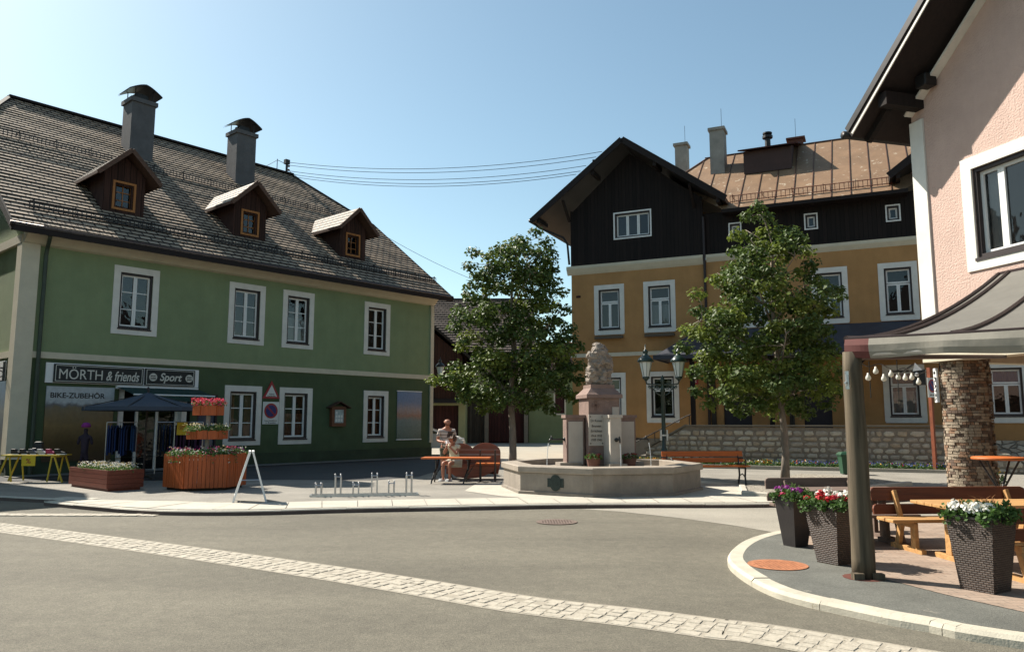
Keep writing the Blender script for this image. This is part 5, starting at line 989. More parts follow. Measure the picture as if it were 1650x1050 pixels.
# ------------------------------------------------------------ STREET LAMP
t = thing('street_lamp', 'green iron double headed street lamp between the fountain and ochre house', 'street lamp', (FCX + 2.0, 20.5, PZ))
b = MB(); b.lathe([(.14, 0), (.14, .3), (.1, .34), (.08, .8), (.055, .85), (.05, 2.3), (.07, 2.33), (.05, 2.4), (.045, 2.55), (.07, 2.6), (.03, 2.7), (0, 2.76)], n=12); b.build('pole', GREENI, t, 'auto')
b = MB()
for s_ in (-1, 1):
    b.tube([(s_ * .03, 0, 2.5), (s_ * .3, 0, 2.5), (s_ * .42, 0, 2.52), (s_ * .44, 0, 2.58)], .02, 6)
    for c0, r0 in ((.13, .07), (.24, .055), (.34, .045)): b.tube([(s_ * (c0 + r0 * (1 - k / 22) * math.cos(k * .6)), 0, 2.42 + r0 * (1 - k / 22) * math.sin(k * .6)) for k in range(18)], .01, 5)
    b.tube([(s_ * .03, 0, 2.2), (s_ * .15, 0, 2.26), (s_ * .25, 0, 2.38), (s_ * .38, 0, 2.48)], .014, 5)
b.build('bracket_arm', GREENI, t)
for s_ in (-1, 1): lantern(t, s_ * .44, 0, 2.7, .86)
b = MB(); b.box(-.1, -.07, 1.02, -.06, .02, 1.3); b.box(.06, -.07, 1.02, .1, .02, 1.3); b.box(-.11, -.055, 1.14, .11, -.045, 1.18); b.build('clamp', STEEL, t)

# ------------------------------------------------------------ BENCHES AND TABLE
def iron_bench(name, label, loc, rot, L, seatm, back=True):
    t = thing(name, label, 'bench', loc, rot)
    for k, (y0, y1) in enumerate(((-.22, -.12), (-.1, 0), (.02, .12), (.14, .22))): pass
    b = MB(); b.box(-L / 2, -.22, .43, L / 2, -.02, .465); b.box(-L / 2, .0, .43, L / 2, .2, .465); b.build('seat', seatm, t, bevel=.006)
    if back: b = MB(); b.rbox((0, .27, .73), (L, .035, .13), Matrix.Rotation(rd(-10), 3, 'X')); b.rbox((0, .245, .58), (L, .035, .11), Matrix.Rotation(rd(-10), 3, 'X')); b.build('backrest', seatm, t, bevel=.006)
    for s_ in (-1, 1):
        x = s_ * (L / 2 - .12); b = MB(); b.tube([(x, -.2, .0), (x, -.16, .2), (x, -.2, .42)], .022, 6); b.tube([(x, .26, 0), (x, .18, .22), (x, .2, .43), (x, .29, .8)], .022, 6); b.tube([(x, -.2, .41), (x, .2, .41)], .02, 6); b.tube([(x, -.2, .42), (x, -.22, .6), (x, -.1, .64), (x, .24, .62)], .018, 6); b.tube([(x, -.17, .18), (x, 0, .26), (x, .18, .2)], .014, 5); b.build('leg', BLACKI, t)
    return t
iron_bench('park_bench', 'orange slatted park bench with black iron ends right of the fountain', (4.72, 18.9, PZ), rd(6), 2.05, ORANGEW)
t = thing('carved_bench', 'red brown wooden bench with two rounded humps on its tall backrest', 'bench', (-1.05, 20.75, PZ))
pts = [(-.72, .12)]
for k in range(13): a = math.pi - math.pi * k / 12 * .86; pts.append((-.36 + .37 * math.cos(a), .72 + .22 * math.sin(a)))
for k in range(13): a = math.pi * .86 - math.pi * k / 12 * .86; pts.append((.34 + .4 * math.cos(a), .7 + .25 * math.sin(a)))
pts += [(.74, .4), (.68, .12)]
b = MB(); b.prism(pts[::-1], 'y', .2, .26); bk = b.build('backrest', REDW, t, bevel=.012)
b = MB(); b.box(-.68, .17, .62, .72, .2, .66); b.box(-.66, .185, .76, .7, .199, .775); b.build('back_rail', M('pale_rail', (.3, .2, .16), .5), bk)
b = MB(); b.box(-.66, -.28, .36, .68, -.06, .41); b.box(-.66, -.05, .36, .68, .17, .41); b.build('seat', REDW, t, bevel=.01)
pts = [(-.66, .36), (-.6, .2), (-.42, .08), (-.1, .03), (.2, .06), (.45, .16), (.6, .26), (.68, .36)]; b = MB(); b.prism(pts, 'y', -.26, -.2); b.build('front_skirt', REDW, t)
for s_ in (-1, 1): b = MB(); b.prism([(-.28, 0), (.26, 0), (.26, .36), (-.2, .36)], 'x', s_ * .6 - .03, s_ * .6 + .03); b.build('leg', REDW, t)
t = thing('iron_table', 'long orange wooden table on black cast iron legs before the seated woman', 'table', (-1.38, 19.45, PZ), rd(-3))
b = MB(); b.box(-.86, -.3, .6, .84, -.005, .635); b.box(-.86, .005, .6, .84, .3, .635); b.build('tabletop', ORANGEW, t, bevel=.006)
for x in (-.52, .28):
    b = MB()
    for s_ in (-1, 1): b.tube([(x - .08, s_ * .28, 0), (x - .06, s_ * .24, .12), (x - .02, s_ * .1, .28), (x, s_ * .04, .33), (x + .02, s_ * .12, .42), (x + .03, s_ * .26, .59)], .02, 6); b.tube([(x - .02 + .03 * math.cos(k * .7), s_ * (.17 + .045 * math.sin(k * .7)), .2) for k in range(9)], .01, 4)
    b.tube([(x, -.27, .585), (x, .27, .585)], .018, 5); b.tube([(x, -.04, .33), (x, .04, .33)], .03, 6); b.tube([(x - .1, -.28, .0), (x + .14, -.02, .42)], .012, 5); b.build('leg', BLACKI, t)
iron_bench('iron_bench', 'short light wood seat on black iron legs at the right end of the carved bench', (-.62, 20.0, PZ), rd(180), .62, ORANGEW, False)

# ------------------------------------------------------------ PEOPLE
SKIN = M('skin', (.36, .16, .1), .55, .12, 12, spec=.35)
def skinned(name, V, E_, mat, parent, sub=2):
    """V = {key: ((x,y,z), r)}; E_ = list of key chains"""
    keys = list(V); ix = {k: i for i, k in enumerate(keys)}; ed = set()
    for ch in E_:
        for a, b in zip(ch, ch[1:]): ed.add((ix[a], ix[b]))
    me = bpy.data.meshes.new(name); me.from_pydata([V[k][0] for k in keys], list(ed), []); o = bpy.data.objects.new(name, me); COL.objects.link(o)
    sk = o.modifiers.new('skin', 'SKIN'); sk.use_smooth_shade = True
    if not me.skin_vertices: me.skin_vertices.new()
    for k in keys:
        sv_ = me.skin_vertices[0].data[ix[k]]; r = V[k][1]; sv_.radius = r if isinstance(r, tuple) else (r, r); sv_.use_root = (ix[k] == 0)
    sb = o.modifiers.new('sub', 'SUBSURF'); sb.levels = sub; sb.render_levels = sub
    dg = bpy.context.evaluated_depsgraph_get(); dg.update(); me2 = bpy.data.meshes.new_from_object(o.evaluated_get(dg)); bpy.data.objects.remove(o)
    me2.materials.clear(); me2.materials.append(mat); me2.polygons.foreach_set('use_smooth', [True] * len(me2.polygons)); o = bpy.data.objects.new(name, me2); COL.objects.link(o)
    if parent: o.parent = parent
    return o
def hand(V, E_, s, wrist, d, nrm):
    """palm and five fingers; d = pointing direction, nrm = back of hand"""
    d = Vector(d).normalized(); nrm = Vector(nrm).normalized(); sidev = d.cross(nrm).normalized() * (1 if s == 'L' else -1); w_ = Vector(wrist)
    V['palm' + s] = (tuple(w_ + d * .055), (.036, .018)); E_.append(['wrist' + s, 'palm' + s])
    for i, (off, L_) in enumerate(((.028, .07), (.01, .08), (-.01, .075), (-.028, .058))):
        a = w_ + d * .085 + sidev * off; b_ = a + d * L_ * .5 - nrm * .012; c_ = b_ + d * L_ * .35 - nrm * .03
        for q, p, r in (('a', a, .0095), ('b', b_, .0088), ('c', c_, .0075)): V[f'f{i}{q}{s}'] = (tuple(p), r)
        E_.append(['palm' + s, f'f{i}a{s}', f'f{i}b{s}', f'f{i}c{s}'])
    a = w_ + d * .035 + sidev * .035; b_ = a + d * .035 + sidev * .02 - nrm * .01; V['t1' + s] = (tuple(a), .012); V['t2' + s] = (tuple(b_), .009); E_.append(['wrist' + s, 't1' + s, 't2' + s])
def head(V, E_, base, fwd, upv, s=1.):
    """skull, jaw, nose and ears grown from the neck"""
    base = Vector(base); f = Vector(fwd).normalized(); u = Vector(upv).normalized(); r = f.cross(u).normalized()
    P = lambda a, b_, c_: tuple(base + r * a * s + f * b_ * s + u * c_ * s)
    V['jaw'] = (P(0, .03, .045), .06 * s); V['face'] = (P(0, .025, .105), .078 * s); V['skull'] = (P(0, -.005, .16), .086 * s); V['crown'] = (P(0, -.01, .2), .055 * s); V['nose'] = (P(0, .115, .1), .013 * s); V['chin'] = (P(0, .085, .03), .022 * s)
    V['earL'] = (P(-.088, -.005, .11), .017 * s); V['earR'] = (P(.088, -.005, .11), .017 * s)
    E_ += [['neck', 'jaw', 'face', 'skull', 'crown'], ['face', 'nose'], ['jaw', 'chin'], ['face', 'earL'], ['face', 'earR']]
    return P
def eyes(P, parent):
    b = MB()
    for s_ in (-1, 1): b.lathe([(0, -.009), (.009, 0), (0, .009)], P(s_ * .033, .092, .125), 8)
    b.build('eyes', INK, parent)
    b = MB(); p, q = Vector(P(-.025, .098, .062)), Vector(P(.025, .098, .062)); b.tube([p, p.lerp(q, .5) + Vector((0, -.004, 0)), q], .005, 5); b.build('lips', M('lips', (.3, .1, .08), .5), parent)
SHIRT = bpy.data.materials.new('striped_shirt'); SHIRT.use_nodes = True; n = SHIRT.node_tree; b_ = n.nodes['Principled BSDF']; b_.inputs['Roughness'].default_value = .9; tc = n.nodes.new('ShaderNodeTexCoord'); sx = n.nodes.new('ShaderNodeSeparateXYZ'); n.links.new(tc.outputs['Object'], sx.inputs[0])
ma = n.nodes.new('ShaderNodeMath'); ma.operation = 'MULTIPLY'; ma.inputs[1].default_value = 11.5; n.links.new(sx.outputs[2], ma.inputs[0]); fr = n.nodes.new('ShaderNodeMath'); fr.operation = 'FRACT'; n.links.new(ma.outputs[0], fr.inputs[0]); cr = n.nodes.new('ShaderNodeValToRGB'); cr.color_ramp.interpolation = 'CONSTANT'
cr.color_ramp.elements[0].color = (.06, .05, .055, 1); cr.color_ramp.elements[1].position = .24; cr.color_ramp.elements[1].color = (.48, .41, .36, 1); n.links.new(fr.outputs[0], cr.inputs[0]); n.links.new(cr.outputs[0], b_.inputs['Base Color'])
def man():
    ps = tag(bpy.data.objects.new('person', None), 'bald man in striped shirt and olive shorts standing behind the table holding a paper', 'person'); COL.objects.link(ps); ps.location = (-1.77, 21.0, PZ); ps.rotation_euler = (0, 0, rd(12)); ps.scale = (.95, .95, .95)
    V = {'pelvis': ((0, .02, .9), (.15, .11)), 'waist': ((0, .02, 1.03), (.15, .12)), 'chest': ((0, .0, 1.22), (.165, .12)), 'upper': ((0, -.02, 1.35), (.13, .09)), 'neck': ((0, -.06, 1.44), .055)}
    E_ = [['pelvis', 'waist', 'chest', 'upper', 'neck']]; P = head(V, E_, (0, -.075, 1.47), (.15, -1, -.45), (0, -.38, 1))
    for s, q in (('L', -1), ('R', 1)):
        V['sh' + s] = ((q * .19, 0, 1.34), .058); V['el' + s] = ((q * .26, .03, 1.08), .043); V['fa' + s] = ((q * .2, -.12, 1.03), .038); V['wrist' + s] = ((q * .1, -.24, 1.03), .027); E_.append(['upper', 'sh' + s, 'el' + s, 'fa' + s, 'wrist' + s]); hand(V, E_, s, (q * .1, -.24, 1.03), (-q * .5, -.7, .1), (q * .6, -.2, .7))
        V['hip' + s] = ((q * .095, .02, .83), .092); V['kn' + s] = ((q * .11, 0, .47), .056); V['ca' + s] = ((q * .11, .03, .32), .055); V['an' + s] = ((q * .11, .04, .08), .036); V['he' + s] = ((q * .11, .05, .04), .034); V['to' + s] = ((q * .13, -.12, .03), (.042, .025)); E_.append(['pelvis', 'hip' + s, 'kn' + s, 'ca' + s, 'an' + s, 'he' + s, 'to' + s])
    skinned('body', V, E_, SKIN, ps); eyes(P, ps)
    V2 = {k: (V[k][0], tuple(r + .022 for r in V[k][1])) for k in ('waist', 'chest', 'upper')}; V2['hem'] = ((0, .02, .86), (.172, .14)); V2['collar'] = ((0, -.045, 1.41), .07)
    for s, q in (('L', -1), ('R', 1)): V2['sh' + s] = (V['sh' + s][0], .078); V2['sl' + s] = ((q * .235, .02, 1.16), .07)
    skinned('shirt', V2, [['chest', 'waist', 'hem'], ['chest', 'upper', 'collar'], ['upper', 'shL', 'slL'], ['upper', 'shR', 'slR']], SHIRT, ps)
    V3 = {'pelvis': ((0, .02, .87), (.165, .13))}
    for s, q in (('L', -1), ('R', 1)): V3['h' + s] = ((q * .095, .02, .78), .108); V3['k' + s] = ((q * .11, .0, .5), .09)
    skinned('shorts', V3, [['pelvis', 'hL', 'kL'], ['pelvis', 'hR', 'kR']], M('olive_shorts', (.09, .09, .06), .9, .15, 6), ps)
    V4 = {'a': ((0, 0, 0), .03)}
    for s, q in (('L', -1), ('R', 1)): b = MB(); b.box(q * .12 - .05, -.17, 0, q * .12 + .05, .11, .06, (.01, .02)); b.build('shoe', FRAMED, ps, bevel=.015)
    pp = tag(bpy.data.objects.new('paper', None), 'folded white paper held by the standing man', 'paper'); COL.objects.link(pp); pp.location = (-1.66, 20.68, PZ + .97); pp.rotation_euler = (rd(35), 0, rd(10))
    b = MB(); b.box(-.11, -.08, 0, .0, .08, .004); b.rbox((.055, 0, .012), (.11, .16, .004), Matrix.Rotation(rd(-12), 3, 'Y')); b.build('sheet', WPAINT, pp)
man()
def woman():
    ps = tag(bpy.data.objects.new('person', None), 'woman in pale yellow top and cream shorts sitting with raised hands at the table', 'person'); COL.objects.link(ps); ps.location = (-1.52, 20.42, PZ); ps.rotation_euler = (0, 0, rd(-25)); ps.scale = (.95, .95, .95)
    V = {'pelvis': ((0, .06, .5), (.15, .12)), 'waist': ((0, .03, .64), (.125, .105)), 'chest': ((0, -.02, .82), (.135, .11)), 'upper': ((0, -.06, .93), (.11, .08)), 'neck': ((0, -.1, 1.0), .045)}
    E_ = [['pelvis', 'waist', 'chest', 'upper', 'neck']]; P = head(V, E_, (0, -.12, 1.03), (0, -1, -.35), (0, -.3, 1), .95)
    for s, q in (('L', -1), ('R', 1)):
        V['sh' + s] = ((q * .165, -.05, .92), .048); V['el' + s] = ((q * .2, -.22, .72), .037); V['fa' + s] = ((q * .15, -.28, .8), .034); V['wrist' + s] = ((q * .07, -.32, .88), .024); E_.append(['upper', 'sh' + s, 'el' + s, 'fa' + s, 'wrist' + s]); hand(V, E_, s, (q * .07, -.32, .88), (-q * .2, .0, 1), (q * .3, -1, 0))
        V['hip' + s] = ((q * .1, -.02, .47), .088); V['kn' + s] = ((q * .1, -.42, .49), .056); V['ca' + s] = ((q * .1, -.43, .32), .05); V['an' + s] = ((q * .1, -.42, .08), .033); V['he' + s] = ((q * .1, -.4, .04), .03); V['to' + s] = ((q * .12, -.57, .03), (.038, .022)); E_.append(['pelvis', 'hip' + s, 'kn' + s, 'ca' + s, 'an' + s, 'he' + s, 'to' + s])
    skinned('body', V, E_, SKIN, ps); eyes(P, ps)
    TOP = M('pale_yellow_top', (.6, .56, .4), .9, .1, 5); V2 = {k: (V[k][0], tuple(r + .02 for r in V[k][1])) for k in ('waist', 'chest', 'upper')}; V2['hem'] = ((0, .05, .52), (.165, .14)); V2['collar'] = ((0, -.09, .97), .06)
    for s, q in (('L', -1), ('R', 1)): V2['sh' + s] = (V['sh' + s][0], .064); V2['sl' + s] = ((q * .19, -.13, .83), .06)
    skinned('top', V2, [['chest', 'waist', 'hem'], ['chest', 'upper', 'collar'], ['upper', 'shL', 'slL'], ['upper', 'shR', 'slR']], TOP, ps)
    V3 = {'pelvis': ((0, .05, .5), (.165, .13))}
    for s, q in (('L', -1), ('R', 1)): V3['h' + s] = ((q * .1, -.05, .475), .1); V3['k' + s] = ((q * .1, -.3, .48), .078)
    skinned('shorts', V3, [['pelvis', 'hL', 'kL'], ['pelvis', 'hR', 'kR']], M('cream_shorts', (.42, .38, .3), .9, .1, 6), ps)
    VH = {'a': (P(0, -.02, .17), .095), 'b': (P(0, -.045, .11), .09), 'c': (P(0, -.05, .06), .065), 'd': (P(0, .02, .21), .05)}; skinned('hair', VH, [['a', 'b', 'c'], ['a', 'd']], M('grey_brown_hair', (.07, .045, .03), .8, .3, 30), ps)
    for s, q in (('L', -1), ('R', 1)): b = MB(); b.box(q * .11 - .045, -.62, 0, q * .11 + .045, -.36, .03); b.box(q * .11 - .045, -.58, .03, q * .11 + .045, -.52, .07); b.box(q * .11 - .04, -.42, .03, q * .11 + .04, -.37, .09); b.build('sandal', WPAINT, ps, bevel=.01)
woman()

# ------------------------------------------------------------ PARKED CAR
t = thing('parked_car', 'white parked car half hidden behind the green house corner and the man', 'car', (-4.35, 37.5, 0))
b = MB(); prof = [(-2.05, .35), (-2.1, .7), (-1.95, 1.0), (-1.5, 1.12), (1.0, 1.02), (1.75, .88), (2.02, .68), (2.08, .35)]
secs = [(-.82, .9), (-.86, 1.), (-.6, 1.), (.6, 1.), (.86, 1.), (.82, .9)]
for (y0, s0), (y1, s1) in zip(secs, secs[1:]):
    A = [(x * s0, y0, .62 + (z - .62) * s0) for x, z in prof]; B_ = [(x * s1, y1, .62 + (z - .62) * s1) for x, z in prof]
    for i in range(len(prof)): j = (i + 1) % len(prof); b.quad(A[i], B_[i], B_[j], A[j])
for y, s_ in (secs[0], secs[-1]): q = [(x * s_, y, .62 + (z - .62) * s_) for x, z in prof]; b.poly(q if y > 0 else q[::-1])
b.build('body', M('white_car_paint', (.62, .63, .62), .25, .03, 2, spec=.6), t, bevel=.04)
b = MB(); rp = [(-1.65, 1.1), (-1.2, 1.43), (-.1, 1.47), (.95, 1.03)]; b.add([(x, y * (1 if z < 1.2 else .8), z) for y in (-.78, .78) for x, z in rp], [(0, 1, 2, 3)[::-1], (4, 5, 6, 7), (1, 0, 4, 5), (2, 1, 5, 6), (3, 2, 6, 7)]); b.build('windows', M('car_glass', (.02, .022, .025), .06, .1, 3, spec=.8), t)
b = MB(); b.add([(x, y * .8, z + .02) for y in (-.8, .8) for x, z in rp[1:3]], [(0, 1, 3, 2)]); b.beam((-.1, -.64, 1.47), (.97, -.79, 1.04), .06, .05); b.beam((-.1, .64, 1.47), (.97, .79, 1.04), .06, .05); b.beam((-1.2, -.64, 1.44), (-.1, -.64, 1.48), .07, .05); b.beam((-1.68, -.79, 1.1), (-1.2, -.64, 1.44), .1, .06); b.beam((-.55, -.8, 1.06), (-.5, -.65, 1.46), .07, .05); b.build('roof', MATS['white_car_paint'], t)
for x in (-1.3, 1.3):
    for y in (-.8, .8):
        def wl_(prof_, mat, nm, par):
            b = MB(); b.lathe(prof_, n=24); 
            for i, v in enumerate(b.v): b.v[i] = (x + v[0], y + v[2], .31 + v[1])
            return b.build(nm, mat, par, 'auto')
        w_ = wl_([(.18, -.09), (.31, -.1), (.32, 0), (.31, .1), (.18, .09)], M('tyre_rubber', (.015, .015, .015), .9), 'wheel', t); wl_([(0, -.095), (.19, -.08), (.19, .08), (0, .095)], STEEL, 'rim', w_)
for y in (-.62, .62): b = MB(); b.rbox((1.93, y, .74), (.12, .3, .13), Matrix.Rotation(rd(20), 3, 'Y')); b.build('headlight', M('headlight_glass', (.5, .52, .55), .1), t, bevel=.02)

# ------------------------------------------------------------ BIKE RACK
P0, P1 = Vector(G(500, 800.5, PZ)), Vector(G(673, 797.5, PZ)); dv_ = (P1 - P0); L_ = dv_.length
t = thing('bicycle_rack', 'galvanised low bicycle rack with six hoop stands on the plaza', 'bike rack', (P0.x, P0.y, PZ), math.atan2(dv_.y, dv_.x))
for y in (0, .3):
    b = MB(); b.box(-.02, y - .015, .0, L_ + .02, y + .015, .035); b.build('base_rail', STEEL, t)
b = MB(); b.box(-.02, .016, .005, .015, .284, .03); b.build('cross_bar', STEEL, t); b = MB(); b.box(L_ - .015, .016, .005, L_ + .02, .284, .03); b.build('cross_bar', STEEL, t)
for k, (px, hh_) in enumerate([(512, .28), (543, .45), (572, .28), (602, .46), (630, .3), (659, .46)]):
    x = (px - 500) / 173 * L_; b = MB()
    for s_ in (-.055, .055): b.tube([(x + s_, 0, .04), (x + s_, 0, hh_ - .06), (x + s_, .03, hh_), (x + s_, .28, hh_ - .02 if hh_ < .4 else hh_ * .75), (x + s_, .32, .04)], .014, 7); b.lathe([(0, -.02), (.02, 0), (0, .02)], (x + s_, 0, hh_ + .0), 8)
    b.tube([(x - .055, 0, hh_ - .05), (x + .055, 0, hh_ - .05)], .01, 5); b.build('hoop', STEEL, t)

# ------------------------------------------------------------ A-BOARD
a0, a1 = G(377, 807, PZ), G(424, 808, PZ); t = thing('sandwich_board', 'white folding sandwich board seen edge on beside the orange planter', 'sign', ((a0[0] + a1[0]) / 2, a0[1], PZ), rd(19)); hw = (a1[0] - a0[0]) / 2
for s_ in (-1, 1):
    b = MB(); A, B_ = Vector((s_ * hw, 0, 0)), Vector((s_ * .03, 0, .93))
    for y in (-.28, .28): b.beam(A + Vector((0, y, 0)), B_ + Vector((0, y, 0)), .035, .035)
    b.beam(A.lerp(B_, .12) + Vector((0, -.28, 0)), A.lerp(B_, .12) + Vector((0, .28, 0)), .03, .03); b.beam(B_ + Vector((0, -.3, .01)), B_ + Vector((0, .3, .01)), .04, .04); fr_ = b.build('frame', WPAINT, t)
    b = MB(); c, d_ = A.lerp(B_, .16), A.lerp(B_, .95); off = Vector((.004 * s_, 0, 0)); b.quad(c + Vector((0, -.26, 0)) + off, c + Vector((0, .26, 0)) + off, d_ + Vector((0, .26, 0)) + off, d_ + Vector((0, -.26, 0)) + off); b.build('panel', M('board_panel', (.45, .45, .42), .5), fr_)
b = MB(); b.tube([(-hw * .55, -.28, .42), (hw * .55, -.28, .42)], .012, 5); b.build('spreader', STEEL, t)

# ------------------------------------------------------------ PLANTERS
random.seed(14)
def boxslats(mb, n, r, z0, z1, rot, step=.1, th=.03):
    for k in range(n):
        a0, a1 = rot + 2 * math.pi * k / n, rot + 2 * math.pi * (k + 1) / n; A = Vector((r * math.cos(a0), r * math.sin(a0), 0)); B_ = Vector((r * math.cos(a1), r * math.sin(a1), 0)); L = (B_ - A).length; m = max(1, round(L / step)); nn_ = ((A + B_) / 2).normalized()
        for i in range(m):
            p, q = A.lerp(B_, i / m + .004 / L), A.lerp(B_, (i + 1) / m - .004 / L); o_ = nn_ * random.uniform(-.003, .004); c = (p + q) / 2 + o_; mb.rbox((c.x, c.y, (z0 + z1) / 2 + random.uniform(-.004, .004)), ((q - p).length, th, z1 - z0), Matrix(((q - p).normalized(), nn_, Vector((0, 0, 1)))).transposed())
def trails(lf, fls, r, z, n, hang=.2, rot=0, size=.05, leafn=26, nf=5):
    for _ in range(n):
        a = random.random() * 6.283; q = r * random.uniform(.72, 1.04); x, y = q * math.cos(a), q * math.sin(a); scatter_plant(lf, True, (x, y, z), .14, .16, leafn, size)
        f_ = random.choice(fls)
        for _ in range(nf): flowerhead(f_, (x + random.uniform(-.1, .1), y + random.uniform(-.1, .1), z + random.uniform(.0, .17)), random.uniform(.018, .032), 5)
        if random.random() < .25:
            for k in range(6): zz = z + .08 - hang * k / 5 * random.uniform(.5, 1.2); scatter_plant(lf, True, (x * (1.06 + .02 * k), y * (1.06 + .02 * k), zz), .04, .04, 5, .045); flowerhead(f_, (x * (1.08 + .02 * k), y * (1.08 + .02 * k), zz), .02, 4)
pc = G(330, 786, PZ)
t = thing('tiered_planter', 'large hexagonal orange wooden planter with three tiers of flowers', 'planter', (pc[0], pc[1], PZ))
rot0 = rd(-98)
b = MB(); boxslats(b, 6, .88, .06, .79, rot0, .085); b.build('base_box', ORANGEV, t)
b = MB(); b.lathe([(.8, 0), (.8, .06)], n=6, rot=rot0); b.lathe([(.84, .66), (0, .67)], n=6, rot=rot0); b.build('plinth', SOIL, t)
b = MB(); b.tube([(0, 0, .6), (0, 0, 2.0)], .05, 8); b.build('post', M('grey_post', (.25, .24, .22), .7), t)
b = MB(); boxslats(b, 6, .44, 1.12, 1.32, rot0, .22); b.lathe([(.42, 1.12), (0, 1.121)], n=6, rot=rot0); b.lathe([(.4, 1.29), (0, 1.3)], n=6, rot=rot0); b.build('middle_box', ORANGEV, t)
b = MB(); boxslats(b, 6, .33, 1.66, 1.88, rot0, .33); b.lathe([(.31, 1.66), (0, 1.661)], n=6, rot=rot0); b.lathe([(.3, 1.85), (0, 1.86)], n=6, rot=rot0); b.build('upper_box', ORANGEV, t)
lf = MB(); fp, fu, fr2, fw, fy = MB(), MB(), MB(), MB(), MB(); trails(lf, [fp, fu, fp, fw, fy], .8, .76, 75, .25); trails(lf, [fy, fw, fy], .4, 1.3, 30, .14, nf=6); trails(lf, [fr2, fr2, fr2, fp], .3, 1.88, 28, .1, leafn=14, nf=16); scatter_plant(lf, True, (0, 0, .74), .7, .14, 500, .06); scatter_plant(lf, True, (0, 0, 1.3), .32, .14, 200, .05)
for q, m in ((lf, PLANTG), (fp, PPINK), (fu, PPURP), (fr2, M('coral_petals', (.62, .04, .07), .6, .2, 20, trans=.25)), (fw, PWHI), (fy, petal('cream_petals', (.6, .5, .25)))): q.build('foliage' if q is lf else 'blooms', m, t)
q0, q1, q2 = Vector(G(110, 783, PZ)), Vector(G(171, 792, PZ)), Vector(G(211, 787, PZ)); ex_ = (q1 - q0); Lx = ex_.length
t = thing('box_planter', 'low red brown rectangular wooden planter of small white flowers near the yellow table', 'planter', (q0.x, q0.y, PZ), math.atan2(ex_.y, ex_.x)); Ly = (q2 - q1).length * 1.0
b = MB()
for k in range(4): z = .06 + k * .1; b.box(0, 0, z, Lx, .03, z + .094); b.box(0, Ly - .03, z, Lx, Ly, z + .094); b.box(-.002, .031, z, .03, Ly - .031, z + .094); b.box(Lx - .03, .031, z, Lx + .002, Ly - .031, z + .094)
b.box(.05, .05, 0, Lx - .05, Ly - .05, .42); b.build('box', wood('dark_red_wood', (.14, .035, .02), .5, 'x'), t)
lf = MB(); f1, f2 = MB(), MB()
for _ in range(120): x, y = random.uniform(.05, Lx - .05), random.uniform(.05, Ly - .05); scatter_plant(lf, True, (x, y, .4), .1, .17, 14, .05); [flowerhead(random.choice((f1, f1, f2)), (x + random.uniform(-.08, .08), y + random.uniform(-.08, .08), .48 + random.uniform(0, .1)), .022, 5) for _ in range(3)]
lf.build('foliage', PLANTG, t); f1.build('blooms', PWHI, t); f2.build('blooms', petal('cream_petals', (.6, .5, .25)), t)

# ------------------------------------------------------------ SHOP GOODS
YEL = M('yellow_paint', (.5, .36, .03), .6, .1, 5); YCARD = M('yellow_price_card', (.6, .42, .02), .6, .05, 5)
ty0, ty1 = G(5, 776, PZ), G(100, 777, PZ); tc0 = ((ty0[0] + ty1[0]) / 2, (ty0[1] + ty1[1]) / 2 + .1)
t = thing('trestle_table', 'yellow trestle table of sport goods before the white house corner', 'table', (*tc0, PZ), rd(2))
b = MB(); b.box(-.72, -.3, .66, .72, .3, .69); b.build('tabletop', YEL, t)
for s_ in (-1, 1):
    b = MB()
    for y in (-.26, .26): b.beam((s_ * .82, y, 0), (s_ * .58, y, .66), .04, .03); b.beam((s_ * .52, y, .64), (s_ * .44, y, .02), .03, .03)
    b.box(min(s_ * .5, s_ * .6), -.28, .62, max(s_ * .5, s_ * .6), .28, .66)
    b.build('trestle', YEL, t)
t2 = thing('price_card', 'yellow price card hanging from the front of the trestle table', 'price card', (tc0[0], tc0[1] - .33, PZ)); b = MB(); b.box(-.17, 0, .42, .17, .01, .67); b.build('card', YCARD, t2); text('%', 'lettering', RED, t2, 0, -.002, .54, .12, .12)
SC = [(.01, .01, .015), (.25, .02, .08), (.05, .06, .09), (.3, .32, .35), (.02, .03, .1)]
def shoe(par, x, y, z, m, s=1):
    b = MB(); b.prism([(0, 0), (.27 * s, 0), (.28 * s, .03 * s), (.16 * s, .06 * s), (.11 * s, .12 * s), (0, .12 * s)], 'y', -.045, .045); o = b.build('upper', m, par, bevel=.012); o.location = (x, y, z); b = MB(); b.prism([(-.005, -.02), (.285 * s, -.02), (.28 * s, 0), (-.005, 0)], 'y', -.05, .05); q = b.build('sole', WPAINT, o); return o
for k in range(6):
    x = -.6 + k * .22; t2 = thing('sport_shoe', ['small dark trainer at the left end of the yellow table', 'black trainer second from left on the yellow table', 'grey blue trainer third from left on the yellow table', 'silver trainer fourth on the yellow table', 'crimson trainer fifth from left on the yellow table', 'black trainer at the right end of the yellow table'][k], 'shoe', (tc0[0] + x, tc0[1] - .08, PZ + .71), 0, 'trainers on the yellow table'); shoe(t2, 0, 0, 0, M('shoe_%s' % ['black', 'black', 'slate', 'silver', 'crimson', 'black'][k], [SC[0], SC[0], SC[2], SC[3], SC[1], SC[0]][k], .6))
t2 = thing('rucksack', 'black rucksack standing on the yellow table above its price card', 'bag', (tc0[0] - .05, tc0[1] + .13, PZ + .69)); b = MB(); b.box(-.15, -.09, 0, .15, .09, .32, (.05, .03)); b.build('body', INK, t2, bevel=.04); b = MB(); b.box(-.1, -.13, .03, .1, -.09, .16); b.build('pocket', FRAMED, t2, bevel=.02)
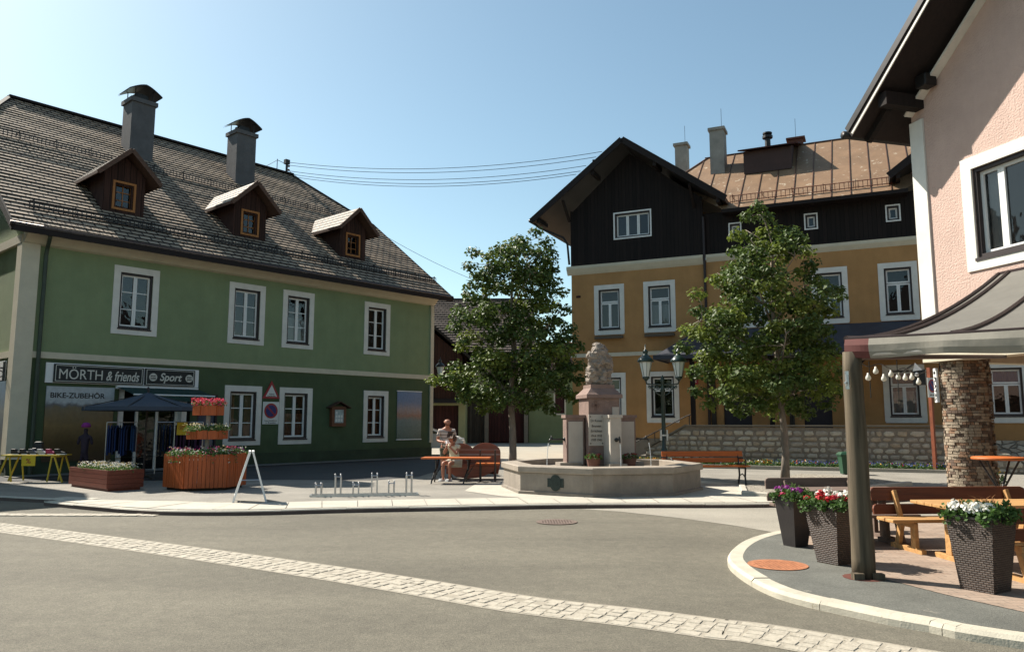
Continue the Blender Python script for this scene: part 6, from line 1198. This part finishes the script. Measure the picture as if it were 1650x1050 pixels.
# parasol
pcx, pcy = -9.75, 20.6
t = thing('parasol', 'wide dark grey blue parasol over the clothes racks by the shop door', 'parasol', (pcx, pcy, PZ), rd(10))
b = MB(); n8 = 8; rr = 1.62; zc, ze = 2.3, 1.9
for k in range(n8):
    a0, a1 = 2 * math.pi * k / n8, 2 * math.pi * (k + 1) / n8; E0, E1 = Vector((rr * math.cos(a0), rr * math.sin(a0), ze)), Vector((rr * math.cos(a1), rr * math.sin(a1), ze)); C = Vector((0, 0, zc)); m_ = 5
    for i in range(m_):
        f = lambda q, E: C.lerp(E, q) + Vector((0, 0, -.05 * math.sin(math.pi * q)))
        a, b_, c, d_ = f(i / m_, E0), f((i + 1) / m_, E0), f((i + 1) / m_, E1), f(i / m_, E1)
        if i == 0: b.poly([a, b_, c])
        else: b.quad(a, b_, c, d_)
    b.quad(E0, E0 - Vector((0, 0, .1)), E1 - Vector((0, 0, .1)), E1)
b.build('canopy', M('slate_blue_fabric', (.035, .05, .075), .75, .1, 3), t)
b = MB(); b.tube([(0, 0, 0), (0, 0, 2.42)], .025, 8); b.lathe([(.05, 2.36), (.03, 2.42), (0, 2.45)], n=8); b.build('pole', FRAMED, t); b = MB(); b.lathe([(.28, 0), (.26, .06), (.05, .1), (.04, .3)], n=16); b.build('base', METAL, t)
for k in range(8): a = 2 * math.pi * k / 8; b = MB(); b.beam((0, 0, zc - .04), (rr * .98 * math.cos(a), rr * .98 * math.sin(a), ze + .0), .015, .02); b.build('rib', METAL, t)
def rack(label, loc, rot, w_, cols, seed):
    random.seed(seed); t = thing('clothes_rack', label, 'clothes rack', loc, rot); b = MB()
    for s_ in (-1, 1): b.tube([(s_ * w_ / 2, 0, .05), (s_ * w_ / 2, 0, 1.5)], .014, 6); b.tube([(s_ * w_ / 2, -.25, .05), (s_ * w_ / 2, .25, .05)], .014, 6)
    b.tube([(-w_ / 2, 0, 1.5), (w_ / 2, 0, 1.5)], .014, 6); b.tube([(-w_ / 2, 0, .12), (w_ / 2, 0, .12)], .01, 6); b.build('rail_frame', STEEL, t); n_ = int(w_ / .075)
    for k in range(n_):
        x = -w_ / 2 + .05 + k * (w_ - .1) / (n_ - 1); g_ = tag(bpy.data.objects.new('garment', None), None); bpy.data.objects.remove(g_); c_ = random.choice(cols); hh_ = random.uniform(.62, .85)
        b = MB(); pr_ = [(-.2, 1.3), (-.03, 1.42), (.03, 1.42), (.2, 1.3), (.22, 1.2), (.19, 1.35 - hh_), (-.19, 1.35 - hh_), (-.22, 1.2)]; b.prism(pr_[::-1], 'x', -.018, .018); b.tube([(0, 0, 1.41), (0, 0, 1.5)], .004, 4); m_ = M('cloth_%d' % cols.index(c_) + str(seed), c_, .9, .25, 5)
        o = b.build('garment', m_, None, bevel=.008); o.location = Vector(loc) + Matrix.Rotation(rot, 3, 'Z') @ Vector((x, 0, 0)); o.rotation_euler = (0, 0, rot + random.uniform(-.12, .12)); tag(o, GL[seed] % ('left' if k < n_ / 3 else 'right' if k > 2 * n_ / 3 else 'middle'), 'garment', 'garments on ' + GG[seed])
GL = {1: 'dark blue garment hanging at the %s of the white rail rack', 2: 'dark garment hanging at the %s of the rack by the shop door', 3: 'purple black garment at the %s of the rack below the yellow card'}; GG = {1: 'the white rail rack', 2: 'the middle rack', 3: 'the rack by the door post'}
rack('clothes rack of blue garments on a white rail under the parasol', (-10.9, 21.6, PZ), rd(20), .75, [(.01, .03, .12), (.015, .02, .06), (.01, .045, .14)], 1)
rack('clothes rack of dark garments behind the parasol pole', (-10.0, 22.6, PZ), rd(25), .7, [(.01, .012, .03), (.01, .03, .09), (.02, .02, .025)], 2)
rack('clothes rack of purple black garments beneath the yellow price card', (-9.15, 21.9, PZ), rd(35), .75, [(.03, .012, .04), (.012, .01, .02), (.05, .015, .05)], 3)
t2 = thing('price_card', 'upright yellow price card on top of the clothes rack by the door', 'price card', (-9.2, 21.55, PZ + 1.15), rd(20)); b = MB(); b.box(-.13, 0, 0, .13, .012, .35); b.build('card', YCARD, t2); text('-50%', 'lettering', RED, t2, 0, -.002, .2, .2, .1)
t2 = thing('shop_mannequin', 'dressed child mannequin in purple helmet before the window picture', 'mannequin', (-11.9, 21.6, PZ))
skinned('body', {'p': ((0, 0, .8), (.11, .08)), 'c': ((0, 0, 1.05), (.13, .09)), 'n': ((0, 0, 1.22), .04), 'h': ((0, 0, 1.34), .085), 'sl': ((-.15, 0, 1.1), .045), 'el': ((-.2, 0, .88), .035), 'sr': ((.15, 0, 1.1), .045), 'er': ((.2, 0, .88), .035), 'kl': ((-.07, 0, .45), .05), 'fl': ((-.08, 0, .05), .035), 'kr': ((.07, 0, .45), .05), 'fr': ((.08, 0, .05), .035)}, [['p', 'c', 'n', 'h'], ['c', 'sl', 'el'], ['c', 'sr', 'er'], ['p', 'kl', 'fl'], ['p', 'kr', 'fr']], M('mannequin_clothes', (.03, .02, .035), .8, .3, 6), t2)
b = MB(); b.lathe([(.12, 1.36), (.115, 1.42), (.08, 1.48), (0, 1.5)], n=14); b.build('helmet', PPURP, t2, True)
t2 = thing('shoe_bench', 'low white display bench with shoes left of the door post', 'display', (-8.95, 20.9, PZ), rd(20)); b = MB(); b.box(-.3, -.15, .52, .3, .15, .56); b.build('shelf', WPAINT, t2)
for s_ in (-1, 1): b = MB(); b.box(s_ * .26 - .02, -.13, 0, s_ * .26 + .02, .13, .52); b.build('leg', METAL, t2)

# ------------------------------------------------------------ TERRACE
random.seed(31)
pole = (3.46, 7.78)
t = thing('canopy_pole', 'thick weathered round timber pole carrying the corner of the terrace canopy', 'pole', (*pole, TZ))
b = MB(); b.tube([(0.003 * math.sin(k * 1.1), .003 * math.cos(k * 1.7), k * 2.22 / 12) for k in range(13)], [.11 - .0016 * k + .0015 * math.sin(k * 2) for k in range(13)], 20); b.build('pole', POSTW, t, True)
for x, y in ((-.1, -.09), (.09, -.11)): b = MB(); b.box(x - .05, y - .04, -.01, x + .05, y + .04, .06); b.build('wedge', POSTW, t)
b = MB(); b.lathe([(.16, 0), (.2, .002)], (0, 0, .001), 14); b.build('footing', M('rusty_footing', (.1, .03, .02), .9), t)
b = MB(); b.box(-.13, -.13, 1.84, -.1, -.1, 2.02); b.tube([(-.12, -.14, 1.9), (-.17, -.2, 1.9)], .012, 6); b.tube([(-.12, -.14, 1.88), (-.12, -.14, 1.98)], .02, 6); b.build('latch', STEEL, t)
# canopy
O0, O1 = Vector((3.42, 7.8, 0)), Vector((6.3, 4.35, 0)); Q0, Q1 = Vector((*FP.w(1.69, -.02)[:2], 0)), Vector((*FP.w(6.9, -.02)[:2], 0))
t = thing('terrace_canopy', 'large cream fabric canopy with dark ribs sloping from pole up to the pink wall', 'canopy', (0, 0, 0))
def CP(s, q):
    p = O0.lerp(O1, s).lerp(Q0.lerp(Q1, s), q); sag = -.05 * math.sin(math.pi * s) * (1 - q); return Vector((p.x, p.y, 2.43 + 1.46 * (q ** 1.45) + sag))
CF = M('cream_canvas', (.3, .28, .235), .75, .1, 2.5, .35, 6, trans=.25)
b = MB(); ns, nq = 28, 16
for i in range(ns):
    for j in range(nq): b.quad(CP(i / ns, j / nq), CP((i + 1) / ns, j / nq), CP((i + 1) / ns, (j + 1) / nq), CP(i / ns, (j + 1) / nq))
b.build('roof_fabric', M('grey_canvas', (.15, .143, .125), .7, .12, 2.5, .3, 6, trans=.15), t, True)
DK = M('dark_brown_piping', (.028, .014, .013), .6, .1, 5)
for s_ in (0.0, .035, .2, .38, .56, .74, .92):
    b = MB(); b.tube([CP(s_, q / 16) + Vector((0, 0, .012)) for q in range(17)] if s_ < .01 else [CP(s_, .06 + .94 * q / 16) + Vector((0, 0, .012)) for q in range(17)], .03, 6); b.build('rib', DK, t)
b = MB(); b.tube([CP(q / 20, .0) + Vector((0, 0, .012)) for q in range(21)], .015, 5); b.tube([CP(q / 20, 1.) + Vector((0, 0, .012)) for q in range(21)], .03, 5); b.build('seam', DK, t)
odir = (O1 - O0).normalized(); onrm = Vector((-odir.y, odir.x, 0)) * -1
b = MB(); nv_ = 110
def VP(i, j):
    k = i / nv_; p = CP(k, 0); w_ = .016 * math.sin(k * 31 + j * .5) + .008 * math.sin(k * 67); return Vector((p.x, p.y, p.z)) + onrm * (.03 + w_ * j / 3 + .02 * math.sin(j * 1.2)) - Vector((0, 0, (.185 + .012 * math.sin(k * 23)) * j / 3))
for i in range(nv_):
    for j in range(3):
        b.m = 1 if (i < 6 or 68 <= i < 73) else 0; b.quad(VP(i, j), VP(i, j + 1), VP(i + 1, j + 1), VP(i + 1, j))
b.build('valance', [CF, M('maroon_canvas', (.12, .035, .03), .8, .15, 4)], t, True)
fd_ = (Q0 - O0).normalized(); b = MB()
def VP2(i, j): k = i / 30; p = CP(0, k * .35); return Vector((p.x, p.y, 2.43 + (p.z - 2.43) * 1.0)) + Vector((-.02, .01, 0)) - Vector((0, 0, (.18 + (p.z - 2.43)) * j / 3))
for i in range(4):
    for j in range(3): b.quad(VP2(i, j), VP2(i + 1, j), VP2(i + 1, j + 1), VP2(i, j + 1))
b.build('corner_patch', MATS['maroon_canvas'], t, True)
b = MB(); b.tube([O0 + Vector((0, 0, 2.27)), O1 + Vector((0, 0, 2.22))], .03, 8); b.build('edge_tube', STEEL, t); b = MB(); b.tube([O0 + Vector((0, 0, 2.25)), Q0 + Vector((0, 0, 2.6))], .03, 8); b.build('edge_tube', M('brown_tube', (.06, .03, .025), .5), t)
BULB = M('opal_bulb', (.75, .74, .68), .2, .05, 3, spec=.5, trans=.3)
t = thing('string_lights', 'cord of round white bulbs hanging under the canopy edge beside the pole', 'string lights', (0, 0, 0))
A_, B_ = O0 + fd_ * .15 + Vector((0, 0, 2.24)), O0 + fd_ * 2.3 + Vector((0, 0, 2.2)); pts = []
for k in range(31): q = k / 30; p = A_.lerp(B_, q); p.z -= .05 * math.sin(q * 9.4) ** 2; pts.append(p)
b = MB(); b.tube(pts, .006, 4); b.tube([O0 + fd_ * .55 + Vector((0, 0, 2.24)), O0 + fd_ * .55 + Vector((0, 0, 1.85))], .005, 4); b.tube([O0 + fd_ * 1.35 + Vector((0, 0, 2.3)), O0 + fd_ * 1.35 + Vector((0, 0, 1.85))], .005, 4); b.build('cord', BLACKI, t)
for k in range(9):
    p = pts[2 + k * 3] + Vector((0, 0, -.05 - (0, .07, .02, .1, .0, .03, .06, .01, .04)[k])); b = MB(); b.lathe([(.01, .05), (.012, .03), (.024, .014), (.029, -.008), (.022, -.026), (0, -.034)], p, 10); b.build('bulb', BULB, t, True)
# floodlight at the corner of the pink house
fx, fy, fz = FP.w(.05, -.1, 2.45)
t = thing('floodlight', 'black floodlight with white reflector flap at the corner of the pink house ceiling', 'lamp', (fx, fy, fz), FP.rot + rd(40))
b = MB(); b.box(-.1, -.09, -.22, .1, .07, .05); b.build('housing', METAL, t, bevel=.01); b = MB(); b.rbox((-.18, -.05, .07), (.26, .2, .012), Matrix.Rotation(rd(-35), 3, 'Y')); b.build('flap', METAL, t); b = MB(); b.prism([(-.09, .02), (.06, .04), (-.05, .17)], 'y', -.11, -.1); b.build('reflector', WPAINT, t); b = MB(); b.lathe([(0, -.04), (.035, -.02), (.035, .02), (0, .04)], (-.03, -.12, -.04), 10); b.build('lens', WPAINT, t)
# sign post by the stone wall
t = thing('no_parking_post', 'rusty red sign post with narrow no parking plate by the stone wall', 'sign', (13.25, 24.35, 0), rd(33))
b = MB(); b.box(-.05, -.05, 0, .05, .05, 3.3); b.build('post', M('rust_red_post', (.22, .06, .025), .7, .3, 6), t); noparking(t, 0, 2.72, .21, -.055); text('gilt auch', 'lettering', INK, t, 0, -.072, 2.43, .3, .04, .01)
# wicker planters
WICK = bpy.data.materials.new('woven_wicker'); WICK.use_nodes = True; n = WICK.node_tree; pb__ = n.nodes['Principled BSDF']; pb__.inputs['Roughness'].default_value = .42
tc = n.nodes.new('ShaderNodeTexCoord'); br = n.nodes.new('ShaderNodeTexBrick'); br.inputs['Scale'].default_value = 1; br.inputs['Brick Width'].default_value = .046; br.inputs['Row Height'].default_value = .02; br.inputs['Mortar Size'].default_value = .004; br.inputs['Mortar Smooth'].default_value = .8; br.inputs['Color1'].default_value = (.1, .07, .055, 1); br.inputs['Color2'].default_value = (.06, .04, .032, 1); br.inputs['Mortar'].default_value = (.006, .004, .004, 1); n.links.new(tc.outputs['UV'], br.inputs['Vector']); n.links.new(br.outputs['Color'], pb__.inputs['Base Color'])
iv = n.nodes.new('ShaderNodeMath'); iv.operation = 'SUBTRACT'; iv.inputs[0].default_value = 1; n.links.new(br.outputs['Fac'], iv.inputs[1]); bp = n.nodes.new('ShaderNodeBump'); bp.inputs['Strength'].default_value = 1; bp.inputs['Distance'].default_value = .008; n.links.new(iv.outputs[0], bp.inputs['Height']); n.links.new(bp.outputs[0], pb__.inputs['Normal'])
def wicker(label, x, y, rot, wt, wb, hh, mats, plain=False):
    t = thing('wicker_planter' if not plain else 'tall_planter', label, 'planter', (x, y, TZ), rot, 'tall square planters along the terrace edge'); b = MB()
    for k in range(4):
        a0, a1 = math.pi / 4 + k * math.pi / 2, math.pi / 4 + (k + 1) * math.pi / 2; f = lambda a, r, z: (r * .7071 * math.cos(a), r * .7071 * math.sin(a), z)
        b.quad(f(a0, wb, 0), f(a1, wb, 0), f(a1, wt, hh), f(a0, wt, hh), uv=[(k + .05, 0), (k + .05 + wb, 0), (k + .05 + wt / 2 + wb / 2, hh), (k + .05 - wt / 2 + wb / 2, hh)])
    b.build('pot', WICK if not plain else M('dark_plastic_pot', (.03, .026, .026), .35, .1, 4, .1, 30), t)
    b = MB(); w_ = wt / 2; ring(b, -w_ - .006, w_ + .006, -w_ - .006, w_ + .006, .035, 0, 1)
    b.v = [(v[0], v[2], hh - .012 + v[1] * .02) for v in b.v]; b.build('rim', M('rim_plastic', (.16, .15, .15) if not plain else (.03, .026, .026), .35), t); b = MB(); b.quad((-w_, -w_, hh - .03), (w_, -w_, hh - .03), (w_, w_, hh - .03), (-w_, w_, hh - .03)); b.build('soil', SOIL, t)
    return t, wt / 2
def plant(t, w_, hh, groups, grass=None, n=90):
    lf = MB()
    for _ in range(n): scatter_plant(lf, True, (random.uniform(-w_ * 1.12, w_ * 1.12), random.uniform(-w_ * 1.12, w_ * 1.12), hh - .03), .05, .19, 10, .045)
    for _ in range(14):
        a = random.random() * 6.28; q = w_ * 1.12 / max(abs(math.cos(a)), abs(math.sin(a)))
        for k in range(5): scatter_plant(lf, True, (q * math.cos(a), q * math.sin(a), hh + .03 - k * .03 * random.random()), .03, .03, 5, .04)
    if grass:
        gx, gm, gn = grass; g_ = MB()
        for _ in range(gn):
            a = random.random() * 6.28; p0 = Vector((gx + random.gauss(0, .04), random.gauss(0, .04), hh - .02)); d = Vector((math.cos(a), math.sin(a), 0)); L = random.uniform(.14, .26); p1 = p0 + d * L * .25 + Vector((0, 0, L * .7)); p2 = p0 + d * L * .7 + Vector((0, 0, L * .8)); sd_ = Vector((-d.y, d.x, 0)) * .004; g_.quad(p0 - sd_, p0 + sd_, p1 + sd_, p1 - sd_); g_.poly([p1 - sd_, p1 + sd_, p2])
        g_.build('grass_tuft', gm, t)
    lf.build('foliage', PLANTG, t)
    for m, (x0, x1), z, r, c in groups:
        f_ = MB()
        for _ in range(c): flowerhead(f_, (random.uniform(x0, x1), random.uniform(-w_ * .95, w_ * .95), hh + z + random.gauss(0, .02)), r * random.uniform(.7, 1.4), 26)
        f_.build('blooms', m, t)
GRS = M('grass_blade', (.1, .17, .035), .6, .2, 10, trans=.3); GRB = M('bronze_grass', (.2, .09, .03), .6, .3, 10, trans=.3)
random.seed(41)
t, w_ = wicker('narrow dark planter of purple flowers nearest the kerb bend', 3.5, 9.72, rd(24), .33, .2, .585, None, True); plant(t, w_, .585, [(PPURP, (-.14, .02), .09, .035, 14), (PPINK, (-.17, -.1), .05, .02, 6)], (.02, GRS, 40), 100)
t, w_ = wicker('woven planter of red and white flowers left of the timber pole', 3.52, 8.58, rd(28), .43, .27, .6, None); plant(t, w_, .6, [(PRED, (-.2, .2), .08, .04, 22), (PWHI, (-.14, .14), .12, .035, 12)], None, 130)
t, w_ = wicker('largest woven planter with white flowers at the near right', 4.3, 7.2, rd(31), .42, .29, .66, None); plant(t, w_, .66, [(PWHI, (-.22, -.02), .07, .04, 26)], (.12, GRB, 60), 150)
g2_ = MB()
for _ in range(80):
    a = random.random() * 6.28; p0 = Vector((.02 + random.gauss(0, .05), random.gauss(0, .05), .64)); d = Vector((math.cos(a), math.sin(a), 0)); L = random.uniform(.12, .22); p2 = p0 + d * L * .5 + Vector((0, 0, L * .8)); sd_ = Vector((-d.y, d.x, 0)) * .005; g2_.poly([p0 - sd_, p0 + sd_, p2])
g2_.build('grass_tuft', GRS, t)
# picnic furniture. local x = long axis, y = away from the table for benches
def picnic_bench(label, x, y, rot, L, frontm, topm, back=True, grp='wooden benches on the terrace'):
    t = thing('picnic_bench', label, 'bench', (x, y, TZ), rot, grp)
    for y0 in (-.18, .01): b = MB(); b.box(-L / 2, y0, .345, L / 2, y0 + .17, .385); b.build('seat_plank', topm, t, bevel=.008)
    if back:
        for z, hh in ((.64, .155), (.46, .12)):
            b = MB(); r_ = .05; pts = [(-L / 2, z - hh / 2), (L / 2, z - hh / 2), (L / 2, z + hh / 2 - r_), (L / 2 - r_ * .3, z + hh / 2 - r_ * .3), (L / 2 - r_, z + hh / 2), (-L / 2 + r_, z + hh / 2), (-L / 2 + r_ * .3, z + hh / 2 - r_ * .3), (-L / 2, z + hh / 2 - r_)]; b.prism(pts, 'y', 0, .035); sh = .22 + (z - .4) * .25; b.v = [(v[0], v[1] + sh + (v[2] - z) * .22, v[2]) for v in b.v]; b.build('backrest', frontm, t, bevel=.006)
    for s_ in (-1, 1):
        xx = s_ * (L / 2 - .28); b = MB(); b.box(xx - .03, -.3, 0, xx + .03, .34, .06); b.beam((xx, -.13, .05), (xx, -.13, .34), .05, .09, (0, 1, 0)); b.beam((xx, .22, .05), (xx, .12, .34), .05, .08, (0, 1, 0)); b.box(xx - .028, -.17, .285, xx + .028, .2, .343)
        if back: b.beam((xx, .13, .36), (xx, .26, .68), .045, .06, (0, 1, 0))
        b.build('leg_frame', topm if not back else LIGHTW if topm is LIGHTW else topm, t, bevel=.005)
    return t
def picnic_table(label, x, y, rot, L, W_, m, zt=.64):
    t = thing('picnic_table', label, 'table', (x, y, TZ), rot, 'wooden tables on the terrace'); n_ = 5; wd = W_ / n_
    for k in range(n_): b = MB(); b.box(-L / 2 + random.uniform(-.004, .004), -W_ / 2 + k * wd, zt - .035, L / 2, -W_ / 2 + (k + 1) * wd - .006, zt); b.build('plank', m, t, bevel=.005)
    for s_ in (-1, 1):
        xx = s_ * (L / 2 - .3); b = MB(); b.box(xx - .03, -W_ / 2 - .02, 0, xx + .03, W_ / 2 + .02, .06)
        for y_ in (-.11, .11): b.box(xx - .028, y_ - .05, .06, xx + .028, y_ + .05, zt - .1)
        b.box(xx - .028, -W_ / 2 + .05, zt - .098, xx + .028, W_ / 2 - .05, zt - .037); b.build('leg_frame', m, t, bevel=.005)
    b = MB(); b.box(-L / 2 + .3, -.02, .28, L / 2 - .3, .02, .36); b.build('stretcher', m, t)
    return t
AX = rd(4)
picnic_bench('golden legged bench with red brown backrest behind the front pine table', 5.42, 9.38, AX, 2.0, BROWNW, LIGHTW)
picnic_table('light pine picnic table between the two brown backed benches', 5.42, 8.62, AX, 1.75, .68, LIGHTW)
picnic_bench('brown backed bench cut by the right picture edge behind the white flowered planter', 5.52, 7.72, AX + math.pi, 1.9, BROWNW, LIGHTW)
picnic_bench('weathered grey bench with backrest farthest out beside the road', 4.4, 10.95, AX, 1.5, GREYW, GREYW)
picnic_table('weathered grey table behind the two smaller planters', 4.45, 10.35, AX, 1.4, .6, GREYW)
picnic_bench('weathered grey backless bench nearest the small planters', 4.35, 9.78, AX + math.pi, 1.35, GREYW, GREYW, False)
t = thing('high_table', 'round orange standing table on splayed legs beside the stone column', 'table', (6.95, 11.1, TZ))
b = MB(); b.lathe([(.33, .98), (.345, .985), (.345, 1.01), (.33, 1.02)], n=28); b.build('tabletop', ORANGEW, t, 'auto')
for k in range(4): a = k * math.pi / 2 + .5; b = MB(); b.tube([(.06 * math.cos(a), .06 * math.sin(a), .6), (.28 * math.cos(a), .28 * math.sin(a), .975)], .015, 6); b.tube([(.06 * math.cos(a), .06 * math.sin(a), .6), (.3 * math.cos(a), .3 * math.sin(a), 0)], .018, 6); b.build('leg', METAL, t)
t = thing('flower_pot', 'small pale pot of yellow flowers behind the high table', 'flowers', (10.0, 16.2, PZ * 0 + .004))
b = MB(); b.lathe([(.13, 0), (.17, .32), (.18, .33)], n=14); b.build('pot', PLAQ, t, 'auto'); lf = MB(); scatter_plant(lf, True, (0, 0, .32), .24, .3, 260, .06); lf.build('foliage', PLANTG, t); f_ = MB()
for _ in range(40): flowerhead(f_, (random.gauss(0, .11), random.gauss(0, .11), .5 + random.gauss(0, .06)), .03, 8)
f_.build('blooms', PYEL, t)
t = thing('litter_bin', 'dark green litter bin in front of the stone wall', 'bin', (9.72, 22.6, 0))
b = MB(); b.lathe([(.2, .1), (.27, .62)], n=4, rot=rd(40)); b.lathe([(.3, .62), (.31, .66), (.22, .72), (0, .74)], n=4, rot=rd(40)); b.build('body', M('green_plastic', (.015, .06, .03), .5), t); b = MB(); b.box(-.04, -.04, 0, .04, .04, .12); b.build('foot', METAL, t)
# manholes
def manhole(label, x, y, z, r, m):
    t = thing('manhole_cover', label, 'manhole cover', (x, y, z)); b = MB(); b.lathe([(r, 0), (r, .004), (r * .9, .0045)], n=32); b.build('ring', m, t)
    b = MB(); b.lathe([(r * .88, .0), (0, .003)], n=32)
    for i in range(-6, 7):
        for j in range(-6, 7):
            px, py = i * r * .135, j * r * .135
            if math.hypot(px, py) < r * .82: b.box(px - r * .045, py - r * .045, .0, px + r * .045, py + r * .045, .007, (.004, .004))
    b.build('lid', m, t)
mh = G(1253, 910, TZ); manhole('rusty orange manhole cover inside the kerb bend', mh[0], mh[1], TZ + .004, .31, M('rusty_iron', (.33, .13, .06), .85, .35, 14, .4, 60))
mh = G(897, 841); manhole('grey brown manhole cover in the road before the fountain', mh[0], mh[1], .008, .33, M('worn_iron', (.14, .1, .08), .7, .3, 14))

# ------------------------------------------------------------ neighbouring house just left of the picture (its shadow reaches into it)
nh = thing('neighbour_house', 'plain cream plastered house across the lane left of the green house', 'house', FG.w(0, 0), FG.rot)
b = MB(); b.box(-13, -.6, 0, -2.9, 10, 7.2); b.build('wall', CREAM, nh)
b = MB(); b.prism([(-1.2, 7.15), (4.7, 11.2), (10.6, 7.15), (10.6, 7.0), (-1.2, 7.0)][::-1], 'x', -13.5, -2.4); b.build('roof', BT, nh)
for u in (-11.5, -8.8, -6.1):
    for z in (1.0, 4.3): window(nh, u, u + 1.35, z, z + 2.1, 'green', v=-.63)
